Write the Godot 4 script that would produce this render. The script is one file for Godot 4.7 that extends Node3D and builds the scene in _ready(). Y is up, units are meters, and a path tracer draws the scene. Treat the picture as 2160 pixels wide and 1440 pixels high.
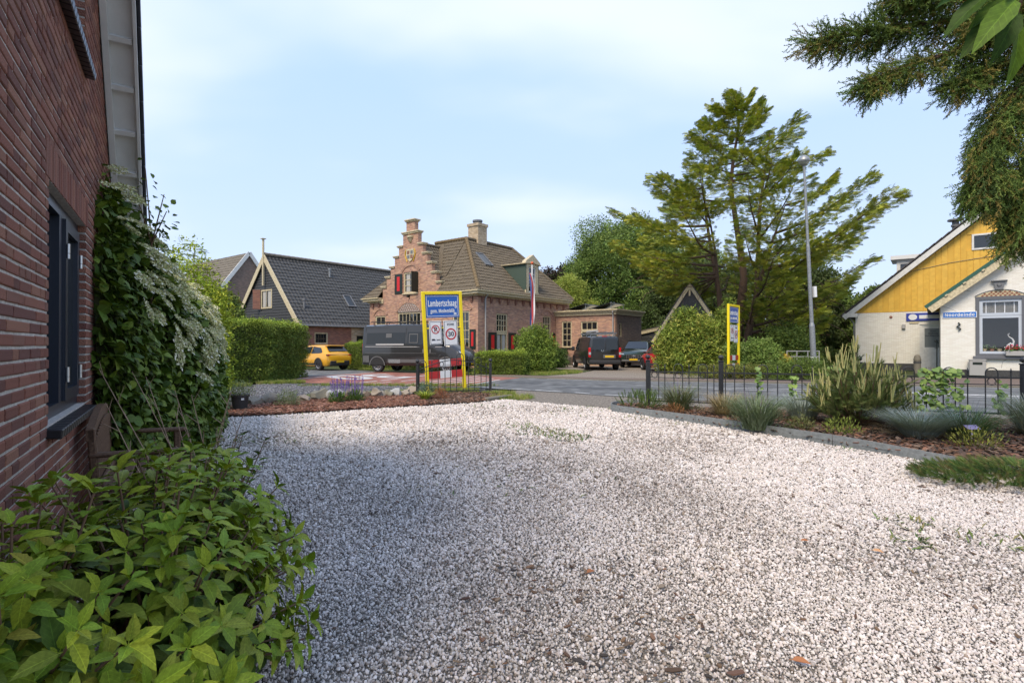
extends Node3D
# A village junction seen from a gravel forecourt. World: x right, y up, -z away from the camera; metres.

var rng := RandomNumberGenerator.new()
var taken := {}
var M := {}
var noise_tex := {}
var shared := {}

const GRID_TURN := -37.7   # the street's houses share this direction
const WALL_TURN := 121.6   # the brick house beside the camera

# ---------------------------------------------------------------- mesh builder
class MB:
	var v := PackedVector3Array()
	var n := PackedVector3Array()
	var c := PackedColorArray()
	var t := PackedVector2Array()
	var ix := PackedInt32Array()
	var col := Color(1, 1, 1)
	var tint := false

	func put(p: Vector3, nn: Vector3) -> int:
		v.append(p)
		n.append(nn)
		if tint:
			c.append(col)
		return v.size() - 1

	func face(pts: Array, out: Vector3) -> void:
		var a: Vector3 = pts[0]
		var nn := Vector3.ZERO
		for k in range(1, pts.size() - 1):
			nn += ((pts[k + 1] as Vector3) - a).cross((pts[k] as Vector3) - a)
		if nn.length_squared() < 1e-16:
			return
		nn = nn.normalized()
		var rev := nn.dot(out) < 0.0
		if rev:
			nn = -nn
		var s := v.size()
		for p in pts:
			put(p, nn)
		for k in range(1, pts.size() - 1):
			ix.append(s)
			if rev:
				ix.append(s + k + 1)
				ix.append(s + k)
			else:
				ix.append(s + k)
				ix.append(s + k + 1)

	func tri_s(a: int, b: int, d: int) -> void:
		var g := (v[d] - v[a]).cross(v[b] - v[a])
		ix.append(a)
		if g.dot(n[a] + n[b] + n[d]) >= 0.0:
			ix.append(b)
			ix.append(d)
		else:
			ix.append(d)
			ix.append(b)

	func box(ctr: Vector3, s: Vector3, b := Basis()) -> void:
		var h := s * 0.5
		var x := b.x * h.x
		var y := b.y * h.y
		var z := b.z * h.z
		face([ctr + x - y - z, ctr + x + y - z, ctr + x + y + z, ctr + x - y + z], x)
		face([ctr - x - y - z, ctr - x + y - z, ctr - x + y + z, ctr - x - y + z], -x)
		face([ctr - x + y - z, ctr + x + y - z, ctr + x + y + z, ctr - x + y + z], y)
		face([ctr - x - y - z, ctr + x - y - z, ctr + x - y + z, ctr - x - y + z], -y)
		face([ctr - x - y + z, ctr + x - y + z, ctr + x + y + z, ctr - x + y + z], z)
		face([ctr - x - y - z, ctr + x - y - z, ctr + x + y - z, ctr - x + y - z], -z)

	func cbox(ctr: Vector3, s: Vector3, bev: float, b := Basis()) -> void:
		var h := s * 0.5
		var ax := [b.x, b.y, b.z]
		var hs := [h.x, h.y, h.z]
		for a in 3:
			var p := (a + 1) % 3
			var q := (a + 2) % 3
			for sg in [-1.0, 1.0]:
				var o: Vector3 = ctr + ax[a] * (hs[a] * sg)
				var u: Vector3 = ax[p] * (hs[p] - bev)
				var w: Vector3 = ax[q] * (hs[q] - bev)
				face([o - u - w, o + u - w, o + u + w, o - u + w], ax[a] * sg)
				for s2 in [-1.0, 1.0]:
					var d1: Vector3 = ax[a] * (hs[a] * sg) + ax[p] * ((hs[p] - bev) * s2)
					var d2: Vector3 = ax[a] * ((hs[a] - bev) * sg) + ax[p] * (hs[p] * s2)
					face([ctr + d1 - w, ctr + d1 + w, ctr + d2 + w, ctr + d2 - w], ax[a] * sg + ax[p] * s2)
		for sx in [-1.0, 1.0]:
			for sy in [-1.0, 1.0]:
				for sz in [-1.0, 1.0]:
					var e := Vector3(sx, sy, sz)
					var p1: Vector3 = b.x * (h.x * sx) + b.y * ((h.y - bev) * sy) + b.z * ((h.z - bev) * sz)
					var p2: Vector3 = b.x * ((h.x - bev) * sx) + b.y * (h.y * sy) + b.z * ((h.z - bev) * sz)
					var p3: Vector3 = b.x * ((h.x - bev) * sx) + b.y * ((h.y - bev) * sy) + b.z * (h.z * sz)
					face([ctr + p1, ctr + p2, ctr + p3], b * e)

	func tube(pts: Array, radii: Array, sides := 6, caps := true) -> void:
		var rings := []
		var side := Vector3.ZERO
		for k in pts.size():
			var p: Vector3 = pts[k]
			var d: Vector3
			if k == 0:
				d = (pts[1] as Vector3) - p
			elif k == pts.size() - 1:
				d = p - (pts[k - 1] as Vector3)
			else:
				d = (pts[k + 1] as Vector3) - (pts[k - 1] as Vector3)
			d = d.normalized()
			if side == Vector3.ZERO:
				side = d.cross(Vector3.UP if absf(d.y) < 0.9 else Vector3.RIGHT).normalized()
			else:
				side = (side - d * side.dot(d)).normalized()
			var up := d.cross(side)
			var r: float = radii[k] if k < radii.size() else radii[radii.size() - 1]
			var ring := []
			for j in sides:
				var a := TAU * j / sides
				var o := side * cos(a) + up * sin(a)
				ring.append(put(p + o * r, o))
			rings.append(ring)
		for k in rings.size() - 1:
			for j in sides:
				var j2 := (j + 1) % sides
				tri_s(rings[k][j], rings[k][j2], rings[k + 1][j2])
				tri_s(rings[k][j], rings[k + 1][j2], rings[k + 1][j])
		if caps:
			for k in [0, rings.size() - 1]:
				var q := []
				for j in sides:
					q.append(v[rings[k][j]])
				var a0: Vector3 = pts[k]
				var a1: Vector3 = pts[1] if k == 0 else pts[k - 1]
				face(q, a0 - a1)

	func lathe(prof: Array, sides: int, xf := Transform3D()) -> void:
		# prof: Vector2(radius, height), flat between the rings, smooth round the axis
		for k in prof.size() - 1:
			var p: Vector2 = prof[k]
			var q: Vector2 = prof[k + 1]
			var e := q - p
			var nn := Vector2(e.y, -e.x).normalized()
			if absf(e.y) < 1e-6 and absf(e.x) < 1e-6:
				continue
			var r1 := []
			var r2 := []
			for j in sides + 1:
				var a := TAU * j / sides
				var o := Vector3(cos(a) * nn.x, nn.y, sin(a) * nn.x)
				r1.append(put(xf * Vector3(cos(a) * p.x, p.y, sin(a) * p.x), xf.basis * o))
				r2.append(put(xf * Vector3(cos(a) * q.x, q.y, sin(a) * q.x), xf.basis * o))
			for j in sides:
				if p.x > 1e-5:
					tri_s(r1[j], r1[j + 1], r2[j + 1] if q.x > 1e-5 else r2[j])
				if q.x > 1e-5:
					tri_s(r1[j], r2[j + 1], r2[j])

	func prism(poly: PackedVector2Array, z0: float, z1: float, xf := Transform3D(), sides := true) -> void:
		var tr := Geometry2D.triangulate_polygon(poly)
		for k in range(0, tr.size(), 3):
			for z in [z0, z1]:
				var q := []
				for m in 3:
					var p := poly[tr[k + m]]
					q.append(xf * Vector3(p.x, p.y, z))
				face(q, xf.basis.z * (1.0 if z == maxf(z0, z1) else -1.0))
		if sides:
			var cw := Geometry2D.is_polygon_clockwise(poly)
			for k in poly.size():
				var a := poly[k]
				var b := poly[(k + 1) % poly.size()]
				var o := Vector2(b.y - a.y, a.x - b.x) * (-1.0 if cw else 1.0)
				face([xf * Vector3(a.x, a.y, z0), xf * Vector3(b.x, b.y, z0), xf * Vector3(b.x, b.y, z1), xf * Vector3(a.x, a.y, z1)], xf.basis * Vector3(o.x, o.y, 0))

	func smooth(deg: float) -> void:
		var near := {}
		var lim := cos(deg_to_rad(deg))
		for k in v.size():
			var key := Vector3i((v[k] * 2000.0).round())
			if not near.has(key):
				near[key] = []
			near[key].append(k)
		var out := n.duplicate()
		for key in near:
			var l: Array = near[key]
			for a in l:
				var s := Vector3.ZERO
				for b in l:
					if n[a].dot(n[b]) >= lim:
						s += n[b]
				out[a] = s.normalized()
		n = out

	func add(o: MB, xf: Transform3D) -> void:
		var s := v.size()
		for k in o.v.size():
			v.append(xf * o.v[k])
			n.append((xf.basis * o.n[k]).normalized())
			if tint:
				c.append(col)
		for k in o.t.size():
			t.append(o.t[k])
		for k in o.ix:
			ix.append(k + s)

	func mesh() -> ArrayMesh:
		var a := []
		a.resize(Mesh.ARRAY_MAX)
		a[Mesh.ARRAY_VERTEX] = v
		a[Mesh.ARRAY_NORMAL] = n
		if tint:
			a[Mesh.ARRAY_COLOR] = c
		if t.size() == v.size() and t.size() > 0:
			a[Mesh.ARRAY_TEX_UV] = t
		a[Mesh.ARRAY_INDEX] = ix
		var m := ArrayMesh.new()
		m.add_surface_from_arrays(Mesh.PRIMITIVE_TRIANGLES, a)
		return m

class Copies:
	var a := PackedFloat32Array()
	var count := 0
	func add(x: Transform3D, k: Color) -> void:
		var b := x.basis
		a.append_array([b.x.x, b.y.x, b.z.x, x.origin.x, b.x.y, b.y.y, b.z.y, x.origin.y, b.x.z, b.y.z, b.z.z, x.origin.z, k.r, k.g, k.b, 1.0])
		count += 1

# ---------------------------------------------------------------- nodes
func numbered(called: String) -> String:
	if not taken.has(called):
		taken[called] = 0
		return called
	taken[called] += 1
	return "%s_%03d" % [called, taken[called]]

func thing(called: String, label: String, category: String, at := Vector3.ZERO, turn := 0.0, group := "") -> Node3D:
	var o := Node3D.new()
	o.name = numbered(called)
	add_child(o)
	o.position = at
	o.rotation.y = deg_to_rad(turn)
	tag(o, label, category, group)
	return o

func tag(o: Node, label: String, category: String, group := "", kind := "") -> void:
	if label:
		o.set_meta("label", label)
	if category:
		o.set_meta("category", category)
	if group:
		o.set_meta("group", group)
	if kind:
		o.set_meta("kind", kind)

func part(called: String, m: Variant, mat: Material, parent: Node, xf := Transform3D()) -> MeshInstance3D:
	var o := MeshInstance3D.new()
	var me: Mesh = (m as MB).mesh() if m is MB else m
	o.mesh = me
	o.material_override = mat
	o.transform = xf
	if parent == self:
		o.name = numbered(called)
		add_child(o)
	else:
		o.name = called
		parent.add_child(o, true)
	return o

func many(called: String, m: Mesh, mat: Material, k: Copies, parent: Node) -> MultiMeshInstance3D:
	var mm := MultiMesh.new()
	mm.transform_format = MultiMesh.TRANSFORM_3D
	mm.use_colors = true
	mm.mesh = m
	mm.instance_count = k.count
	mm.buffer = k.a
	var o := MultiMeshInstance3D.new()
	o.multimesh = mm
	o.material_override = mat
	o.set_meta("kind", "stuff")
	if parent == self:
		o.name = numbered(called)
		add_child(o)
	else:
		o.name = called
		parent.add_child(o, true)
	return o

func stuff(o: Node, label := "", category := "") -> void:
	tag(o, label, category, "", "stuff")

func W(x: float, depth: float, y := 0.0) -> Vector3:
	return Vector3(x, y, -depth)

func rb(a: float, b: float) -> float:
	return rng.randf_range(a, b)

func rdir() -> Vector3:
	var z := rb(-1, 1)
	var a := rb(0, TAU)
	var r := sqrt(1.0 - z * z)
	return Vector3(r * cos(a), z, r * sin(a))

func facing(dir: Vector3, up: Vector3) -> Basis:
	# z along dir, y near up
	var z := dir.normalized()
	var x := up.cross(z)
	if x.length_squared() < 1e-6:
		x = Vector3.RIGHT.cross(z)
	x = x.normalized()
	return Basis(x, z.cross(x), z)

func pick(list: Array) -> Variant:
	return list[rng.randi() % list.size()]

func vary(k: Color, amount: float) -> Color:
	var f := 1.0 + rb(-amount, amount)
	return Color(k.r * f * (1.0 + rb(-amount, amount) * 0.3), k.g * f, k.b * f * (1.0 + rb(-amount, amount) * 0.3))

# ---------------------------------------------------------------- materials
func nt(key: String, freq: float, lo: Color, hi: Color, kind := FastNoiseLite.TYPE_SIMPLEX_SMOOTH, oct := 5, size := 512) -> NoiseTexture2D:
	if noise_tex.has(key):
		return noise_tex[key]
	var fn := FastNoiseLite.new()
	fn.noise_type = kind
	fn.seed = key.hash() % 1000
	fn.frequency = freq
	fn.fractal_octaves = oct
	var g := Gradient.new()
	g.set_color(0, lo)
	g.set_color(1, hi)
	var x := NoiseTexture2D.new()
	x.width = size
	x.height = size
	x.seamless = true
	x.noise = fn
	x.color_ramp = g
	noise_tex[key] = x
	return x

func mat(key: String, k: Color, rough := 0.8, metal := 0.0, tex: Texture2D = null, scale := 1.0, bump_cm := 0.0) -> StandardMaterial3D:
	if M.has(key):
		return M[key]
	var m := StandardMaterial3D.new()
	m.resource_name = key
	m.albedo_color = k.linear_to_srgb()
	m.roughness = rough
	m.metallic = metal
	if tex:
		m.albedo_texture = tex
		m.uv1_triplanar = true
		m.uv1_scale = Vector3.ONE / scale
		if bump_cm > 0.0:
			m.heightmap_enabled = true
			m.heightmap_texture = tex
			m.heightmap_scale = bump_cm
	M[key] = m
	return m

func leafmat(key: String, thru := 0.3, rough := 0.45) -> StandardMaterial3D:
	if M.has(key):
		return M[key]
	var m := StandardMaterial3D.new()
	m.resource_name = key
	m.vertex_color_use_as_albedo = true
	m.roughness = rough
	m.metallic_specular = 0.35
	m.backlight_enabled = true
	m.backlight = Color(thru, thru, thru * 0.5)
	M[key] = m
	return m

func tinted(key: String, rough := 0.8, tex: Texture2D = null, scale := 1.0, bump_cm := 0.0) -> StandardMaterial3D:
	var m := mat(key, Color(1, 1, 1), rough, 0.0, tex, scale, bump_cm)
	m.vertex_color_use_as_albedo = true
	return m

func brick_texture(key: String, cols: int, rows: int, tones: Array, mortar: Color, joint: int, seed_: int, even := 0.17) -> ImageTexture:
	# distant brickwork: bricks of a pixel or two in the picture
	if shared.has(key):
		return shared[key]
	var r := RandomNumberGenerator.new()
	r.seed = seed_
	var bw := 24
	var bh := 8
	var im := Image.create(cols * bw, rows * bh, false, Image.FORMAT_RGB8)
	im.fill(mortar.linear_to_srgb())
	for j in rows:
		var off := (bw / 2) if j % 2 else 0
		for i in cols:
			var k: Color = tones[r.randi() % tones.size()]
			k = k * r.randf_range(1.0 - even, 1.0 + even)
			var s := k.linear_to_srgb()
			var x0 := i * bw + off
			for part_x in [x0, x0 - cols * bw]:
				im.fill_rect(Rect2i(part_x, j * bh, bw - joint, bh - joint), s)
	var tx := ImageTexture.create_from_image(im)
	shared[key] = tx
	return tx

func make_materials() -> void:
	var soft := nt("soft", 0.012, Color(0.72, 0.72, 0.72), Color(1, 1, 1))
	var faint := nt("faint", 0.012, Color(0.9, 0.9, 0.9), Color(1, 1, 1))
	var rough_n := nt("rough", 0.03, Color(0.45, 0.45, 0.45), Color(1, 1, 1))
	var speck := nt("speck", 0.2, Color(0.55, 0.55, 0.55), Color(1, 1, 1), FastNoiseLite.TYPE_SIMPLEX_SMOOTH, 3)
	var mossy := nt("mossy", 0.02, Color(0.6, 0.58, 0.55), Color(1.0, 0.98, 0.89))
	mat("grey_asphalt", Color(0.19, 0.195, 0.195), 0.9, 0, nt("asphalt", 0.009, Color(0.62, 0.62, 0.62), Color(1, 1, 1), FastNoiseLite.TYPE_SIMPLEX_SMOOTH, 8, 1024), 7.0, 0.1)
	mat("red_asphalt", Color(0.42, 0.17, 0.12), 0.9, 0, noise_tex["asphalt"], 6.0, 0.1)
	mat("dark_chippings", Color(0.12, 0.12, 0.13), 0.95, 0, nt("chips", 0.09, Color(0.3, 0.3, 0.32), Color(1, 1, 1), FastNoiseLite.TYPE_CELLULAR, 2), 0.9, 0.8)
	mat("beige_gravel", Color(0.56, 0.5, 0.42), 0.95, 0, nt("chips2", 0.11, Color(0.4, 0.37, 0.34), Color(1, 1, 1), FastNoiseLite.TYPE_CELLULAR, 2), 1.2, 0.5)
	mat("white_gravel_bed", Color(0.5, 0.465, 0.42), 0.95, 0, nt("chips3", 0.12, Color(0.35, 0.33, 0.31), Color(1, 1, 1), FastNoiseLite.TYPE_CELLULAR, 2), 0.7, 0.8)
	mat("dusty_verge", Color(0.36, 0.31, 0.25), 0.95, 0, rough_n, 1.3, 0.5)
	mat("grass_ground", Color(0.11, 0.15, 0.035), 0.95, 0, rough_n, 1.5, 1.0)
	mat("soil", Color(0.07, 0.045, 0.03), 0.95, 0, rough_n, 0.6, 1.5)
	mat("red_pavers", Color(0.27, 0.19, 0.15), 0.9, 0, speck, 1.4, 0.2)
	mat("road_paint", Color(0.72, 0.72, 0.7), 0.7, 0, soft, 1.2)
	mat("mortar", Color(0.6, 0.57, 0.53), 0.95, 0, soft, 0.22, 0.25)
	for k in 6:
		var tone: Color = [Color(0.43, 0.16, 0.105), Color(0.36, 0.135, 0.095), Color(0.49, 0.2, 0.135), Color(0.29, 0.115, 0.088), Color(0.42, 0.19, 0.135), Color(0.53, 0.24, 0.155)][k]
		mat("brick%d" % k, tone, 0.9, 0, rough_n, 0.17, 0.3)
	mat("navy_paint", Color(0.016, 0.022, 0.036), 0.32)
	mat("black_glaze", Color(0.014, 0.014, 0.018), 0.35, 0, soft, 0.3)
	mat("white_paint", Color(0.76, 0.76, 0.74), 0.5, 0, faint, 1.5)
	mat("cream_paint", Color(0.8, 0.68, 0.44), 0.55, 0, soft, 0.8)
	mat("dark_tile", Color(0.035, 0.037, 0.048), 0.35, 0, soft, 0.6)
	mat("steel", Color(0.6, 0.6, 0.6), 0.3, 0.9)
	mat("galvanised", Color(0.42, 0.44, 0.45), 0.5, 0.55, soft, 0.5)
	mat("zinc_strip", Color(0.36, 0.385, 0.385), 0.6, 0.2, soft, 0.4)
	mat("fence_black", Color(0.035, 0.037, 0.042), 0.45, 0, soft, 0.3)
	mat("sign_yellow", Color(0.85, 0.66, 0.008), 0.4)
	mat("sign_blue", Color(0.02, 0.11, 0.42), 0.35)
	mat("sign_white", Color(0.74, 0.75, 0.76), 0.4)
	mat("sign_red", Color(0.46, 0.03, 0.03), 0.4)
	mat("sign_black", Color(0.03, 0.03, 0.045), 0.4)
	mat("sign_back", Color(0.35, 0.36, 0.37), 0.5, 0.4)
	mat("shutter_black", Color(0.015, 0.022, 0.016), 0.4)
	mat("shutter_red", Color(0.6, 0.018, 0.02), 0.4)
	mat("glass_dark", Color(0.012, 0.015, 0.018), 0.03)
	(M["glass_dark"] as StandardMaterial3D).metallic_specular = 0.7
	mat("curtain", Color(0.62, 0.6, 0.55), 0.9, 0, soft, 0.4)
	mat("pipe_grey", Color(0.38, 0.37, 0.36), 0.5)
	mat("lead", Color(0.16, 0.165, 0.175), 0.55)
	mat("roof_brown", Color(0.205, 0.172, 0.135), 0.85, 0, mossy, 1.8, 0.4)
	mat("roof_lichen", Color(0.34, 0.24, 0.12), 0.9, 0, rough_n, 0.7, 0.6)
	mat("roof_black", Color(0.07, 0.073, 0.082), 0.5, 0, mossy, 2.4, 0.2)
	mat("roof_grey", Color(0.24, 0.21, 0.17), 0.85, 0, soft, 2.0)
	mat("roof_edge", Color(0.115, 0.1, 0.1), 0.8, 0, soft, 0.6)
	mat("tarred_board", Color(0.085, 0.087, 0.09), 0.65, 0, nt("grain", 0.02, Color(0.5, 0.5, 0.5), Color(1, 1, 1)), 0.9, 0.3)
	mat("yellow_board", Color(0.8, 0.48, 0.065), 0.6, 0, faint, 1.6)
	mat("yellow_board_b", Color(0.78, 0.46, 0.06), 0.6, 0, faint, 3.3)
	mat("yellow_board_c", Color(0.82, 0.5, 0.075), 0.6, 0, faint, 2.1)
	mat("green_paint", Color(0.025, 0.1, 0.07), 0.5)
	mat("green_board", Color(0.055, 0.085, 0.065), 0.7)
	mat("grey_window", Color(0.12, 0.125, 0.14), 0.5)
	mat("pale_blue_paint", Color(0.5, 0.55, 0.62), 0.45)
	mat("plinth", Color(0.085, 0.085, 0.09), 0.85, 0, soft, 0.6)
	mat("stone", Color(0.38, 0.34, 0.27), 0.9, 0, rough_n, 0.35, 0.8)
	mat("wood_bench", Color(0.2, 0.115, 0.065), 0.7, 0, nt("wood", 0.02, Color(0.55, 0.5, 0.45), Color(1, 1, 1)), 0.25, 0.1)
	mat("wood_old", Color(0.2, 0.16, 0.12), 0.85, 0, rough_n, 0.4, 0.4)
	mat("bark", Color(0.27, 0.175, 0.12), 0.95, 0, nt("bark", 0.05, Color(0.35, 0.33, 0.3), Color(1, 1, 1)), 0.6, 3.0)
	mat("twig", Color(0.17, 0.1, 0.06), 0.85)
	mat("dry_twig", Color(0.36, 0.25, 0.17), 0.85)
	mat("tyre", Color(0.022, 0.022, 0.023), 0.85)
	mat("rim", Color(0.5, 0.5, 0.51), 0.35, 0.7)
	mat("black_plastic", Color(0.025, 0.025, 0.027), 0.6)
	mat("grey_plastic", Color(0.11, 0.11, 0.11), 0.6)
	mat("plate_yellow", Color(0.75, 0.48, 0.02), 0.4)
	mat("lamp_red", Color(0.5, 0.012, 0.015), 0.15)
	mat("lamp_clear", Color(0.55, 0.57, 0.6), 0.1, 0.4)
	mat("car_glass", Color(0.02, 0.024, 0.027), 0.04)
	(M["car_glass"] as StandardMaterial3D).metallic_specular = 0.5
	for p in [["paint_yellow", Color(0.72, 0.36, 0.012), 0.0], ["paint_black", Color(0.03, 0.03, 0.03), 0.3], ["paint_dusty_black", Color(0.036, 0.035, 0.035), 0.3], ["paint_dark_green", Color(0.04, 0.065, 0.052), 0.4], ["paint_red", Color(0.55, 0.02, 0.025), 0.0]]:
		var m := mat(p[0], p[1], 0.3, p[2])
		m.clearcoat_enabled = true
		m.clearcoat = 0.8
		m.clearcoat_roughness = 0.06
	leafmat("leaf_near", 0.5, 0.55)
	veined(M["leaf_near"])
	leafmat("leaf_far", 0.3, 0.6)
	leafmat("needle", 0.5, 0.7)
	leafmat("petal", 0.3, 0.7)
	tinted("pebble", 0.85)
	tinted("chip", 0.9)
	tinted("boulder", 0.9, rough_n, 0.3, 1.0)
	var bt := [Color(0.42, 0.22, 0.145), Color(0.36, 0.18, 0.125), Color(0.48, 0.27, 0.18), Color(0.3, 0.165, 0.125), Color(0.45, 0.25, 0.155)]
	brick_wall_mat("far_brick", brick_texture("far_brick", 16, 48, bt, Color(0.46, 0.41, 0.35), 1, 3), 16, 48)
	var bd := [Color(0.24, 0.1, 0.07), Color(0.2, 0.085, 0.065), Color(0.27, 0.12, 0.08)]
	brick_wall_mat("barn_brick", brick_texture("barn_brick", 16, 48, bd, Color(0.3, 0.24, 0.2), 1, 4), 16, 48)
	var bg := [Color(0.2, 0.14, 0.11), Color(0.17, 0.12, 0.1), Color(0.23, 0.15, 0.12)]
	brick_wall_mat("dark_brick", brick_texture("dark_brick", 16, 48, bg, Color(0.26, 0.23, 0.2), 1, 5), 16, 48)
	var bs := [Color(0.46, 0.36, 0.24), Color(0.4, 0.3, 0.19), Color(0.5, 0.4, 0.28)]
	brick_wall_mat("sand_brick", brick_texture("sand_brick", 16, 48, bs, Color(0.42, 0.37, 0.3), 1, 6), 16, 48)
	var bw := [Color(0.78, 0.76, 0.69), Color(0.8, 0.78, 0.72), Color(0.75, 0.72, 0.65)]
	brick_wall_mat("white_brick", brick_texture("white_brick", 16, 48, bw, Color(0.53, 0.5, 0.44), 1, 7, 0.04), 16, 48)
	brick_wall_mat("white_brick_smooth", brick_texture("white_brick_b", 16, 48, bw, Color(0.67, 0.64, 0.58), 1, 8, 0.02), 16, 48)

func leaf_picture() -> ImageTexture:
	# midrib, side veins and blotches of a leaf blade
	if shared.has("leaf_picture"):
		return shared["leaf_picture"]
	var fn := FastNoiseLite.new()
	fn.frequency = 0.05
	var im := Image.create(64, 128, false, Image.FORMAT_RGB8)
	for j in 128:
		for i in 64:
			var u := absf(i / 63.0 - 0.5) * 2.0
			var v := j / 127.0
			var ph := fposmod((v - u * 0.22) * 9.0, 1.0)
			var vein := smoothstep(0.86, 1.0, 1.0 - absf(ph - 0.5) * 2.0 * 0.9 - 0.0) if u > 0.04 else 1.0
			var k := 0.78 + 0.12 * fn.get_noise_2d(i, j) + 0.2 * vein * (1.0 - u * 0.6)
			im.set_pixel(i, j, Color(minf(k * 1.02, 1.0), minf(k, 1.0), minf(k * 0.95, 1.0)))
	shared["leaf_picture"] = ImageTexture.create_from_image(im)
	return shared["leaf_picture"]

func veined(m: StandardMaterial3D) -> void:
	m.albedo_texture = leaf_picture()
	m.heightmap_enabled = true
	m.heightmap_texture = leaf_picture()
	m.heightmap_scale = 0.12

func brick_wall_mat(key: String, tx: Texture2D, cols: int, rows: int) -> void:
	var m := mat(key, Color(1, 1, 1), 0.92, 0, tx, 1.0)
	m.uv1_scale = Vector3(1.0 / (cols * 0.222), 1.0 / (rows * 0.0625), 1.0 / (cols * 0.222))
	m.uv1_triplanar_sharpness = 8.0

# ---------------------------------------------------------------- camera, sky, sun, exposure
func _ready() -> void:
	rng.seed = 20240611
	var cam := Camera3D.new()
	cam.name = "camera"
	add_child(cam)
	cam.position = Vector3(0, 1.45, 0)
	cam.rotation_degrees.x = 0.35
	cam.fov = 64.2
	cam.near = 0.05
	cam.far = 1500.0
	cam.current = true
	var env := Environment.new()
	env.background_mode = Environment.BG_SKY
	var sky := Sky.new()
	var pan := PanoramaSkyMaterial.new()
	pan.panorama = sky_picture()
	pan.energy_multiplier = 1.0
	sky.sky_material = pan
	env.sky = sky
	env.tonemap_mode = Environment.TONE_MAPPER_LINEAR
	env.tonemap_exposure = 1.92
	env.sdfgi_enabled = true
	env.ssao_enabled = true
	env.ssil_enabled = true
	var we := WorldEnvironment.new()
	we.name = "world_environment"
	we.environment = env
	add_child(we)
	var sun := DirectionalLight3D.new()
	sun.name = "sun"
	sun.light_energy = 0.65
	sun.light_color = Color(1.0, 0.93, 0.82)
	sun.light_angular_distance = 26.0
	sun.shadow_enabled = true
	var el := deg_to_rad(52.0)
	var towards := Vector3(-0.5 * cos(el), sin(el), 0.866 * cos(el))
	sun.basis = Basis.looking_at(-towards, Vector3.UP)
	add_child(sun)
	make_materials()
	build_ground()
	build_brick_house()
	build_gable_house()
	build_barn()
	build_far_house()
	build_white_houses()
	build_small_barns()
	build_signs_and_fences()
	build_vehicles()
	build_street_things()
	build_gravel()
	build_beds()
	build_hedges()
	build_trees()
	build_near_plants()

func sky_picture() -> ImageTexture:
	var w := 1024
	var h := 512
	var im := Image.create(w, h, false, Image.FORMAT_RGBF)
	var a := FastNoiseLite.new()
	a.seed = 11
	a.frequency = 0.55
	a.fractal_octaves = 5
	a.noise_type = FastNoiseLite.TYPE_SIMPLEX_SMOOTH
	var b := FastNoiseLite.new()
	b.seed = 29
	b.frequency = 0.22
	b.fractal_octaves = 3
	b.noise_type = FastNoiseLite.TYPE_SIMPLEX_SMOOTH
	var zen := Color(0.255, 0.38, 0.65)
	var hor := Color(0.44, 0.515, 0.62)
	var cl := Color(0.52, 0.56, 0.625)
	for j in h:
		var el := (0.5 - (j + 0.5) / h) * PI
		var y := sin(el)
		var ce := cos(el)
		var up := clampf(y, 0.0, 1.0)
		var k := pow(1.0 - up, 2.6)
		var base := zen.lerp(hor, k)
		for i in w:
			var c := base
			if y > -0.02:
				var th := ((i + 0.5) / w - 0.5) * TAU
				var d := 1.0 / (up + 0.22)
				var px := sin(th) * ce * d
				var pz := -cos(th) * ce * d
				var q := a.get_noise_2d(px * 1.0, pz * 1.9) * 0.6 + b.get_noise_2d(px + 7.0, pz * 1.4) * 0.9
				var m := smoothstep(-0.16, 0.62, q) * 0.85
				c = base.lerp(cl, m)
			im.set_pixel(i, j, c)
	return ImageTexture.create_from_image(im)

# ---------------------------------------------------------------- ground
func poly3(pts: Array, y: float) -> Array:
	var out := []
	for p in pts:
		out.append(Vector3(p[0], y, -p[1]))
	return out

func sheet(called: String, pts: Array, y: float, m: Material, parent: Node = self) -> MeshInstance3D:
	var pl := PackedVector2Array()
	for p in pts:
		pl.append(Vector2(p[0], p[1]))
	var b := MB.new()
	var tr := Geometry2D.triangulate_polygon(pl)
	for k in range(0, tr.size(), 3):
		var q := []
		for j in 3:
			q.append(Vector3(pl[tr[k + j]].x, y, -pl[tr[k + j]].y))
		b.face(q, Vector3.UP)
	var o := part(called, b, m, parent)
	if parent == self:
		o.set_meta("kind", "structure")
	return o

func strip(called: String, pts: Array, width: float, y: float, m: Material, parent: Node) -> MeshInstance3D:
	var b := MB.new()
	for k in pts.size() - 1:
		var p := Vector3(pts[k][0], y, -pts[k][1])
		var q := Vector3(pts[k + 1][0], y, -pts[k + 1][1])
		var s := (q - p).cross(Vector3.UP).normalized() * width * 0.5
		b.face([p - s, p + s, q + s, q - s], Vector3.UP)
	return part(called, b, m, parent)

var road_near := [[-30, 33], [-14, 25], [-9.2, 22.2], [-7.9, 20.6], [-4.8, 19.6], [-1.3, 18.5], [0.3, 17.4], [1.7, 16.4], [2.7, 15.5], [4.6, 14.3], [7.2, 13.0], [10.4, 11.3], [14, 9.2], [24, 3.5], [32, -3]]
var road_far := [[46, 2], [30, 10.5], [22, 16.3], [17.1, 18.3], [13.9, 19.1], [11.3, 19.9], [7.7, 21.05], [3.8, 22.0], [0.6, 23.9], [-1.8, 25.7], [-3.5, 27.0], [-7.1, 29.7], [-14, 33.8], [-30, 43]]

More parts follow.
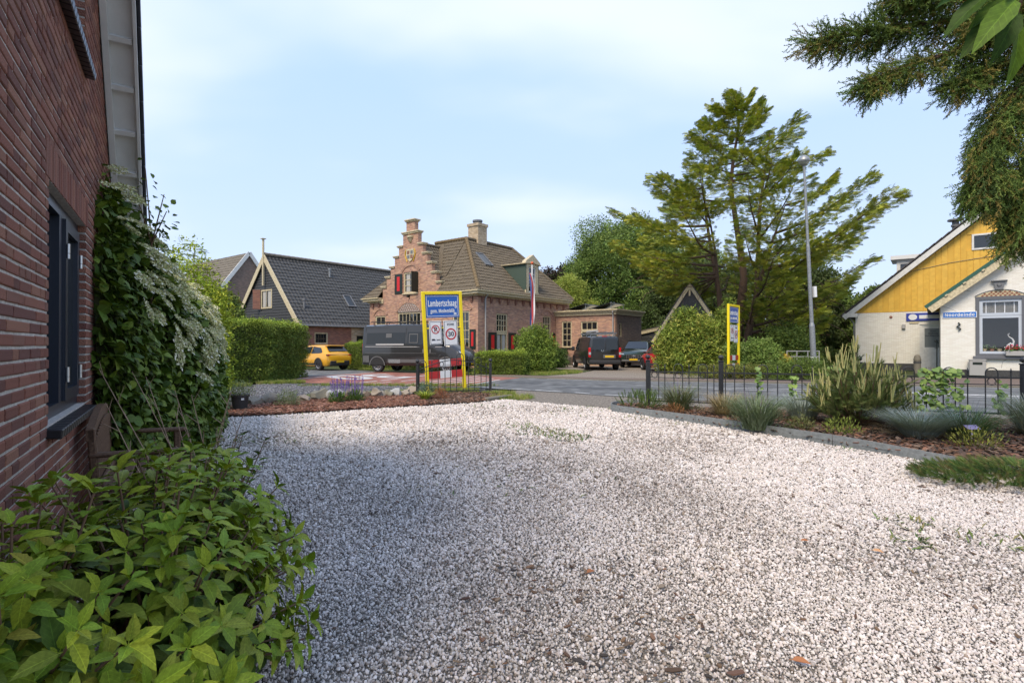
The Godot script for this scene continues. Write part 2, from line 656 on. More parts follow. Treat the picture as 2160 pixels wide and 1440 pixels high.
func build_ground() -> void:
	sheet("ground", [[-900, -300], [900, -300], [900, 1200], [-900, 1200]], -0.05, M["grass_ground"])
	var road := sheet("road", road_near + road_far, 0.0, M["grey_asphalt"])
	var red := sheet("red_road_surface", [[-9.2, 22.4], [-9.4, 24.3], [-7.2, 29.2], [-3.4, 26.8], [-1.7, 25.5], [0.4, 23.9], [-1.0, 21.2], [-1.6, 18.75], [-4.8, 19.7], [-7.9, 20.7]], 0.004, M["red_asphalt"])
	var pm: Material = M["road_paint"]
	var my := 0.008
	strip("edge_line", [[-9.1, 23.0], [-7.25, 28.6]], 0.16, my, pm, red)
	strip("edge_line", [[-5.85, 20.6], [-5.4, 21.7]], 0.14, my, pm, red)
	strip("edge_line", [[-5.3, 21.9], [-3.9, 26.2]], 0.14, my, pm, red)
	strip("edge_line", [[-5.2, 20.3], [-4.7, 21.2]], 0.1, my, pm, red)
	strip("edge_line", [[-4.4, 21.6], [-3.9, 22.8]], 0.1, my, pm, red)
	for k in 5:
		var t := k / 4.0
		strip("hatch_bar", [[lerpf(-3.9, -1.7, t), lerpf(19.5, 19.0, t)], [lerpf(-1.6, -0.5, t), lerpf(25.2, 22.6, t)]], 0.12, my, pm, red)
	var tm := TextMesh.new()
	tm.text = "30"
	tm.font = road_font()
	tm.font_size = 96
	tm.pixel_size = 0.02
	tm.depth = 0.002
	var num := MeshInstance3D.new()
	num.name = "road_number"
	num.mesh = tm
	num.material_override = pm
	red.add_child(num)
	num.transform = Transform3D(Basis(Vector3.UP, deg_to_rad(-142)) * Basis(Vector3.RIGHT, -PI / 2) * Basis.from_scale(Vector3(1.6, 2.4, 1)), Vector3(-6.6, 0.0075, -24.7))
	# lane and edge lines of the road
	strip("edge_line", [[0.75, 17.35], [1.55, 16.75]], 0.12, my, pm, road)
	for q in [[[-1.1, 18.55], [-0.3, 18.05]], [[0.0, 17.85], [0.6, 17.45]], [[1.9, 16.5], [2.3, 16.15]], [[2.7, 15.8], [3.3, 15.4]], [[3.7, 15.15], [4.3, 14.8]]]:
		strip("edge_line", q, 0.12, my, pm, road)
	strip("edge_line", [[1.5, 23.2], [3.9, 21.75], [7.7, 20.8], [11.3, 19.6], [13.9, 18.85], [17.1, 18.0]], 0.1, my, pm, road)
	strip("centre_line", [[5.6, 18.7], [8, 18.1], [10.0, 17.5], [12.3, 16.6], [14.3, 15.4], [18, 13.2]], 0.13, my, pm, road)
	strip("centre_line", [[6.6, 17.8], [9.4, 16.9], [11.6, 15.9], [13.6, 14.7], [16, 13.2]], 0.13, my, pm, road)
	strip("centre_line", [[10.4, 17.0], [12.4, 16.1], [14.6, 14.9]], 0.3, my, pm, road)
	strip("edge_line", [[4.4, 19.4], [5.0, 19.2]], 0.1, my, pm, road)
	mat("tar", Color(0.07, 0.07, 0.072), 0.8)
	for q in [[[2.2, 17.6], [4.0, 17.9], [6.0, 17.2], [8.5, 16.8]], [[0.6, 19.2], [2.4, 19.9], [4.6, 19.7], [7.0, 19.4]], [[3.2, 16.6], [5.2, 15.9], [7.8, 15.0], [10.2, 13.6]], [[7.6, 18.9], [10.0, 18.6], [12.4, 17.6]], [[9.0, 13.9], [10.6, 14.2], [12.5, 13.0]]]:
		var pts := []
		for j in q.size() - 1:
			for s in 6:
				pts.append([lerpf(q[j][0], q[j + 1][0], s / 6.0) + rb(-0.03, 0.03), lerpf(q[j][1], q[j + 1][1], s / 6.0) + rb(-0.06, 0.06)])
		strip("tar_seam", pts, 0.05, 0.003, M["tar"], road)
	mat("asphalt_patch", Color(0.13, 0.135, 0.14), 0.9, 0, noise_tex["asphalt"], 5.0)
	sheet("asphalt_patch", [[1.5, 18.2], [5.2, 17.0], [5.6, 17.7], [1.8, 19.0]], 0.002, M["asphalt_patch"], road)
	sheet("asphalt_patch", [[-0.6, 20.6], [0.9, 19.8], [1.3, 21.2], [-0.1, 22.2]], 0.002, M["asphalt_patch"], road)
	# the far footway of red pavers with its kerb
	var fw := [[3.6, 22.15], [7.7, 21.2], [11.3, 20.05], [13.9, 19.25], [17.1, 18.45], [22, 16.45], [30, 10.7]]
	var fb := [[34, 15], [25, 21.2], [19.5, 23.5], [15.5, 23.6], [12.0, 22.0], [8.0, 22.6], [4.0, 23.5], [1.0, 25.1], [-1.5, 26.9], [-1.75, 25.8], [0.65, 24.0]]
	sheet("footway", fw + fb, 0.03, M["red_pavers"])
	var kerb := MB.new()
	var kp := [[-1.7, 25.72], [0.6, 23.95]] + fw
	for k in kp.size() - 1:
		var p := W(kp[k][0], kp[k][1], 0.02)
		var q := W(kp[k + 1][0], kp[k + 1][1], 0.02)
		kerb.box((p + q) * 0.5, Vector3(0.12, 0.07, p.distance_to(q)), facing(q - p, Vector3.UP))
	part("kerb", kerb, M["stone"], self).set_meta("kind", "structure")
	sheet("neighbour_driveway", [[4.2, 23.45], [8.0, 22.55], [10.2, 22.3], [12.5, 36], [10, 44], [2.2, 41], [1.2, 34], [4.6, 30.5], [3.2, 27.0], [1.4, 25.0]], 0.012, M["beige_gravel"])
	sheet("house_lawn", [[-1.4, 26.9], [1.1, 25.15], [3.1, 26.8], [4.4, 30.4], [1.0, 34], [-1.8, 33.2], [-3.6, 29.5]], 0.0, M["grass_ground"])
	sheet("dark_path", [[-10.4, 15.2], [-10.5, 19.0], [-8.9, 20.4], [-8.0, 20.5], [-4.8, 19.5], [-1.4, 18.4], [-0.3, 17.3], [-2.5, 16.1], [-5.1, 15.5], [-6.1, 14.2], [-7.3, 13.6]], -0.004, M["dark_chippings"])
	sheet("dusty_strip", [[-0.9, 13.7], [-0.1, 15.0], [-0.3, 16.6], [0.2, 17.4], [1.7, 16.35], [2.7, 15.45], [4.6, 14.25], [7.2, 12.95], [10.4, 11.25], [10.0, 10.3], [3.0, 12.9], [2.2, 12.0], [0.5, 12.6]], -0.006, M["dusty_verge"])
	sheet("forecourt", [[-2.2, -3.0], [6.5, -3.0], [8, 4], [5.4, 6.0], [5.2, 6.6], [4.1, 8.8], [3.3, 10.2], [2.2, 12.2], [-0.2, 14.6], [-1.0, 13.5], [-2.55, 12.6], [-3.9, 11.7], [-5.2, 11.0], [-6.4, 10.6], [-6.4, 8.8]], -0.012, M["white_gravel_bed"])

func road_font() -> Font:
	var f := SystemFont.new()
	f.font_names = PackedStringArray(["Droid Sans"])
	f.font_weight = 700
	return f

# ---------------------------------------------------------------- building helpers
func facade(outline: Array, holes: Array, thick: float) -> MB:
	var pl := PackedVector2Array()
	for p in outline:
		pl.append(Vector2(p[0], p[1]))
	var b := MB.new()
	var lo := pl[0]
	var hi := pl[0]
	for p in pl:
		lo = lo.min(p)
		hi = hi.max(p)
	var xs := [lo.x, hi.x]
	for r in holes:
		for x in [r.position.x, r.end.x]:
			if x > lo.x and x < hi.x and not xs.has(x):
				xs.append(x)
	xs.sort()
	for k in xs.size() - 1:
		var x0: float = xs[k]
		var x1: float = xs[k + 1]
		if x1 - x0 < 1e-4:
			continue
		var cuts := []
		for r in holes:
			if r.position.x < x1 - 1e-4 and r.end.x > x0 + 1e-4:
				cuts.append([r.position.y, r.end.y])
		cuts.sort_custom(func(a, c): return a[0] < c[0])
		var y := lo.y - 0.1
		cuts.append([hi.y + 0.1, 0])
		for ct in cuts:
			if ct[0] > y:
				for q in Geometry2D.intersect_polygons(pl, PackedVector2Array([Vector2(x0, y), Vector2(x1, y), Vector2(x1, ct[0]), Vector2(x0, ct[0])])):
					b.prism(q, -thick, 0.0, Transform3D(), false)
			y = ct[1]
	var cw := Geometry2D.is_polygon_clockwise(pl)
	for k in pl.size():
		var a := pl[k]
		var c := pl[(k + 1) % pl.size()]
		var o := Vector2(c.y - a.y, a.x - c.x) * (-1.0 if cw else 1.0)
		b.face([Vector3(a.x, a.y, 0), Vector3(c.x, c.y, 0), Vector3(c.x, c.y, -thick), Vector3(a.x, a.y, -thick)], Vector3(o.x, o.y, 0))
	for r in holes:
		var p0: Vector2 = r.position
		var p1: Vector2 = r.end
		b.face([Vector3(p0.x, p0.y, 0), Vector3(p1.x, p0.y, 0), Vector3(p1.x, p0.y, -thick), Vector3(p0.x, p0.y, -thick)], Vector3.UP)
		b.face([Vector3(p0.x, p1.y, 0), Vector3(p1.x, p1.y, 0), Vector3(p1.x, p1.y, -thick), Vector3(p0.x, p1.y, -thick)], Vector3.DOWN)
		b.face([Vector3(p0.x, p0.y, 0), Vector3(p0.x, p1.y, 0), Vector3(p0.x, p1.y, -thick), Vector3(p0.x, p0.y, -thick)], Vector3.RIGHT)
		b.face([Vector3(p1.x, p0.y, 0), Vector3(p1.x, p1.y, 0), Vector3(p1.x, p1.y, -thick), Vector3(p1.x, p0.y, -thick)], Vector3.LEFT)
	return b

func bars(b: MB, r: Rect2, w: float, z0: float, z1: float) -> void:
	# a rectangular frame of four butted bars
	var d := z1 - z0
	var zc := (z0 + z1) * 0.5
	b.box(Vector3(r.position.x + w / 2, r.get_center().y, zc), Vector3(w, r.size.y, d))
	b.box(Vector3(r.end.x - w / 2, r.get_center().y, zc), Vector3(w, r.size.y, d))
	b.box(Vector3(r.get_center().x, r.position.y + w / 2, zc), Vector3(r.size.x - 2 * w, w, d))
	b.box(Vector3(r.get_center().x, r.end.y - w / 2, zc), Vector3(r.size.x - 2 * w, w, d))

func window(parent: Node, r: Rect2, cols: int, rows: int, m: Material, xf := Transform3D(), fw := 0.08, glass := "glass_dark", curtains := false) -> MeshInstance3D:
	# set in a hole of the wall, its face 6 cm behind the brick
	var b := MB.new()
	bars(b, r.grow(-0.002), fw, -0.13, -0.05)
	var inn := r.grow(-fw)
	for k in range(1, cols):
		b.box(Vector3(inn.position.x + inn.size.x * k / cols, inn.get_center().y, -0.09), Vector3(0.035, inn.size.y, 0.05))
	for k in range(1, rows):
		b.box(Vector3(inn.get_center().x, inn.position.y + inn.size.y * k / rows, -0.09), Vector3(inn.size.x, 0.035, 0.046))
	var o := part("window", b, m, parent, xf)
	var g := MB.new()
	g.box(Vector3(inn.get_center().x, inn.get_center().y, -0.105), Vector3(inn.size.x, inn.size.y, 0.008))
	part("pane", g, M[glass], o)
	if curtains:
		for s in [-1.0, 1.0]:
			var c := MB.new()
			c.box(Vector3(inn.get_center().x + s * inn.size.x * 0.27, inn.get_center().y, -0.0985), Vector3(inn.size.x * 0.3, inn.size.y * 0.96, 0.003))
			part("curtain", c, M["curtain"], o)
	return o

func tiles(b: MB, o: Vector3, ux: Vector3, uy: Vector3, up_len: float, xl0: float, xr0: float, xl1: float, xr1: float, tw := 0.25, th := 0.33, amp := 0.03) -> void:
	# pantiles: rows up a slope from o, along ux, between two slanting edges; every row rides over the one below
	var nn := uy.cross(ux).normalized()
	if nn.y < 0:
		nn = -nn
	var rows := int(ceil(up_len / th))
	for r in rows:
		var s0 := r * th
		var s1 := minf((r + 1) * th, up_len)
		var l0 := lerpf(xl0, xl1, s0 / up_len)
		var r0 := lerpf(xr0, xr1, s0 / up_len)
		var l1 := lerpf(xl0, xl1, s1 / up_len)
		var r1 := lerpf(xr0, xr1, s1 / up_len)
		var lo := minf(l0, l1)
		var hi := maxf(r0, r1)
		var k0 := int(floor(lo / (tw / 3)))
		var k1 := int(ceil(hi / (tw / 3)))
		var lift := [0.0, amp * 1.2, amp * 0.55]
		var pa := Vector3.ZERO
		var pb := Vector3.ZERO
		for k in range(k0, k1 + 1):
			var x := k * tw / 3
			var w: float = lift[posmod(k, 3)] + sin(k * 12.9898 + r * 78.233) * 0.004
			var a := o + ux * clampf(x, l0, r0) + uy * s0 + nn * (w + 0.035)
			var c := o + ux * clampf(x, l1, r1) + uy * s1 + nn * (w + 0.003)
			if k > k0:
				b.face([pa, a, c, pb], nn)
				b.face([pa, a, a - nn * 0.034, pa - nn * 0.034], -uy)
			pa = a
			pb = c

func ridge_tiles(b: MB, p: Vector3, q: Vector3, r := 0.12, step := 0.36) -> void:
	var d := q - p
	var cnt := int(ceil(d.length() / step))
	for k in cnt:
		var a := p + d * (float(k) / cnt)
		var c := p + d * (float(k + 1) / cnt) + d.normalized() * 0.03
		b.tube([a, c], [r * 1.06, r * 0.94], 8, true)

# ---------------------------------------------------------------- the brick house beside the camera
func rake_h(t: float) -> float:
	return 4.47 - 1.19 * (t - 5.97)

func build_brick_house() -> void:
	var house := thing("brick_house", "red brick gable wall with dark framed window rising beside the forecourt", "house", Vector3(-0.511, 0, 0.314), WALL_TURN)
	var win := Rect2(3.88, 1.0, 1.45, 1.37)
	var up := Rect2(4.0, 3.55, 1.22, 1.3)
	var ridge_t := 4.3
	var top := rake_h(ridge_t)
	var out := [[1.4, -0.05], [7.2, -0.05], [7.2, rake_h(7.2)], [ridge_t, top], [1.4, rake_h(7.2)]]
	var wall := part("wall", facade(out, [win, up], 0.3), M["mortar"], house, Transform3D(Basis(), Vector3(0, 0, -0.013)))
	# bricks
	rng.seed = 77
	var kinds := []
	for k in 4:
		var b := MB.new()
		b.cbox(Vector3(0, 0, -0.07), Vector3(1, 0.049, 0.15), 0.0045)
		var fn := FastNoiseLite.new()
		fn.seed = 40 + k
		fn.frequency = 6.0
		for j in b.v.size():
			var p := b.v[j]
			var q := Vector3(p.x * 0.21, p.y, p.z) * 12.0
			b.v[j] = p + Vector3(fn.get_noise_3dv(q) * 0.018, fn.get_noise_3dv(q + Vector3(9, 0, 0)) * 0.003, fn.get_noise_3dv(q + Vector3(0, 9, 0)) * 0.003)
		kinds.append(b.mesh())
	var all := []
	var rows := int(6.2 / 0.0625)
	for j in rows:
		var h := j * 0.0625 + 0.031
		var spans := [[1.8, 7.2]]
		var edge := 5.97 + (4.47 - (h + 0.03)) / 1.19
		spans[0][1] = minf(7.2, edge)
		for hole in [win.grow_individual(0, 0.07, 0, 0), Rect2(3.8, 2.37, 1.61, 0.2), up.grow_individual(0, 0.05, 0, 0)]:
			if h > hole.position.y and h < hole.end.y:
				hole = hole.grow_individual(-0.005, 0, -0.005, 0)
				var nxt := []
				for s in spans:
					if s[0] < hole.position.x:
						nxt.append([s[0], minf(s[1], hole.position.x)])
					if s[1] > hole.end.x:
						nxt.append([maxf(s[0], hole.end.x), s[1]])
				spans = nxt
		for s in spans:
			var x: float = s[0]
			var first := true
			while x < s[1] - 0.03:
				var l := 0.21 if rng.randf() < 0.66 else 0.1
				if first:
					l = 0.1 if j % 2 else 0.21
					first = false
				if x + l > s[1] - 0.05:
					l = s[1] - x
				all.append([x + l / 2, h, l])
				x += l + 0.012
	var cam_t := -0.314 * -0.852
	var near := []
	var rest := Copies.new()
	for q in all:
		var z: float = -0.314 + 0.852 * q[0]
		var lim := 1.45 + 0.66 * z
		var seen: bool = q[0] > 2.88 and q[1] < lim and q[1] > 0.55
		near.append([q, (q[0] if seen else 99.0 + q[0])])
	near.sort_custom(func(a, c): return a[1] < c[1])
	var tones := [Color(0.43, 0.16, 0.105), Color(0.36, 0.135, 0.095), Color(0.49, 0.2, 0.135), Color(0.29, 0.115, 0.088), Color(0.42, 0.19, 0.135), Color(0.53, 0.24, 0.155)]
	for k in near.size():
		var q: Array = near[k][0]
		var xf := Transform3D(Basis.from_euler(Vector3(rb(-0.02, 0.02), rb(-0.012, 0.012), rb(-0.008, 0.008))) * Basis.from_scale(Vector3(q[2], 1, 1)), Vector3(q[0], q[1], 0.002 + rb(-0.002, 0.002)))
		var tone := rng.randi() % 6
		if k < 290:
			part("brick", kinds[rng.randi() % 4], M["brick%d" % tone], wall, xf)
		else:
			rest.add(xf, vary(tones[tone], 0.12))
	tinted("brick_any", 0.9, noise_tex["rough"], 0.17, 0.3)
	many("brickwork", kinds[0], M["brick_any"], rest, wall)
	# soldier course over the window
	for k in 25:
		var x := 3.84 + k * 0.0637
		part("lintel_brick", kinds[k % 4], M["brick%d" % (rng.randi() % 6)], wall, Transform3D(Basis(Vector3(0, 0, 1), PI / 2) * Basis.from_scale(Vector3(0.205, 1, 1)), Vector3(x, 2.474, 0.002 + rb(-0.002, 0.002))))
	# sill of black glazed bricks
	for wsill in [[win, 0.07], [up, 0.05]]:
		var wr: Rect2 = wsill[0]
		var cnt := int(wr.size.x / 0.075)
		var sill := MB.new()
		for k in cnt:
			var x := wr.position.x - 0.02 + (k + 0.5) * (wr.size.x + 0.04) / cnt
			sill.cbox(Vector3(x, wr.position.y - 0.035, -0.03), Vector3((wr.size.x + 0.04) / cnt - 0.006, 0.055, 0.18), 0.006, Basis(Vector3.RIGHT, 0.12))
		part("sill", sill, M["black_glaze"], house)
	# window: fixed light and casement
	var nv: Material = M["navy_paint"]
	var fr := MB.new()
	bars(fr, win.grow(-0.003), 0.07, -0.16, -0.06)
	fr.box(Vector3(4.62, win.get_center().y, -0.11), Vector3(0.1, win.size.y - 0.14, 0.1))
	var wn := part("window", fr, nv, house)
	var g1 := MB.new()
	g1.box(Vector3(4.26, win.get_center().y, -0.115), Vector3(0.62, 1.22, 0.012))
	part("pane", g1, M["glass_dark"], wn)
	var cs := MB.new()
	bars(cs, Rect2(4.675, 1.075, 0.58, 1.22), 0.075, -0.1, -0.04)
	part("casement", cs, nv, wn)
	var g2 := MB.new()
	g2.box(Vector3(4.965, win.get_center().y, -0.075), Vector3(0.43, 1.07, 0.012))
	part("pane", g2, M["glass_dark"], wn)
	for hy in [1.25, 2.08]:
		for hx in [4.69, 5.25]:
			var hg := MB.new()
			hg.lathe([Vector2(0, -0.05), Vector2(0.011, -0.05), Vector2(0.011, -0.018), Vector2(0.008, -0.016), Vector2(0.011, -0.012), Vector2(0.011, 0.05), Vector2(0, 0.05)], 8, Transform3D(Basis(), Vector3(hx, hy, -0.03)))
			part("hinge", hg, M["steel"], wn)
	var uf := MB.new()
	bars(uf, up.grow(-0.003), 0.07, -0.18, -0.08)
	var un := part("window", uf, M["white_paint"], house)
	var g3 := MB.new()
	g3.box(Vector3(up.get_center().x, up.get_center().y, -0.12), Vector3(up.size.x - 0.14, up.size.y - 0.14, 0.012))
	part("pane", g3, M["glass_dark"], un)
	# verge: soffit with battens, boards and tile edge, following the rake
	var ang := atan(1.19)
	var dir := Vector3(-cos(ang), sin(ang), 0)
	var nr := Vector3(sin(ang), cos(ang), 0)
	var bs := Basis(dir, nr, dir.cross(nr))
	var e0 := Vector3(7.5, rake_h(7.5), 0)
	var ln := 4.9
	var sf := MB.new()
	sf.box(e0 + dir * ln / 2 + nr * 0.03 + Vector3(0, 0, 0.115), Vector3(ln, 0.02, 0.25), bs)
	part("soffit", sf, M["white_paint"], house)
	for k in 11:
		var bt := MB.new()
		bt.box(e0 + dir * (0.35 + k * 0.44) + nr * -0.005 + Vector3(0, 0, 0.13), Vector3(0.045, 0.05, 0.2), bs)
		part("batten", bt, M["white_paint"], house)
	var inb := MB.new()
	inb.box(e0 + dir * ln / 2 + nr * -0.02 + Vector3(0, 0, 0.03), Vector3(ln, 0.078, 0.05), bs)
	part("wall_board", inb, M["white_paint"], house)
	var bb := MB.new()
	bb.box(e0 + dir * ln / 2 + nr * 0.03 + Vector3(0, 0, 0.255), Vector3(ln, 0.14, 0.025), bs)
	part("bargeboard", bb, M["white_paint"], house)
	for k in 14:
		var tl := MB.new()
		tl.cbox(e0 + dir * (k * 0.34 + 0.02) + nr * (0.115 + 0.012) + Vector3(0, 0, 0.2), Vector3(0.38, 0.03, 0.2), 0.006, bs * Basis(Vector3(0, 0, 1), -0.06))
		tl.cbox(e0 + dir * (k * 0.34 + 0.02) + nr * (0.085) + Vector3(0, 0, 0.288), Vector3(0.37, 0.09, 0.026), 0.006, bs * Basis(Vector3(0, 0, 1), -0.06))
		part("verge_tile", tl, M["dark_tile"], house)
	var rf := MB.new()
	rf.box(e0 + dir * ((7.5 - ridge_t) / cos(ang) / 2) + nr * 0.09 + Vector3(0, 0, -4.45), Vector3((7.5 - ridge_t) / cos(ang), 0.08, 8.9), bs)
	var dir2 := Vector3(cos(ang), sin(ang), 0)
	var bs2 := Basis(dir2, Vector3(-sin(ang), cos(ang), 0), Vector3(0, 0, 1))
	rf.box(Vector3(1.1, rake_h(7.5), -4.3) + dir2 * (3.2 / cos(ang) / 2) + Vector3(-sin(ang), cos(ang), 0) * 0.09, Vector3(3.2 / cos(ang), 0.08, 8.9), bs2)
	part("roof", rf, M["dark_tile"], house)
	var body := MB.new()
	body.box(Vector3(7.05, 1.45, -4.5), Vector3(0.3, 3.0, 8.3))
	body.box(Vector3(1.55, 1.45, -4.5), Vector3(0.3, 3.0, 8.3))
	body.prism(PackedVector2Array([Vector2(1.4, -0.05), Vector2(7.2, -0.05), Vector2(7.2, 3.0), Vector2(4.3, 6.4), Vector2(1.4, 3.0)]), -8.9, -8.66)
	part("rear_wall", body, M["dark_brick"], house)

# ---------------------------------------------------------------- the stepped-gable house across the road
func arch(b: MB, cx: float, y: float, half: float, rise: float, thick: float, z0: float, z1: float, seg := 14) -> void:
	# a segmental ring of brick over an opening
	var r := (half * half + rise * rise) / (2.0 * rise)
	var cy := y + rise - r
	var a0 := asin(half / r)
	for k in seg:
		var t0 := -a0 + 2.0 * a0 * k / seg + 0.004
		var t1 := -a0 + 2.0 * a0 * (k + 1) / seg - 0.004
		var pl := PackedVector2Array([Vector2(cx + sin(t0) * r, cy + cos(t0) * r), Vector2(cx + sin(t1) * r, cy + cos(t1) * r), Vector2(cx + sin(t1) * (r + thick), cy + cos(t1) * (r + thick)), Vector2(cx + sin(t0) * (r + thick), cy + cos(t0) * (r + thick))])
		b.prism(pl, z0, z1)

func tympanum(cx: float, y: float, half: float, rise: float, z: float) -> MB:
	var r := (half * half + rise * rise) / (2.0 * rise)
	var cy := y + rise - r
	var a0 := asin(half / r)
	var pl := PackedVector2Array([Vector2(cx - half, y), Vector2(cx + half, y)])
	for k in range(1, 12):
		var t := a0 - 2.0 * a0 * k / 12.0
		pl.append(Vector2(cx + sin(t) * r, cy + cos(t) * r))
	var b := MB.new()
	b.prism(pl, z - 0.02, z)
	return b

func shutter(parent: Node, x: float, y: float, w: float, h: float, xf := Transform3D()) -> void:
	var b := MB.new()
	b.cbox(Vector3(x + w / 2, y + h / 2, 0.035), Vector3(w, h, 0.04), 0.006)
	var o := part("shutter", b, M["shutter_black"], parent, xf)
	var r := MB.new()
	r.cbox(Vector3(x + w / 2, y + h / 2, 0.058), Vector3(w * 0.36, h * 0.72, 0.01), 0.003)
	part("panel", r, M["shutter_red"], o)

func build_gable_house() -> void:
	var house := thing("gable_house", "brick house with stepped gable, brown hipped roof and cream cornice", "house", W(-2.07, 33.0), GRID_TURN)
	var brick: Material = M["far_brick"]
	var cream: Material = M["cream_paint"]
	var wd := 10.4
	var dp := 10.2
	var ev := 4.62
	# front wall with the stepped gable
	var gx := -6.05
	var out := [[-wd, 0], [0, 0], [0, ev]]
	var hw := 2.9
	out.append([gx + hw, ev])
	var h := 5.5
	for k in 5:
		out.append([gx + hw - 0.43 * k, h])
		out.append([gx + hw - 0.43 * (k + 1), h])
		h += 0.67
	out.append([gx + 0.75, 9.03])
	out.append([gx + 0.42, 9.03])
	out.append([gx + 0.42, 9.82])
	var left := []
	for p in out.slice(3):
		left.push_front([2 * gx - p[0], p[1]])
	out += left
	out.append([-wd, ev])
	var top := Rect2(-6.75, 4.95, 1.4, 1.42)
	var mid := Rect2(-7.35, 1.3, 2.3, 2.35)
	var lw := Rect2(-9.8, 1.3, 1.15, 2.2)
	var rw := Rect2(-2.15, 1.15, 1.45, 2.4)
	part("front_wall", facade(out, [top, mid, lw, rw], 0.32), brick, house)
	# side and rear walls
	var side := Transform3D(Basis(Vector3.UP, PI / 2), Vector3(0, 0, 0))
	var s1 := Rect2(1.77, 1.0, 1.17, 2.45)
	var s2 := Rect2(6.96, 1.0, 1.04, 2.5)
	var s3 := Rect2(4.4, 1.0, 1.0, 1.1)
	part("side_wall", facade([[0.32, 0], [dp, 0], [dp, ev], [0.32, ev]], [s1, s2, s3], 0.32), brick, house, side)
	var rear := MB.new()
	rear.box(Vector3(-wd + 0.16, ev / 2, -dp / 2 - 0.15), Vector3(0.32, ev, dp - 0.34))
	rear.box(Vector3(-wd / 2, ev / 2, -dp - 0.17), Vector3(wd - 0.01, ev, 0.3))
	part("rear_wall", rear, brick, house)
	# windows
	window(house, top, 2, 3, cream, Transform3D(), 0.1, "glass_dark", true)
	window(house, mid, 6, 4, cream, Transform3D(), 0.1)
	window(house, lw, 2, 4, cream, Transform3D(), 0.1)
	window(house, rw, 4, 4, cream, Transform3D(), 0.1)
	window(house, Rect2(1.77, 2.25, 1.17, 1.2), 4, 3, cream, side, 0.09)
	window(house, Rect2(1.77, 1.0, 1.17, 1.23), 2, 1, cream, side, 0.11, "glass_dark", true)
	window(house, s2, 4, 5, cream, side, 0.09)
	window(house, s3, 2, 2, cream, side, 0.09)
	for r in [top, mid, lw, rw]:
		var sl := MB.new()
		sl.cbox(Vector3(r.get_center().x, r.position.y - 0.05, 0.0), Vector3(r.size.x + 0.12, 0.09, 0.2), 0.01)
		part("sill", sl, cream, house)
	for r in [s1, s2]:
		var sl := MB.new()
		sl.cbox(Vector3(r.get_center().x, r.position.y - 0.05, 0.0), Vector3(r.size.x + 0.1, 0.09, 0.16), 0.01)
		part("sill", sl, M["lead"], house, side)
	shutter(house, -7.62, 4.95, 0.78, 1.36)
	shutter(house, 0.95, 1.0, 0.8, 1.23, side)
	shutter(house, 2.98, 1.0, 0.8, 1.23, side)
	shutter(house, 8.05, 1.0, 0.45, 1.3, side)
	shutter(house, -0.66, 1.2, 0.5, 1.2)
	var rs := MB.new()
	rs.cbox(Vector3(-5.3, 5.63, 0.3), Vector3(0.04, 1.36, 0.6), 0.005)
	var rso := part("shutter", rs, M["shutter_black"], house)
	var rsp := MB.new()
	rsp.cbox(Vector3(-5.326, 5.63, 0.3), Vector3(0.012, 0.98, 0.22), 0.003)
	part("panel", rsp, M["shutter_red"], rso)
	# brick arches, the wide one with a lattice
	for q in [[-6.05, 6.38, 0.82, 0.42, 0.2], [-6.2, 3.66, 1.2, 0.62, 0.22], [-9.22, 3.52, 0.66, 0.42, 0.2], [-1.42, 3.56, 0.8, 0.45, 0.2]]:
		var a := MB.new()
		arch(a, q[0], q[1], q[2], q[3], q[4], 0.0, 0.045, 18)
		part("brick_arch", a, brick, house)
	part("tympanum", tympanum(-6.2, 3.68, 1.17, 0.6, 0.02), M["curtain"], house)
	var lat := MB.new()
	for k in 13:
		var x := -7.3 + k * 0.18
		for s in [-1.0, 1.0]:
			var ang: float = PI / 4 * s
			var hgt := 0.56 * (1.0 - pow((x + 6.2) / 1.25, 2.0))
			if hgt > 0.06:
				lat.box(Vector3(x, 3.7 + hgt / 2, 0.03), Vector3(0.04, hgt * 1.1, 0.01 + 0.004 * s), Basis(Vector3(0, 0, 1), ang * 0.7))
	part("lattice", lat, M["barn_brick"], house)
	for q in [[7.48, 3.52, 0.6, 0.38, 0.18], [4.9, 2.14, 0.55, 0.2, 0.16]]:
		var a := MB.new()
		arch(a, q[0], q[1], q[2], q[3], q[4], 0.0, 0.04, 14)
		part("brick_arch", a, brick, house, side)
	# stone caps on the steps
	h = 5.5
	for k in 5:
		for s in [-1.0, 1.0]:
			var c := MB.new()
			var x: float = gx + s * (hw - 0.43 * (k + 0.5) + 0.06)
			c.cbox(Vector3(x, h + 0.03, -0.14), Vector3(0.6, 0.08, 0.5), 0.015)
			c.cbox(Vector3(x, h - 0.045, -0.14), Vector3(0.52, 0.07, 0.42), 0.015)
			part("step_cap", c, cream, house)
		h += 0.67
	var tc := MB.new()
	tc.cbox(Vector3(gx, 9.07, -0.15), Vector3(1.72, 0.09, 0.56), 0.02)
	tc.cbox(Vector3(gx, 8.98, -0.15), Vector3(1.6, 0.09, 0.46), 0.02)
	part("block_cap", tc, cream, house)
	var pc := MB.new()
	pc.cbox(Vector3(gx, 9.88, -0.16), Vector3(1.04, 0.1, 0.6), 0.02)
	pc.cbox(Vector3(gx, 9.79, -0.16), Vector3(0.94, 0.08, 0.48), 0.02)
	part("pinnacle_cap", pc, cream, house)
	for s in [-1.0, 1.0]:
		var st := MB.new()
		st.cbox(Vector3(gx + s * 3.1, 4.5, 0.02), Vector3(0.62, 0.3, 0.14), 0.02)
		part("springing_stone", st, cream, house)
	# carved head and coat of arms on the gable
	var hd := MB.new()
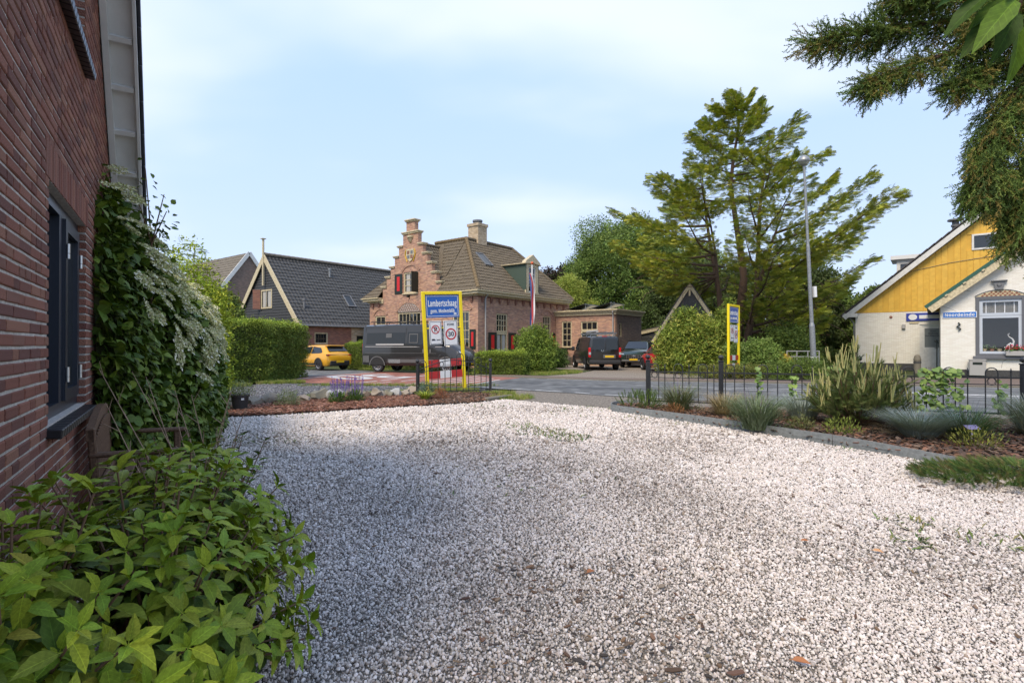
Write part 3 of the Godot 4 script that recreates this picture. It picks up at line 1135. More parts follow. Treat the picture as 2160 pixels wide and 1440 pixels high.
	hd.lathe([Vector2(0.001, -0.28), Vector2(0.12, -0.2), Vector2(0.2, 0.05), Vector2(0.3, 0.1), Vector2(0.3, 0.2), Vector2(0.001, 0.22)], 10, Transform3D(Basis.from_scale(Vector3(1, 1, 0.6)), Vector3(gx, 8.6, 0.02)))
	part("carved_bracket", hd, cream, house)
	var shp := PackedVector2Array([Vector2(-0.36, 0.36), Vector2(0.36, 0.36), Vector2(0.38, -0.05), Vector2(0.22, -0.34), Vector2(0, -0.5), Vector2(-0.22, -0.34), Vector2(-0.38, -0.05)])
	var ca := MB.new()
	ca.prism(shp, 0.0, 0.06, Transform3D(Basis(), Vector3(gx, 7.55, 0)))
	var cao := part("coat_of_arms", ca, cream, house)
	for q in [[-0.17, 0.14, "barn_brick"], [0.17, 0.14, "lead"], [-0.15, -0.16, "lead"], [0.15, -0.16, "barn_brick"]]:
		var f := MB.new()
		f.cbox(Vector3(gx + q[0], 7.55 + q[1], 0.062), Vector3(0.24, 0.24, 0.02), 0.01)
		part("quarter", f, M[q[2]], cao)
	for s in [-1.0, 1.0]:
		var sc := MB.new()
		var pts := []
		for k in 9:
			var t := k / 8.0 * PI * 1.4
			pts.append(Vector3(gx + s * (0.4 + 0.1 * sin(t)), 7.9 - t * 0.19, 0.04))
		sc.tube(pts, [0.03], 5)
		part("scroll", sc, M["plate_yellow"], cao)
	# cornice: cream boards under the eaves, brick brackets below
	var cor := MB.new()
	for q in [[0.46, 0.07, 4.735], [0.36, 0.16, 4.62], [0.12, 0.1, 4.49]]:
		var o: float = q[0]
		cor.box(Vector3(o / 2 - 0.01, q[2], -dp / 2 + o / 2), Vector3(o + 0.02, q[1], dp + o + 0.2))
		cor.box(Vector3((gx + hw) / 2, q[2], o / 2 - 0.01), Vector3(-(gx + hw), q[1], o + 0.02))
		cor.box(Vector3((-wd + gx - hw) / 2 - o / 2, q[2], o / 2 - 0.01), Vector3(wd + gx - hw + o, q[1], o + 0.02))
		cor.box(Vector3(-wd - o / 2 + 0.01, q[2], -dp / 2 - 0.01), Vector3(o, q[1], dp))
	part("cornice", cor, cream, house)
	for k in 12:
		var br := MB.new()
		br.box(Vector3(0.05, 4.3, -0.4 - k * 0.84), Vector3(0.1, 0.28, 0.2))
		br.box(Vector3(0.025, 4.1, -0.4 - k * 0.84), Vector3(0.05, 0.13, 0.14))
		part("brick_bracket", br, M["barn_brick"], house)
	for x in [-0.5, -1.4, -2.3, -9.3, -10.0]:
		var br := MB.new()
		br.box(Vector3(x, 4.3, 0.05), Vector3(0.2, 0.28, 0.1))
		br.box(Vector3(x, 4.1, 0.025), Vector3(0.14, 0.13, 0.05))
		part("brick_bracket", br, M["barn_brick"], house)
	var band := MB.new()
	band.box(Vector3(0.02, 4.39, -dp / 2), Vector3(0.04, 0.1, dp))
	part("brick_band", band, M["barn_brick"], house)
	# roof: hipped with a level top, pantiles on every slope
	var e := 0.4
	var A := Vector3(-3.7, 8.76, -3.0)
	var B := Vector3(-6.7, 8.76, -3.0)
	var C := Vector3(-3.7, 8.76, -8.1)
	var D := Vector3(-6.7, 8.76, -8.1)
	var y0 := 4.77
	var P := Vector3(e, y0, e)
	var Q := Vector3(e, y0, -dp - e)
	var R := Vector3(-wd - e, y0, e)
	var S := Vector3(-wd - e, y0, -dp - e)
	var deck := MB.new()
	deck.face([P, A, C, Q], Vector3(1, 1, 0))
	var pf := func(x: float, z: float) -> Vector3: return Vector3(x, y0 + (e - z) / (e + 3.0) * (A.y - y0), z)
	var gr0 := gx + hw
	var gl0 := gx - hw
	var hr: Vector3 = P.lerp(A, (e - gr0) / (e + 3.7))
	var hl: Vector3 = R.lerp(B, (gl0 + wd + e) / 4.1)
	deck.face([P, hr, pf.call(gr0, e)], Vector3(0, 1, 1))
	deck.face([pf.call(gr0, -0.34), hr, A, B, pf.call(gl0, -0.34)], Vector3(0, 1, 1))
	deck.face([R, hl, pf.call(gl0, e)], Vector3(0, 1, 1))
	deck.face([R, B, D, S], Vector3(-1, 1, 0))
	deck.face([Q, C, D, S], Vector3(0, 1, -1))
	deck.face([A, B, D, C], Vector3.UP)
	deck.face([Vector3(e, y0, 0), Q, S, Vector3(-wd - e, y0, 0)], Vector3.DOWN)
	var ro := part("roof", deck, M["roof_brown"], house)
	var tb := MB.new()
	# right slope: along -z from P
	var uy := Vector3(A.x - e, A.y - y0, 0)
	var l := uy.length()
	tiles(tb, P, Vector3(0, 0, -1), uy.normalized(), l, 0.0, dp + 2 * e, 3.0 + e, 8.1 + e)
	# front slope, both sides of the gable
	var uf := Vector3(0, A.y - y0, A.z - e)
	var lf := uf.length()
	tiles(tb, P, Vector3(-1, 0, 0), uf.normalized(), lf * 0.866, 0.0, 3.55, 3.55, 3.56)
	tiles(tb, P + uf * 0.22, Vector3(-1, 0, 0), uf.normalized(), lf * 0.78, 3.55, 3.9, 4.1, 6.2)
	tiles(tb, R, Vector3(1, 0, 0), uf.normalized(), lf * 0.45, 0.0, 1.85, 1.85, 1.86)
	# the small saddle roof behind the gable
	var gr := Vector3(gx, 8.35, 0)
	for s in [1.0, -1.0]:
		var eo := Vector3(gx + s * 3.05, 4.85, -0.3)
		var ug := gr - Vector3(gx + s * 3.05, 4.85, 0)
		tiles(tb, eo, Vector3(0, 0, -1), ug.normalized(), ug.length(), 0.0, 1.2, 0.0, 3.0)
		deck = MB.new()
		deck.face([eo, eo + Vector3(0, 0, -1.4), gr + Vector3(0, 0, -3.2), gr + Vector3(0, 0, -0.3)], Vector3(s, 1, 0))
		part("saddle", deck, M["roof_brown"], ro)
	var to := part("pantiles", tb, M["roof_brown"], ro)
	stuff(to)
	var rt := MB.new()
	ridge_tiles(rt, P + Vector3(-0.15, 0.1, -0.15), A + Vector3(0, 0.06, 0), 0.13)
	ridge_tiles(rt, A + Vector3(0, 0.06, 0), B + Vector3(0, 0.06, 0), 0.13)
	part("lichen_ridge", rt, M["roof_lichen"], ro)
	var rt2 := MB.new()
	ridge_tiles(rt2, A + Vector3(0, 0.06, 0), C + Vector3(0, 0.06, 0), 0.13)
	ridge_tiles(rt2, C + Vector3(0, 0.06, 0), Q + Vector3(-0.1, 0.1, 0.1), 0.13)
	ridge_tiles(rt2, gr + Vector3(0, 0.05, -0.3), gr + Vector3(0, 0.05, -3.0), 0.12)
	part("ridge", rt2, M["roof_brown"], ro)
	var vl := MB.new()
	vl.tube([Vector3(gx + 3.1, 4.95, -0.1), Vector3(gx + 0.3, 8.25, -2.75)], [0.07], 5)
	part("lead_valley", vl, M["lead"], ro)
	# skylight and dormer in the right slope
	var un := uy.normalized()
	var nn := Vector3(un.y, -un.x, 0)
	var bs := Basis(Vector3(0, 0, -1), un, nn) if false else Basis(Vector3(0, 0, -1), un, Vector3(0, 0, -1).cross(un))
	var so := P + Vector3(0, 0, -3.3) + un * 3.4 + bs.z * 0.07
	var sk := MB.new()
	bars(sk, Rect2(-0.4, -0.65, 0.8, 1.3), 0.07, -0.03, 0.06)
	var sko := part("skylight", sk, M["lead"], ro, Transform3D(bs, so))
	var sg := MB.new()
	sg.box(Vector3(0, 0, 0.02), Vector3(0.66, 1.16, 0.02))
	part("pane", sg, M["car_glass"], sko)
	# dormer
	var dz := -5.3
	var dorm := MB.new()
	var fx := 0.28
	dorm.box(Vector3(fx - 1.0, 6.0, dz - 0.72), Vector3(2.0, 1.9, 0.06))
	dorm.box(Vector3(fx - 1.0, 6.0, dz + 0.72), Vector3(2.0, 1.9, 0.06))
	var dr := part("dormer", dorm, M["green_board"], ro)
	var df := MB.new()
	var dxf := Transform3D(Basis(Vector3.UP, PI / 2), Vector3(fx, 0, dz))
	var d2 := facade([[-0.78, 4.9], [0.78, 4.9], [0.72, 5.4], [0.72, 6.95], [0, 7.45], [-0.72, 6.95], [-0.72, 5.4]], [Rect2(-0.42, 5.0, 0.84, 1.72)], 0.1)
	part("front", d2, cream, dr, dxf)
	window(ro, Rect2(-0.42, 5.0, 0.84, 1.72), 2, 4, M["white_paint"], dxf, 0.08)
	df.box(Vector3(fx - 1.0, 6.98, dz + 0.42), Vector3(2.2, 0.06, 1.0), Basis(Vector3.RIGHT, 0.12))
	df.box(Vector3(fx - 1.0, 6.98, dz - 0.42), Vector3(2.2, 0.06, 1.0), Basis(Vector3.RIGHT, -0.12))
	df.prism(PackedVector2Array([Vector2(-0.86, 6.96), Vector2(0.86, 6.96), Vector2(0.8, 7.1), Vector2(0, 7.58), Vector2(-0.8, 7.1)]), -0.25, 0.08, dxf)
	part("dormer_roof", df, cream, dr)
	# chimneys
	var ch := MB.new()
	ch.box(Vector3(-3.9, 9.1, -4.4), Vector3(0.95, 1.9, 0.95))
	ch.box(Vector3(-3.9, 9.95, -4.4), Vector3(1.08, 0.2, 1.08))
	var cho := part("chimney", ch, M["sand_brick"], ro)
	var cp := MB.new()
	cp.lathe([Vector2(0.001, 10.05), Vector2(0.3, 10.05), Vector2(0.3, 10.2), Vector2(0.36, 10.22), Vector2(0.36, 10.34), Vector2(0.001, 10.36)], 14, Transform3D(Basis(), Vector3(-3.9, 0, -4.4)))
	part("chimney_pot", cp, M["lead"], cho)
	# down pipe
	var dpz := MB.new()
	dpz.tube([Vector3(0.3, 4.55, -0.6), Vector3(0.09, 4.3, -0.6), Vector3(0.09, 0.0, -0.6)], [0.05], 8)
	part("downpipe", dpz, M["pipe_grey"], house)
	var lp := MB.new()
	lp.cbox(Vector3(gx - 0.1, 4.72, 0.12), Vector3(0.1, 0.16, 0.24), 0.02)
	part("wall_lamp", lp, M["shutter_black"], house)
	# ---- flat-roofed annex
	var an := thing("annex", "flat roofed brick annex with cream cornice joined to the gable house", "extension", house.transform * Vector3(0.02, 0, -8.6), GRID_TURN)
	var aw := 4.79
	var w1 := Rect2(0.5, 1.25, 0.85, 1.9)
	var w2 := Rect2(2.1, 0.05, 1.35, 3.05)
	part("front_wall", facade([[0, 0], [aw, 0], [aw, 3.52], [0, 3.52]], [w1, w2], 0.3), brick, an)
	var asx := Transform3D(Basis(Vector3.UP, PI / 2), Vector3(aw, 0, 0))
	var w3 := Rect2(0.65, 2.0, 0.4, 0.95)
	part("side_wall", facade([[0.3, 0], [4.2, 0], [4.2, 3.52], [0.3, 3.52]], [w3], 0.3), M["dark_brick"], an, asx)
	window(an, w1, 2, 4, cream, Transform3D(), 0.1)
	window(an, w3, 1, 2, cream, asx, 0.08)
	window(an, Rect2(2.1, 2.45, 1.35, 0.65), 3, 1, cream, Transform3D(), 0.09)
	var drm := MB.new()
	bars(drm, Rect2(2.102, 0.05, 1.346, 2.39), 0.09, -0.13, -0.05)
	var dro := part("door", drm, cream, an)
	var drp := MB.new()
	drp.box(Vector3(2.775, 1.24, -0.1), Vector3(1.16, 2.2, 0.05))
	part("door_leaf", drp, M["shutter_black"], dro)
	var sl2 := MB.new()
	sl2.cbox(Vector3(0.925, 1.2, 0.0), Vector3(1.0, 0.09, 0.16), 0.01)
	part("sill", sl2, M["shutter_black"], an)
	var ac := MB.new()
	for q in [[0.12, 0.16, 3.6], [0.22, 0.12, 3.74], [0.34, 0.08, 3.84]]:
		var o: float = q[0]
		ac.box(Vector3(aw / 2 + o / 2, q[2], o / 2 - 2.1), Vector3(aw + o, q[1], 4.2 + o))
	part("cornice", ac, cream, an)
	var ap := MB.new()
	ap.tube([Vector3(aw - 0.02, 3.7, 0.34), Vector3(aw - 0.12, 3.4, 0.08), Vector3(aw - 0.12, 0, 0.08)], [0.05], 8)
	part("downpipe", ap, M["pipe_grey"], an)
	for k in 2:
		var so2 := thing("solar_panel", "black solar panel tilted on the annex roof, " + ["nearer the gable house", "nearer the dark trees"][k], "solar panel", an.transform * Vector3(1.5 + k * 2.0, 3.88, -1.3), GRID_TURN, "panels on the annex roof")
		var pn := MB.new()
		pn.cbox(Vector3(0, 0.28, 0), Vector3(1.7, 0.04, 2.2), 0.005, Basis(Vector3(0, 0, 1), 0.22))
		part("module", pn, M["glass_dark"], so2)
		var fr := MB.new()
		fr.box(Vector3(0.8, 0.2, 0.95), Vector3(0.04, 0.4, 0.04))
		fr.box(Vector3(0.8, 0.2, -0.95), Vector3(0.04, 0.4, 0.04))
		fr.box(Vector3(0.82, 0.44, 0), Vector3(0.04, 0.05, 2.2))
		part("rack", fr, M["galvanised"], so2)
	# urn on a plinth beside the annex
	var ur := thing("garden_urn", "dark urn on a low plinth against the annex wall", "urn", an.transform * Vector3(1.15, 0.012, 0.6), GRID_TURN)
	var pb := MB.new()
	pb.cbox(Vector3(0, 0.3, 0), Vector3(0.9, 0.6, 0.5), 0.03)
	part("plinth", pb, M["stone"], ur)
	var uu := MB.new()
	uu.lathe([Vector2(0.001, 0.6), Vector2(0.16, 0.6), Vector2(0.14, 0.66), Vector2(0.05, 0.74), Vector2(0.06, 0.8), Vector2(0.2, 0.95), Vector2(0.22, 1.1), Vector2(0.26, 1.16), Vector2(0.001, 1.14)], 14)
	part("vase", uu, M["shutter_black"], ur)

# ---------------------------------------------------------------- tarred barn, far house, right-hand houses
func build_barn() -> void:
	var barn := thing("tarred_barn", "black boarded gable barn with cream bargeboards and dark pantile roof", "barn", W(-14.06, 36.0), GRID_TURN)
	var wd := 8.8
	var ap := 7.76
	var ev := 2.92
	var ln := 14.0
	var cream: Material = M["cream_paint"]
	part("gable_wall", facade([[-wd, 0], [0, 0], [0, ev], [-wd, ev]], [], 0.3), M["barn_brick"], barn)
	var wr := Rect2(-5.0, 4.02, 1.5, 1.35)
	part("gable_back", facade([[-wd + 0.05, ev - 0.01], [-0.05, ev - 0.01], [-wd / 2, ap - 0.1]], [wr], 0.2), M["tarred_board"], barn, Transform3D(Basis(), Vector3(0, 0, -0.02)))
	# clapboards, each lapping over the one below
	var bh := 0.19
	var rows := int((ap - ev) / bh)
	for k in rows:
		var y := ev + k * bh
		var half := (ap - y - bh * 0.5) / (ap - ev) * wd / 2
		if half < 0.15:
			continue
		var spans := [[-wd / 2 - half, -wd / 2 + half]]
		if y + bh > wr.position.y and y < wr.end.y:
			spans = [[-wd / 2 - half, wr.position.x - 0.02], [wr.end.x + 0.02, -wd / 2 + half]]
		for s in spans:
			if s[1] - s[0] > 0.1:
				var b := MB.new()
				b.box(Vector3((s[0] + s[1]) / 2, y + bh / 2, 0.012), Vector3(s[1] - s[0], bh - 0.01, 0.022), Basis(Vector3.RIGHT, -0.16))
				part("clapboard", b, M["tarred_board"], barn)
	window(barn, wr, 2, 1, cream, Transform3D(Basis(), Vector3(0, 0, 0.08)), 0.1, "glass_dark", true)
	var sh := MB.new()
	sh.cbox(Vector3(-5.2, 4.7, 0.25), Vector3(0.04, 1.4, 0.5), 0.005, Basis(Vector3.UP, -0.6))
	part("shutter", sh, M["barn_brick"], barn)
	var w2 := Rect2(1.1, 1.5, 1.05, 0.8)
	var side := Transform3D(Basis(Vector3.UP, PI / 2), Vector3.ZERO)
	part("side_wall", facade([[0.3, 0], [4.05, 0], [4.05, ev], [0.3, ev]], [w2], 0.3), M["barn_brick"], barn, side)
	window(barn, w2, 1, 1, cream, side, 0.09)
	var dr := Rect2(4.5, 0, 0.62, 2.1)
	part("side_wall", facade([[4.05, 0], [8.5, 0], [8.5, ev], [4.05, ev]], [dr], 0.3), M["sand_brick"], barn, side)
	var ar := MB.new()
	arch(ar, 4.81, 2.08, 0.36, 0.2, 0.2, 0.0, 0.05, 9)
	part("stone_arch", ar, M["sand_brick"], barn, side)
	var dl := MB.new()
	dl.box(Vector3(4.81, 1.05, -0.12), Vector3(0.62, 2.1, 0.05))
	part("door_leaf", dl, M["shutter_black"], barn, side)
	var body := MB.new()
	body.box(Vector3(-0.2, ev / 2, -11.3), Vector3(0.3, ev, 5.5))
	body.box(Vector3(-wd + 0.2, ev / 2, -7.1), Vector3(0.3, ev, 13.6))
	body.prism(PackedVector2Array([Vector2(-wd, 0), Vector2(0, 0), Vector2(0, ev), Vector2(-wd / 2, ap), Vector2(-wd, ev)]), -ln, -ln + 0.25)
	part("rear_wall", body, M["barn_brick"], barn)
	# roof
	var slope := Vector3(-wd / 2, ap - ev, 0)
	var ov := 0.22
	var un := slope.normalized()
	var eo := Vector3(0, ev, 0.12) - un * ov
	var sl := slope.length() + ov
	var deck := MB.new()
	for s in [0, 1]:
		var f := func(p: Vector3) -> Vector3: return p if s == 0 else Vector3(-wd - p.x, p.y, p.z)
		deck.face([f.call(eo), f.call(eo + Vector3(0, 0, -ln)), f.call(eo + un * sl + Vector3(0, 0, -ln)), f.call(eo + un * sl)], Vector3(1 if s == 0 else -1, 1, 0))
	var ro := part("roof", deck, M["roof_black"], barn)
	var tb := MB.new()
	tiles(tb, eo, Vector3(0, 0, -1), un, sl, 0.0, ln, 0.0, ln, 0.27, 0.34, 0.035)
	stuff(part("pantiles", tb, M["roof_black"], ro))
	var rt := MB.new()
	ridge_tiles(rt, Vector3(-wd / 2, ap + 0.12, 0.1), Vector3(-wd / 2, ap + 0.12, -ln), 0.13)
	part("ridge", rt, M["roof_grey"], ro)
	for s in [0, 1]:
		var bb := MB.new()
		var c := (eo + un * sl * 0.5) + Vector3(0, 0, 0.04)
		var b3 := Basis(un, Vector3(un.y, -un.x, 0), Vector3(0, 0, -1))
		if s == 1:
			c.x = -wd - c.x
			b3 = Basis(Vector3(-un.x, un.y, 0), Vector3(-un.y, -un.x, 0), Vector3(0, 0, 1))
		bb.box(c + Vector3(0, -0.08, 0.0), Vector3(sl + 0.1, 0.36, 0.05), b3)
		part("bargeboard", bb, cream, barn)
	var fin := MB.new()
	fin.box(Vector3(-wd / 2, 7.3, 0.19), Vector3(0.14, 3.3, 0.1))
	fin.box(Vector3(-wd / 2, 8.97, 0.19), Vector3(0.3, 0.05, 0.3))
	part("finial", fin, cream, barn)
	var gut := MB.new()
	gut.tube([eo + Vector3(0.06, -0.02, 0), eo + Vector3(0.06, -0.02, -7.5)], [0.07], 6)
	part("gutter", gut, M["lead"], barn)
	var bd := MB.new()
	bd.box(Vector3(0.03, ev - 0.12, -4.0), Vector3(0.06, 0.2, 7.8))
	part("eaves_board", bd, cream, barn)
	var dp := MB.new()
	dp.tube([Vector3(0.1, ev - 0.2, -0.15), Vector3(0.06, 0, -0.15)], [0.05], 8)
	part("downpipe", dp, M["pipe_grey"], barn)
	# skylight and vents
	var nz := Vector3(0, 0, -1).cross(un)
	var bs := Basis(Vector3(0, 0, -1), un, nz)
	var sk := MB.new()
	bars(sk, Rect2(-0.35, -0.6, 0.7, 1.2), 0.07, -0.03, 0.07)
	var so := part("skylight", sk, M["lead"], ro, Transform3D(bs, eo + un * 2.6 + Vector3(0, 0, -5.1) + nz * 0.06))
	var sg := MB.new()
	sg.box(Vector3(0, 0, 0.02), Vector3(0.56, 1.06, 0.02))
	part("pane", sg, M["car_glass"], so)
	for q in [[1.6, 1.0], [5.2, 4.6]]:
		var vt := MB.new()
		var vp: Vector3 = eo + un * q[0] + Vector3(0, 0, -q[1])
		vt.tube([vp, vp + Vector3(0, 0.55, 0)], [0.08, 0.08], 8)
		vt.tube([vp + Vector3(0, 0.55, 0), vp + Vector3(0, 0.68, 0)], [0.13, 0.13], 8)
		part("roof_vent", vt, M["lead"] if q[0] < 3 else M["galvanised"], ro)

func build_far_house() -> void:
	var h := thing("brick_house", "dark brown brick gable house with white verge far left behind the barn", "house", W(-22.9, 56.5), GRID_TURN + 90)
	var wd := 9.0
	var ap := 10.4
	var ev := 4.2
	var wr := Rect2(-7.0, 3.6, 2.2, 1.7)
	part("gable_wall", facade([[-wd, 0], [0, 0], [0, ev], [-wd / 2, ap], [-wd, ev]], [wr], 0.3), M["dark_brick"], h)
	window(h, wr, 2, 1, M["white_paint"], Transform3D(), 0.12)
	var body := MB.new()
	body.box(Vector3(-wd + 0.17, ev / 2, -6.0), Vector3(0.3, ev, 11.4))
	body.box(Vector3(-0.17, ev / 2, -6.0), Vector3(0.3, ev, 11.4))
	body.prism(PackedVector2Array([Vector2(-wd, 0), Vector2(0, 0), Vector2(0, ev), Vector2(-wd / 2, ap), Vector2(-wd, ev)]), -12, -11.75)
	part("rear_wall", body, M["dark_brick"], h)
	for s in [0, 1]:
		var o := Vector3(0.2 if s == 0 else -wd - 0.2, ev - 0.25, 0.1)
		var un := (Vector3(-wd / 2, ap, 0.1) - o)
		var rf := MB.new()
		rf.face([o, o + Vector3(0, 0, -12.2), o + un + Vector3(0, 0, -12.2), o + un], Vector3(1 if s == 0 else -1, 1, 0))
		var ro := part("roof", rf, M["roof_grey"], h)
		var tb := MB.new()
		tiles(tb, o, Vector3(0, 0, -1), un.normalized(), un.length(), 0, 12.2, 0, 12.2, 0.3, 0.36, 0.04)
		stuff(part("pantiles", tb, M["roof_grey"], ro))
		var bb := MB.new()
		var ux := un.normalized()
		bb.box(o + un * 0.5 + Vector3(0, 0.02, 0.02), Vector3(un.length(), 0.34, 0.1), Basis(ux, Vector3(0, 0, 1).cross(ux), Vector3(0, 0, 1)))
		part("bargeboard", bb, M["white_paint"], h)

func build_white_houses() -> void:
	# the larger house, boarded yellow above white brick
	var h := thing("yellow_house", "house with yellow boarded gable over white brick, across the road", "house", W(20.6, 32.6), GRID_TURN)
	var white: Material = M["white_paint"]
	var ey := 3.33
	var half := 8.2
	var ap := ey + 0.2 + half * 0.83
	var door := Rect2(3.08, 0.05, 1.15, 2.55)
	part("brick_wall", facade([[0, 0.0], [16.4, 0], [16.4, ey], [0, ey]], [door], 0.3), M["white_brick"], h)
	var sp := Transform3D(Basis(Vector3.UP, -PI / 2), Vector3(0, 0, -12))
	part("side_wall", facade([[0.0, 0], [11.7, 0], [11.7, ey], [0, ey]], [], 0.3), M["white_brick"], h, sp)
	var pl := MB.new()
	pl.box(Vector3(1.54, 0.19, 0.015), Vector3(3.08, 0.38, 0.03))
	pl.box(Vector3(7.5, 0.19, 0.015), Vector3(6.4, 0.38, 0.03))
	part("plinth", pl, M["plinth"], h)
	var gw := Rect2(5.35, 6.55, 1.2, 0.85)
	part("gable_back", facade([[0.05, ey], [16.35, ey], [half, ap - 0.05]], [gw], 0.2), M["yellow_board_b"], h, Transform3D(Basis(), Vector3(0, 0, -0.03)))
	var bw := 0.27
	for k in int(half * 2 / bw):
		var x0 := k * bw + 0.02
		if x0 > 9.5:
			break
		var x1 := x0 + bw - 0.014
		var f := func(x: float) -> float: return ey + 0.12 + (ap - ey - 0.2) * (1.0 - absf(x - half) / half)
		var segs := [[ey + 0.02, f.call(x0), f.call(x1)]]
		if x1 > gw.position.x and x0 < gw.end.x:
			segs = [[ey + 0.02, gw.position.y, gw.position.y], [gw.end.y, f.call(x0), f.call(x1)]]
		for s in segs:
			if s[1] > s[0] + 0.05:
				var b := MB.new()
				b.prism(PackedVector2Array([Vector2(x0, s[0]), Vector2(x1, s[0]), Vector2(x1, s[2]), Vector2(x0, s[1])]), -0.03, 0.004 * (k % 3))
				part("board", b, M[["yellow_board_b", "yellow_board", "yellow_board_c"][(k * 7 + k / 3) % 3]], h)
	window(h, gw, 1, 1, white, Transform3D(Basis(), Vector3(0, 0, 0.1)), 0.09)
	# verge, roof and tiles
	var o := Vector3(-0.55, ey - 0.28, 0.35)
	var tip := Vector3(half, ap + 0.22, 0.35)
	var un := (tip - o).normalized()
	var ln := (tip - o).length()
	var up := Vector3(-un.y, un.x, 0)
	var bs := Basis(un, up, Vector3(0, 0, 1))
	var vb := MB.new()
	vb.box(o + un * ln / 2 + up * 0.0 + Vector3(0, 0, -0.02), Vector3(ln, 0.26, 0.05), bs)
	vb.box(Vector3(-0.25, ey - 0.12, 0.17), Vector3(0.75, 0.22, 0.42))
	part("bargeboard", vb, white, h)
	var sf := MB.new()
	sf.box(o + un * ln / 2 + up * 0.08 + Vector3(0, 0, -0.21), Vector3(ln, 0.03, 0.32), bs)
	part("soffit", sf, white, h)
	var rf := MB.new()
	rf.box(o + un * ln / 2 + up * 0.16 + Vector3(0, 0, -6.2), Vector3(ln, 0.06, 12.3), bs)
	rf.box(Vector3(2 * half - o.x, o.y, 0) - Vector3(un.x, -un.y, 0) * ln / 2 + Vector3(un.y, un.x, 0) * 0.16 + Vector3(0, 0, -5.9), Vector3(ln, 0.06, 12.3), Basis(Vector3(un.x, -un.y, 0), Vector3(un.y, un.x, 0), Vector3(0, 0, 1)))
	var ro := part("roof", rf, M["roof_edge"], h)
	for k in int(ln / 0.42):
		var tl := MB.new()
		tl.cbox(o + un * (k * 0.42 + 0.2) + up * 0.215 + Vector3(0, 0, -0.1), Vector3(0.46, 0.06, 0.34), 0.01, bs * Basis(Vector3(0, 0, 1), 0.06))
		part("verge_tile", tl, M["roof_edge"], ro)
	var dm := MB.new()
	dm.box(Vector3(2.9, 6.0, -4.0), Vector3(2.0, 1.6, 2.0))
	var dmo := part("dormer", dm, white, ro)
	var dmc := MB.new()
	dmc.box(Vector3(2.8, 6.85, -4.0), Vector3(2.4, 0.24, 2.4))
	part("dormer_roof", dmc, M["sign_white"], dmo)
	var dg := MB.new()
	dg.box(Vector3(2.9, 6.0, -2.99), Vector3(1.6, 0.9, 0.03))
	part("pane", dg, M["glass_dark"], dmo)
	var fl := MB.new()
	fl.lathe([Vector2(0.2, 8.0), Vector2(0.2, 9.3), Vector2(0.26, 9.32), Vector2(0.26, 9.42), Vector2(0.2, 9.44), Vector2(0.2, 9.6), Vector2(0.46, 9.64), Vector2(0.46, 9.72), Vector2(0.001, 9.78)], 14, Transform3D(Basis.from_scale(Vector3(0.8, 1, 0.8)), Vector3(4.7, -1.25, -0.9)))
	part("flue", fl, M["lead"], ro)
	# door with a glazed panel and lettering
	var df := MB.new()
	bars(df, door.grow(-0.003), 0.09, -0.14, -0.04)
	var d := part("door", df, white, h)
	var lf := MB.new()
	lf.box(Vector3(door.get_center().x, 0.62, -0.09), Vector3(0.97, 1.12, 0.05))
	bars(lf, Rect2(3.172, 1.18, 0.966, 1.32), 0.13, -0.115, -0.065)
	for k in 4:
		lf.box(Vector3(door.get_center().x, 0.2 + k * 0.26, -0.062), Vector3(0.9, 0.012, 0.008))
	part("leaf", lf, white, d)
	var dg2 := MB.new()
	dg2.box(Vector3(door.get_center().x, 1.84, -0.09), Vector3(0.71, 1.07, 0.012))
	mat("frosted", Color(0.2, 0.22, 0.22), 0.25)
	part("pane", dg2, M["frosted"], d)
	var y := 2.22
	for ln2 in ["Hotel", "Stichting", "Den Wagenwiel"]:
		write_on(d, ln2, Vector3(3.68, y, -0.08), 0.1, M["sign_black"])
		y -= 0.13
	var hl := MB.new()
	hl.box(Vector3(3.3, 1.1, -0.03), Vector3(0.03, 0.14, 0.05))
	part("handle", hl, M["steel"], d)
	# blue and white fascia sign, meter box, ledge
	var sg := thing("shop_sign", "blue sign with white oval and blank white bar above the door", "sign", h.transform * Vector3(2.47, 2.8, 0.0), GRID_TURN)
	var s1 := MB.new()
	s1.cbox(Vector3(0.85, 0.22, 0.03), Vector3(1.7, 0.44, 0.05), 0.008)
	mat("deep_blue", Color(0.03, 0.05, 0.33), 0.35)
	part("board", s1, M["deep_blue"], sg)
	var s2 := MB.new()
	s2.lathe([Vector2(0.001, 0), Vector2(0.2, 0), Vector2(0.2, 0.008), Vector2(0.001, 0.008)], 24, Transform3D(Basis.from_scale(Vector3(1, 0.85, 1)) * Basis(Vector3.RIGHT, PI / 2), Vector3(0.3, 0.22, 0.054)))
	part("emblem", s2, M["sign_white"], sg)
	var s3 := MB.new()
	s3.box(Vector3(1.1, 0.22, 0.058), Vector3(1.02, 0.2, 0.008))
	part("name_bar", s3, M["sign_white"], sg)
	var mb := MB.new()
	mb.cbox(Vector3(0, 0, 0.06), Vector3(0.17, 0.26, 0.12), 0.02)
	tag(part("meter_box", mb, M["pipe_grey"], self, h.transform * Transform3D(Basis(), Vector3(2.35, 2.5, 0))), "small grey box on the white brick wall left of the door", "box")
	var yl := MB.new()
	yl.cbox(Vector3(0, 0, 0.02), Vector3(0.42, 0.09, 0.03), 0.006)
	tag(part("name_plate", yl, M["cream_paint"], self, h.transform * Transform3D(Basis(), Vector3(2.82, 2.7, 0))), "small cream plate under the blue sign", "plate")
	var rdm := MB.new()
	rdm.lathe([Vector2(0.001, 0), Vector2(0.08, 0), Vector2(0.07, 0.03), Vector2(0.001, 0.04)], 12, Transform3D(Basis(Vector3.RIGHT, PI / 2), Vector3.ZERO))
	tag(part("wall_disc", rdm, M["barn_brick"], self, h.transform * Transform3D(Basis(), Vector3(1.75, 3.05, 0))), "small dark red disc high on the white wall", "disc")
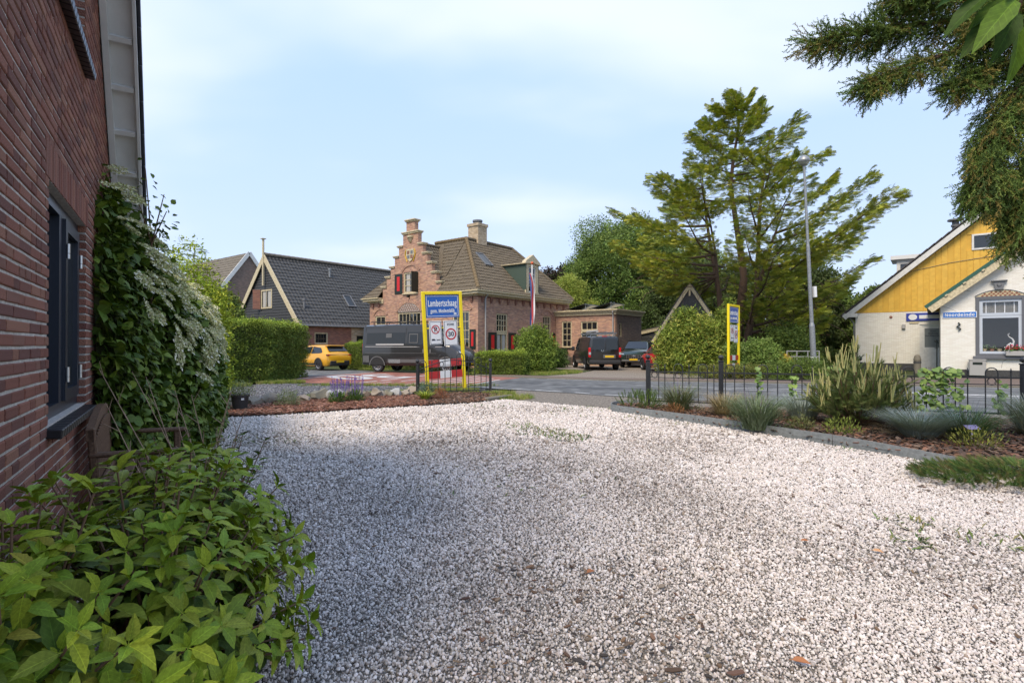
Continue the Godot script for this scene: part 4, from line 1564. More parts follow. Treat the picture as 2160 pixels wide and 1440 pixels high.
	var dpp := MB.new()
	dpp.tube([Vector3(-0.3, ey - 0.25, 0.1), Vector3(-0.07, ey - 0.6, 0.06), Vector3(-0.07, 0, 0.06)], [0.04], 8)
	part("downpipe", dpp, M["lead"], h)
	var cab := MB.new()
	cab.tube([Vector3(2.6, 5.6, 0.03), Vector3(4.4, 5.95, 0.03), Vector3(6.6, 6.2, 0.03)], [0.012], 5)
	part("cable", cab, M["lead"], h)
	# the nearer white cottage
	var c := thing("white_cottage", "white painted brick cottage with green edged gable and large grey window", "house", W(20.5, 26.0), GRID_TURN)
	var chalf := 3.6
	var cev := 3.42
	var cap := cev + chalf * 0.8
	var wr := Rect2(1.36, 0.98, 1.55, 2.6)
	part("front_wall", facade([[0, 0], [chalf * 2, 0], [chalf * 2, cev], [chalf, cap], [0, cev]], [wr], 0.3), M["white_brick_smooth"], c)
	part("side_wall", facade([[0, 0], [5.0, 0], [5.0, cev], [0, cev]], [], 0.3), M["white_brick_smooth"], c, Transform3D(Basis(Vector3.UP, -PI / 2), Vector3(0, 0, -5.3)))
	var rr := MB.new()
	rr.box(Vector3(chalf, 1.9, -2.6), Vector3(7.0, 3.8, 0.2))
	rr.box(Vector3(chalf, 0.0, -1.4), Vector3(6.6, 0.1, 2.2))
	rr.box(Vector3(chalf, 3.75, -1.4), Vector3(6.6, 0.1, 2.2))
	rr.box(Vector3(0.4, 1.9, -1.4), Vector3(0.1, 3.8, 2.2))
	rr.box(Vector3(5.4, 1.9, -1.4), Vector3(0.1, 3.8, 2.2))
	mat("room_wall", Color(0.3, 0.24, 0.2), 0.9)
	part("room", rr, M["room_wall"], c)
	var cpl := MB.new()
	cpl.box(Vector3(chalf, 0.15, 0.015), Vector3(chalf * 2, 0.3, 0.03))
	part("plinth", cpl, M["plinth"], c)
	var co := Vector3(-0.42, cev - 0.3, 0.38)
	var ctip := Vector3(chalf, cap + 0.08, 0.38)
	for s in [0, 1]:
		var ax := ctip - co
		if s == 1:
			ax.x = -ax.x
		var st := co if s == 0 else Vector3(2 * chalf + 0.42, co.y, co.z)
		var u2 := ax.normalized()
		var l2 := ax.length()
		var n2 := Vector3(-u2.y, u2.x, 0) * (1.0 if s == 0 else -1.0)
		var b2 := Basis(u2, Vector3(-u2.y, u2.x, 0), Vector3(0, 0, 1))
		var bb := MB.new()
		bb.box(st + u2 * l2 / 2 + n2 * -0.02, Vector3(l2, 0.3, 0.06), b2)
		part("bargeboard", bb, M["cream_paint"], c)
		var gb := MB.new()
		gb.box(st + u2 * l2 / 2 + n2 * 0.2, Vector3(l2 + 0.1, 0.14, 0.12), b2)
		part("verge_board", gb, M["green_paint"], c)
		var sf2 := MB.new()
		sf2.box(st + u2 * l2 / 2 + n2 * 0.04 + Vector3(0, 0, -0.22), Vector3(l2, 0.03, 0.36), b2)
		part("soffit", sf2, M["cream_paint"], c)
		var crf := MB.new()
		crf.box(st + u2 * l2 / 2 + n2 * 0.12 + Vector3(0, 0, -2.85), Vector3(l2, 0.08, 5.5), b2)
		part("roof", crf, M["roof_edge"], c)
		if s == 0:
			for k in 4:
				var lug := MB.new()
				lug.cbox(st + u2 * (0.9 + k * 0.85) + n2 * 0.1 + Vector3(0, 0, 0.05), Vector3(0.14, 0.08, 0.1), 0.02, b2)
				part("bracket", lug, M["cream_paint"], c)
	# window: grey surround, pale sashes, blinds, things on the sill
	var su := MB.new()
	bars(su, Rect2(1.27, 0.9, 1.73, 2.76), 0.14, -0.1, 0.03)
	su.cbox(Vector3(2.13, 0.86, 0.06), Vector3(1.9, 0.14, 0.16), 0.015)
	part("window_surround", su, M["grey_window"], c)
	var sh := MB.new()
	bars(sh, Rect2(1.412, 1.042, 1.446, 1.74), 0.11, -0.12, -0.04)
	bars(sh, Rect2(1.412, 2.79, 1.446, 0.73), 0.12, -0.12, -0.03)
	var so := part("window", sh, M["pale_blue_paint"], c)
	var gl := StandardMaterial3D.new()
	gl.resource_name = "clear_glass"
	gl.transparency = BaseMaterial3D.TRANSPARENCY_ALPHA
	gl.albedo_color = Color(0.2, 0.22, 0.22, 0.03)
	gl.roughness = 0.02
	M["clear_glass"] = gl
	var g1 := MB.new()
	g1.box(Vector3(2.135, 1.91, -0.09), Vector3(1.24, 1.53, 0.006))
	part("pane", g1, gl, so)
	var g2 := MB.new()
	g2.box(Vector3(2.135, 3.155, -0.09), Vector3(1.22, 0.5, 0.006))
	part("pane", g2, gl, so)
	var bl := thing("window_blind", "cream slatted blind behind the upper pane of the cottage window", "blind", c.transform * Vector3(2.135, 2.86, -0.17), GRID_TURN)
	for k in 11:
		var s := MB.new()
		s.box(Vector3(0, 0.04 + k * 0.052, 0), Vector3(1.2, 0.006, 0.045), Basis(Vector3.RIGHT, 0.5))
		part("slat", s, M["curtain"], bl)
	for x in [-0.48, -0.16, 0.16, 0.48]:
		var s := MB.new()
		s.box(Vector3(x, 0.3, 0.03), Vector3(0.04, 0.6, 0.004))
		part("tape", s, M["sign_white"], bl)
	var hb := MB.new()
	hb.box(Vector3(0, 0.63, 0), Vector3(1.24, 0.07, 0.06))
	part("headrail", hb, M["sign_white"], bl)
	# patterned arch and ornament
	var ac := MB.new()
	var pl2 := PackedVector2Array()
	for k in 13:
		var t := k / 12.0
		pl2.append(Vector2(1.27 + t * 1.73, 3.665 + 0.27 * (1.0 - pow(2 * t - 1, 2.0))))
	pl2.append(Vector2(3.0, 3.66))
	pl2.append(Vector2(1.27, 3.66))
	ac.prism(pl2, 0.0, 0.02)
	var aco := part("arch_panel", ac, M["cream_paint"], c)
	for r in 3:
		for k in 11:
			var x := 1.37 + k * 0.155 + (0.078 if r % 2 else 0.0)
			var y2 := 3.7 + r * 0.075
			if y2 + 0.03 < 3.665 + 0.27 * (1.0 - pow(2 * (x - 1.27) / 1.73 - 1, 2.0)) and x < 2.95:
				var b := MB.new()
				b.box(Vector3(x, y2, 0.021), Vector3(0.08, 0.08, 0.012), Basis(Vector3(0, 0, 1), PI / 4))
				part("diamond_brick", b, M["brick5"], aco)
	var rim := MB.new()
	arch(rim, 2.135, 3.67, 0.87, 0.27, 0.035, 0.0, 0.04, 12)
	part("arch_rim", rim, M["grey_window"], c)
	var og := MB.new()
	og.prism(PackedVector2Array([Vector2(-0.13, 0), Vector2(0.13, 0), Vector2(0.2, 0.36), Vector2(-0.2, 0.36)]), 0, 0.12, Transform3D(Basis(), Vector3(2.1, 3.96, 0)))
	og.cbox(Vector3(2.1, 4.35, 0.08), Vector3(0.56, 0.07, 0.2), 0.02)
	og.lathe([Vector2(0.001, 0), Vector2(0.1, 0), Vector2(0.06, 0.05), Vector2(0.001, 0.05)], 12, Transform3D(Basis(Vector3.RIGHT, PI / 2), Vector3(2.1, 4.17, 0.11)))
	part("keystone_ornament", og, M["lead"], c)
	# cracks in the paint
	var cr := MB.new()
	for ps in [[[0.05, 3.3], [0.3, 3.2], [0.55, 3.05], [0.62, 2.85]], [[0.35, 4.0], [0.75, 4.02], [0.85, 3.96], [1.1, 3.97]], [[1.5, 0.85], [1.62, 0.7], [1.64, 0.5]], [[2.4, 0.85], [2.2, 0.66], [2.16, 0.4]]]:
		var pts := []
		for p in ps:
			pts.append(Vector3(p[0], p[1], 0.0))
		cr.tube(pts, [0.006], 4)
	part("crack", cr, M["lead"], c)
	var an := MB.new()
	an.tube([Vector3(0.66, 2.5, 0.04), Vector3(0.72, 2.4, 0.06), Vector3(0.6, 2.3, 0.06), Vector3(0.74, 2.2, 0.06), Vector3(0.66, 2.1, 0.04)], [0.03, 0.035, 0.03, 0.035, 0.02], 6)
	part("wall_anchor", an, M["shutter_black"], c)
	var ss := thing("street_sign", "blue street name sign on the white cottage wall", "sign", c.transform * Vector3(0.07, 2.72, 0.0), GRID_TURN)
	var sb := MB.new()
	sb.cbox(Vector3(0.63, 0.14, 0.02), Vector3(1.26, 0.3, 0.03), 0.01)
	part("rim", sb, M["sign_white"], ss)
	var sb2 := MB.new()
	sb2.box(Vector3(0.63, 0.14, 0.034), Vector3(1.2, 0.24, 0.008))
	mat("street_blue", Color(0.02, 0.16, 0.55), 0.4)
	part("plate", sb2, M["street_blue"], ss)
	write_on(ss, "Noordeinde", Vector3(0.63, 0.14, 0.04), 0.2, M["sign_white"], 1.08)
	# on the sill, inside and out
	var cat := thing("cat_statue", "pale metal statue of a cat with raised curling tail inside the cottage window", "statue", c.transform * Vector3(2.45, 1.15, -0.3), GRID_TURN)
	var cb := MB.new()
	cb.tube([Vector3(0.08, 0.0, 0), Vector3(0.1, 0.16, 0), Vector3(0.13, 0.3, 0), Vector3(0.05, 0.36, 0), Vector3(-0.05, 0.28, 0)], [0.02, 0.025, 0.045, 0.04, 0.03], 7)
	cb.tube([Vector3(-0.05, 0.28, 0), Vector3(-0.12, 0.14, 0), Vector3(-0.15, 0.02, 0)], [0.035, 0.025, 0.015], 7)
	cb.tube([Vector3(0.0, 0.3, 0), Vector3(0.02, 0.14, 0.02), Vector3(-0.02, 0.0, 0.02)], [0.03, 0.02, 0.014], 6)
	cb.tube([Vector3(-0.1, 0.2, 0), Vector3(-0.16, 0.16, 0)], [0.04, 0.03], 7)
	part("body", cb, M["sign_white"], cat)
	var ct := MB.new()
	ct.tube([Vector3(0.13, 0.3, 0), Vector3(0.16, 0.46, 0), Vector3(0.1, 0.58, 0), Vector3(0.0, 0.66, 0), Vector3(-0.04, 0.76, 0), Vector3(0.02, 0.82, 0)], [0.035, 0.04, 0.03, 0.02, 0.016, 0.012], 7)
	part("tail", ct, M["sign_white"], cat)
	for k in 3:
		var pt := thing("sill_pot", ["small pot with an upright plant on the cottage window sill, leftmost", "small pot with a spreading plant in the middle of the cottage window sill", "small empty looking pot on the cottage window sill, right of the others"][k], "plant pot", c.transform * Vector3(1.6 + k * 0.26, 1.15, -0.26), GRID_TURN, "pots on the cottage window sill")
		var pp := MB.new()
		pp.lathe([Vector2(0.001, 0), Vector2(0.07, 0), Vector2(0.09, 0.12), Vector2(0.075, 0.12), Vector2(0.001, 0.1)], 10)
		part("pot", pp, M["cream_paint"] if k != 1 else M["barn_brick"], pt)
		if k < 2:
			var kc := Copies.new()
			for j in 26:
				kc.add(Transform3D(Basis.from_euler(Vector3(rb(0, 6), rb(0, 6), rb(0, 6))) * 0.8, Vector3(rb(-0.1, 0.1) * (1 + k), 0.14 + rb(0, 0.2 - k * 0.06), rb(-0.05, 0.05))), vary(Color(0.16, 0.25, 0.08), 0.3))
			many("foliage", small_leaf(0.09, 0.04), M["leaf_far"], kc, pt)
	var fb := thing("flower_box", "grey box of bright red flowers on the cottage sill", "flower box", c.transform * Vector3(2.62, 0.94, 0.14), GRID_TURN)
	var fx := MB.new()
	fx.cbox(Vector3(0.1, 0.12, 0), Vector3(0.85, 0.22, 0.2), 0.02)
	part("box", fx, M["pipe_grey"], fb)
	var fc := Copies.new()
	var fl2 := Copies.new()
	for j in 150:
		fl2.add(Transform3D(Basis.from_euler(Vector3(rb(0, 6), rb(0, 6), rb(0, 6))), Vector3(rb(-0.36, 0.55), 0.24 + rb(0, 0.16), rb(-0.12, 0.14))), vary(Color(0.09, 0.18, 0.04), 0.3))
		if j < 110:
			fc.add(Transform3D(Basis.from_euler(Vector3(rb(0, 6), rb(0, 6), rb(0, 6))), Vector3(rb(-0.34, 0.52), 0.32 + rb(0, 0.16), rb(-0.1, 0.16))), vary(pick([Color(0.62, 0.02, 0.05), Color(0.7, 0.05, 0.12)]), 0.2))
	many("foliage", small_leaf(0.07, 0.05), M["leaf_far"], fl2, fb)
	many("petals", small_leaf(0.06, 0.06), M["petal"], fc, fb)

func write_on(parent: Node, words: String, at: Vector3, size: float, m: Material, width := 0.0) -> MeshInstance3D:
	var tm := TextMesh.new()
	tm.text = words
	tm.font = road_font()
	tm.font_size = 64
	tm.pixel_size = size / 64.0
	tm.depth = 0.004
	var o := MeshInstance3D.new()
	o.name = "lettering"
	o.mesh = tm
	o.material_override = m
	parent.add_child(o, true)
	o.position = at
	if width > 0.0:
		var bb := tm.get_aabb()
		o.scale.x = width / maxf(bb.size.x, 0.001)
	return o

func build_small_barns() -> void:
	# a small black barn behind the laurel, cream boards on its gable
	var b := thing("small_barn", "small black boarded gable with cream boards rising behind the laurel", "barn", W(10.4, 31.8), -20)
	b.scale = Vector3.ONE * 0.82
	var wl := MB.new()
	var pl := PackedVector2Array([Vector2(-2.4, 0), Vector2(2.4, 0), Vector2(2.4, 2.2), Vector2(0, 5.9), Vector2(-2.4, 2.2)])
	wl.prism(pl, -6, 0)
	part("wall", wl, M["tarred_board"], b)
	for s in [-1.0, 1.0]:
		var o := Vector3(s * 2.6, 1.95, 0.06)
		var d := Vector3(0, 6.02, 0.06) - o
		var bb := MB.new()
		var u := d.normalized()
		bb.box(o + d * 0.5, Vector3(d.length(), 0.24, 0.08), Basis(u, Vector3(-u.y, u.x, 0), Vector3(0, 0, 1)))
		part("bargeboard", bb, M["cream_paint"], b)
		var rf := MB.new()
		rf.box(o + d * 0.5 + Vector3(s * 0.1, 0.1, -3.1), Vector3(d.length(), 0.08, 6.3), Basis(u, Vector3(-u.y, u.x, 0), Vector3(0, 0, 1)))
		part("roof", rf, M["roof_black"], b)
	var fi := MB.new()
	fi.box(Vector3(0, 5.75, 0.12), Vector3(0.12, 1.0, 0.06))
	part("finial", fi, M["cream_paint"], b)
	var wr := MB.new()
	bars(wr, Rect2(-0.55, 2.4, 1.1, 1.3), 0.09, 0.0, 0.06)
	wr.box(Vector3(0, 3.05, 0.03), Vector3(0.04, 1.12, 0.04))
	wr.box(Vector3(0, 3.05, 0.03), Vector3(0.92, 0.04, 0.036))
	var wo := part("window", wr, M["cream_paint"], b)
	var wg := MB.new()
	wg.box(Vector3(0, 3.05, 0.006), Vector3(0.92, 1.12, 0.01))
	part("pane", wg, M["glass_dark"], wo)
	# open car shelter with a pale verge
	var c := thing("car_shelter", "low dark shed with pale sloping verge behind the parked green car", "shed", W(10.7, 42.0), -12)
	var wl2 := MB.new()
	wl2.prism(PackedVector2Array([Vector2(-1.7, 0), Vector2(2.8, 0), Vector2(2.8, 3.15), Vector2(-1.7, 2.1)]), -5, 0)
	part("wall", wl2, M["tarred_board"], c)
	for k in 9:
		var cb := MB.new()
		cb.box(Vector3(0.55, 0.14 + k * 0.24, 0.012), Vector3(4.4, 0.22, 0.02), Basis(Vector3.RIGHT, -0.08))
		part("clapboard", cb, M["tarred_board"], c)
	var vb := MB.new()
	var d2 := Vector3(5.1, 1.19, 0)
	var u2 := d2.normalized()
	vb.box(Vector3(0.55, 2.68, 0.1), Vector3(5.2, 0.26, 0.06), Basis(u2, Vector3(-u2.y, u2.x, 0), Vector3(0, 0, 1)))
	part("bargeboard", vb, M["cream_paint"], c)
	var rf2 := MB.new()
	rf2.box(Vector3(0.55, 2.82, -2.5), Vector3(5.2, 0.06, 5.3), Basis(u2, Vector3(-u2.y, u2.x, 0), Vector3(0, 0, 1)))
	part("roof", rf2, M["roof_grey"], c)

# ---------------------------------------------------------------- leaves
func small_leaf(l: float, w: float) -> ArrayMesh:
	var key := "small_%f_%f" % [l, w]
	if shared.has(key):
		return shared[key]
	var b := MB.new()
	var n := Vector3(0, 1, 0)
	var p := [Vector3.ZERO, Vector3(-w / 2, w * 0.16, l * 0.45), Vector3(0, -l * 0.08, l), Vector3(w / 2, w * 0.16, l * 0.45)]
	b.face([p[0], p[1], p[2]], n)
	b.face([p[0], p[2], p[3]], n)
	shared[key] = b.mesh()
	return shared[key]

func leaf(l: float, w: float, fold: float, droop: float, seg := 5, twist := 0.0) -> ArrayMesh:
	# an ovate pointed leaf along +z, face up, folded on its midrib, with a short stalk
	var key := "leaf_%f_%f_%f_%f_%f" % [l, w, fold, droop, twist]
	if shared.has(key):
		return shared[key]
	var b := MB.new()
	var mid := []
	var le := []
	var ri := []
	for k in seg + 1:
		var t := float(k) / seg
		var hw := w * 0.5 * pow(sin(PI * pow(t, 0.8)), 0.85) * (1.0 + (0.05 if k % 2 else -0.05))
		if k == seg:
			hw = 0.0
		var y := -droop * l * t * t + 0.05 * l * t
		mid.append(Vector3(0, y, 0.12 * l + l * 0.88 * t))
		var wav := 0.016 * l * sin(k * 2.6 + twist * 9.0) * absf(signf(twist))
		var bend := twist * 0.16 * l * t * t
		mid[k].x += bend
		le.append(Vector3(-hw * (1.0 + twist * 0.25) + bend, y + hw * (fold + twist * t) + wav, 0.12 * l + l * 0.88 * t - 0.03 * l * t))
		ri.append(Vector3(hw * (1.0 - twist * 0.25) + bend, y + hw * (fold - twist * t) - wav, 0.12 * l + l * 0.88 * t - 0.03 * l * t))
	for k in seg:
		for sd in [le, ri]:
			if k == 0:
				b.face([mid[0], sd[1], mid[1]], Vector3.UP)
			elif k == seg - 1:
				b.face([mid[k], sd[k], mid[k + 1]], Vector3.UP)
			else:
				b.face([mid[k], sd[k], sd[k + 1], mid[k + 1]], Vector3.UP)
	b.face([Vector3(-0.002, 0, 0), Vector3(0.002, 0, 0), mid[0] + Vector3(0.002, 0, 0), mid[0] - Vector3(0.002, 0, 0)], Vector3.UP)
	b.smooth(35)
	b.tint = true
	for p in b.v:
		b.c.append(Color(1.2, 1.15, 1.1) if absf(p.x - twist * 0.16 * l * pow(clampf((p.z / l - 0.12) / 0.88, 0, 1), 2.0)) < 0.0025 else Color(1.0, 1.03, 1.0))
		b.t.append(Vector2(0.5 + p.x / w, p.z / l))
	shared[key] = b.mesh()
	return shared[key]

func clump(key: String, count: int, r: float, l: float, w: float, seed_: int) -> ArrayMesh:
	# a handful of leaves spread through a small ball
	if shared.has(key):
		return shared[key]
	var keep := rng.seed
	var st := rng.state
	rng.seed = seed_
	var b := MB.new()
	for k in count:
		var d := rdir()
		var o := d * r * pow(rng.randf(), 0.5)
		var bs := facing((d + rdir() * 0.8 + Vector3(0, -0.25, 0)).normalized(), (Vector3.UP + rdir() * 0.7).normalized())
		var s := rb(0.7, 1.2)
		var f := [Vector3.ZERO, Vector3(-w / 2, w * 0.15, l * 0.45), Vector3(0, -l * 0.06, l), Vector3(w / 2, w * 0.15, l * 0.45)]
		for j in 4:
			f[j] = o + bs * (f[j] * s)
		b.face([f[0], f[1], f[2]], bs.y)
		b.face([f[0], f[2], f[3]], bs.y)
	shared[key] = b.mesh()
	rng.seed = keep
	rng.state = st
	return shared[key]

# ---------------------------------------------------------------- signs, fences, street furniture
func disc(parent: Node, called: String, at: Vector3, r0: float, r1: float, m: Material, depth := 0.004) -> void:
	var b := MB.new()
	b.lathe([Vector2(r0, 0), Vector2(r1, 0), Vector2(r1, depth), Vector2(r0, depth), Vector2(r0, 0)], 32, Transform3D(Basis(Vector3.RIGHT, PI / 2), at))
	part(called, b, m, parent)

func town_sign(at: Vector3, turn: float, lean: float, w: float, h: float, label: String) -> Node3D:
	var s := thing("town_sign", label, "sign", at, turn, "yellow framed village signs")
	s.rotation.z = deg_to_rad(lean)
	var ye: Material = M["sign_yellow"]
	for x in [0.0, w]:
		var p := MB.new()
		p.cbox(Vector3(x, h / 2, 0), Vector3(0.1, h, 0.1), 0.012)
		part("post", p, ye, s)
	var t := MB.new()
	t.cbox(Vector3(w / 2, h - 0.05, 0), Vector3(w - 0.1, 0.098, 0.096), 0.012)
	part("top_bar", t, ye, s)
	var bd := MB.new()
	bd.cbox(Vector3(w / 2, h - 0.45, 0), Vector3(w - 0.1, 0.7, 0.03), 0.004)
	var bo := part("name_board", bd, M["sign_blue"], s)
	var ln := MB.new()
	bars(ln, Rect2(0.09, h - 0.76, w - 0.18, 0.62), 0.014, 0.015, 0.018)
	part("border_line", ln, M["sign_white"], bo)
	write_on(bo, "Lambertschaag", Vector3(w / 2, h - 0.37, 0.018), 0.26, M["sign_white"], w - 0.28)
	write_on(bo, "gem. Medemblik", Vector3(w / 2, h - 0.6, 0.018), 0.15, M["sign_white"], w - 0.42)
	var st := MB.new()
	st.box(Vector3(w - 0.2, h - 0.69, 0.018), Vector3(0.09, 0.07, 0.004), Basis(Vector3(0, 0, 1), 0.1))
	part("sticker", st, M["lamp_clear"], bo)
	var br := MB.new()
	br.tube([Vector3(0.05, h - 1.12, 0), Vector3(w - 0.05, h - 1.12, 0)], [0.022], 8)
	part("crossbar", br, ye, s)
	var y1 := h - 1.6
	# no parking zone plate
	var np := MB.new()
	np.cbox(Vector3(0.33, y1 + 0.34, 0.04), Vector3(0.4, 0.72, 0.02), 0.006)
	var npo := part("parking_plate", np, M["sign_white"], s)
	var nl := MB.new()
	bars(nl, Rect2(0.15, y1, 0.36, 0.68), 0.012, 0.05, 0.053)
	part("border_line", nl, M["sign_black"], npo)
	disc(npo, "ring", Vector3(0.33, y1 + 0.44, 0.049), 0.105, 0.135, M["sign_red"])
	write_on(npo, "P", Vector3(0.33, y1 + 0.44, 0.053), 0.2, M["sign_black"])
	var sl := MB.new()
	sl.box(Vector3(0.33, y1 + 0.44, 0.058), Vector3(0.24, 0.02, 0.004), Basis(Vector3(0, 0, 1), -PI / 4))
	part("slash", sl, M["sign_red"], npo)
	var tk := MB.new()
	tk.box(Vector3(0.24, y1 + 0.13, 0.053), Vector3(0.09, 0.05, 0.004))
	tk.box(Vector3(0.295, y1 + 0.12, 0.053), Vector3(0.03, 0.03, 0.004))
	part("lorry_symbol", tk, M["sign_black"], npo)
	write_on(npo, "ZONE", Vector3(0.41, y1 + 0.12, 0.053), 0.05, M["sign_black"])
	# speed zone plate
	var zp := MB.new()
	zp.cbox(Vector3(0.83, y1 + 0.31, 0.04), Vector3(0.46, 0.78, 0.02), 0.006)
	var zo := part("zone_plate", zp, M["sign_white"], s)
	var zl := MB.new()
	bars(zl, Rect2(0.62, y1 - 0.06, 0.42, 0.74), 0.012, 0.05, 0.053)
	part("border_line", zl, M["sign_black"], zo)
	disc(zo, "ring", Vector3(0.83, y1 + 0.28, 0.049), 0.135, 0.18, M["sign_red"])
	write_on(zo, "30", Vector3(0.83, y1 + 0.28, 0.053), 0.19, M["sign_black"])
	write_on(zo, "ZONE", Vector3(0.83, y1 + 0.58, 0.053), 0.09, M["sign_black"])
	for y in [0.75, 0.4]:
		for k in 3:
			var bb := MB.new()
			var sw := (w - 0.1) / 3
			bb.box(Vector3(0.05 + sw * (k + 0.5), y + 0.11, 0.0), Vector3(sw - 0.001, 0.22, 0.025))
			part("stripe", bb, M["sign_red"] if k != 1 else M["sign_white"], s)
	return s

func fence_post(f: Node, at: Vector3, h: float, w := 0.085) -> void:
	var p := MB.new()
	p.cbox(at + Vector3(0, (h - 0.14) / 2, 0), Vector3(w, h - 0.14, w), 0.01)
	p.cbox(at + Vector3(0, h - 0.13, 0), Vector3(w * 1.2, 0.025, w * 1.2), 0.008)
	var po := part("post", p, M["fence_black"], f)
	var b := MB.new()
	var pr := [Vector2(0.03, 0)]
	for k in 9:
		var a := -PI / 2 + PI * k / 8.0
		pr.append(Vector2(maxf(0.055 * cos(a), 0.0005), 0.07 + 0.055 * sin(a)))
	b.lathe(pr, 14, Transform3D(Basis(), at + Vector3(0, h - 0.12, 0)))
	part("ball", b, M["fence_black"], po)

func arch_bar(at0: Vector3, at1: Vector3, y0: float, ys: float) -> MB:
	var b := MB.new()
	var r := at0.distance_to(at1) / 2
	var mid := (at0 + at1) / 2
	var d := (at1 - at0).normalized()
	var pts := [at0 + Vector3(0, y0, 0), at0 + Vector3(0, ys, 0)]
	for k in range(1, 8):
		var a := PI - PI * k / 8.0
		pts.append(mid + d * (cos(a) * r) + Vector3(0, ys + sin(a) * r, 0))
	pts.append(at1 + Vector3(0, ys, 0))
	pts.append(at1 + Vector3(0, y0, 0))
	b.tube(pts, [0.011], 6)
	return b

func scroll(mid: Vector3, d: Vector3, r: float) -> MB:
	var b := MB.new()
	for s in [-1.0, 1.0]:
		var pts := []
		for k in 15:
			var a := -PI / 2 + (PI * 1.75) * k / 14.0
			var rr := r * (1.0 - 0.45 * maxf(0.0, k / 14.0 - 0.4))
			pts.append(mid + d * (s * cos(a) * rr) + Vector3(0, sin(a) * rr, 0))
		b.tube(pts, [0.006], 5)
	return b

func spear(at: Vector3, y0: float, y1: float) -> MB:
	var b := MB.new()
	b.tube([at + Vector3(0, y0, 0), at + Vector3(0, y1 - 0.09, 0)], [0.011], 6)
	b.lathe([Vector2(0.009, 0), Vector2(0.02, 0.02), Vector2(0.012, 0.05), Vector2(0.001, 0.09)], 6, Transform3D(Basis(), at + Vector3(0, y1 - 0.09, 0)))
	return b

func rail(p: Vector3, q: Vector3, w: float, h: float) -> MB:
	var b := MB.new()
	b.box((p + q) / 2, Vector3(w, h, p.distance_to(q)), facing(q - p, Vector3.UP))
	return b

func build_signs_and_fences() -> void:
	town_sign(W(-2.55, 16.5), 29.5, 3.2, 1.22, 3.06, "yellow framed village sign leaning behind the left garden fence")
	town_sign(W(9.36, 23.5, 0.02), 49.6, 0.0, 1.31, 3.2, "yellow framed village sign seen edge-on beside the laurel and lamp post")
	# long fence on the right bed
	var f := thing("garden_fence", "black wrought iron fence with hoops along the right flower bed", "fence")
	var P := [W(3.15, 12.6, 0.06), W(4.62, 12.02, 0.06), W(7.06, 11.06, 0.06), W(9.5, 10.1, 0.06), W(11.95, 9.13, 0.06)]
	for p in P:
		fence_post(f, p, 1.16)
	var fm: Material = M["fence_black"]
	for k in P.size() - 1:
		var a: Vector3 = P[k]
		var c: Vector3 = P[k + 1]
		var d := (c - a).normalized()
		var a2 := a + d * 0.05
		var c2 := c - d * 0.05
		for q in [[0.77, 0.02, 0.03], [0.64, 0.008, 0.016], [0.1, 0.02, 0.03]]:
			part("rail", rail(a2 + Vector3(0, q[0], 0), c2 + Vector3(0, q[0], 0), q[1], q[2]), fm, f)
		var per := 0.6
		var cnt := int(round((c - a).length() / per))
		per = (c - a).length() / cnt
		for j in cnt:
			var m := a + d * (per * (j + 0.28))
			part("hoop", arch_bar(m - d * 0.095, m + d * 0.095, 0.08, 0.86), fm, f)
			part("scroll", scroll(m + Vector3(0, 0.7, 0), d, 0.072), fm, f)
			if j < cnt - 1 or true:
				part("spear", spear(a + d * (per * (j + 0.72)), 0.08, 0.96), fm, f)
	# short arched panel on the left bed
	var g := thing("garden_fence", "short black iron fence panel with curved top in the left bed", "fence")
	var A := W(-2.66, 15.3, 0.02)
	var C := W(-0.64, 16.1, 0.02)
	fence_post(g, A, 1.02, 0.075)
	fence_post(g, C, 1.02, 0.075)
	var dd := (C - A).normalized()
	var L := A.distance_to(C)
	for off in [0.0, -0.13]:
		var pts := []
		for k in 13:
			var t := k / 12.0
			pts.append(A + dd * (0.04 + (L - 0.08) * t) + Vector3(0, 0.72 + 0.27 * sin(PI * t) + off, 0))
		var b := MB.new()
		b.tube(pts, [0.013 if off == 0.0 else 0.007], 6)
		part("curved_rail", b, fm, g)
	part("rail", rail(A + dd * 0.04 + Vector3(0, 0.1, 0), C - dd * 0.04 + Vector3(0, 0.1, 0), 0.02, 0.025), fm, g)
	for k in 4:
		var t := (k + 0.28) / 4.0
		var m := A + dd * (L * t)
		var ys := 0.72 + 0.27 * sin(PI * t) + 0.1
		part("hoop", arch_bar(m - dd * 0.1, m + dd * 0.1, 0.08, ys), fm, g)
		part("scroll", scroll(m + Vector3(0, ys - 0.17, 0), dd, 0.065), fm, g)
		if k < 4:
			var t2 := (k + 0.76) / 4.0
			part("spear", spear(A + dd * (L * t2), 0.08, 0.72 + 0.27 * sin(PI * t2) + 0.13), fm, g)

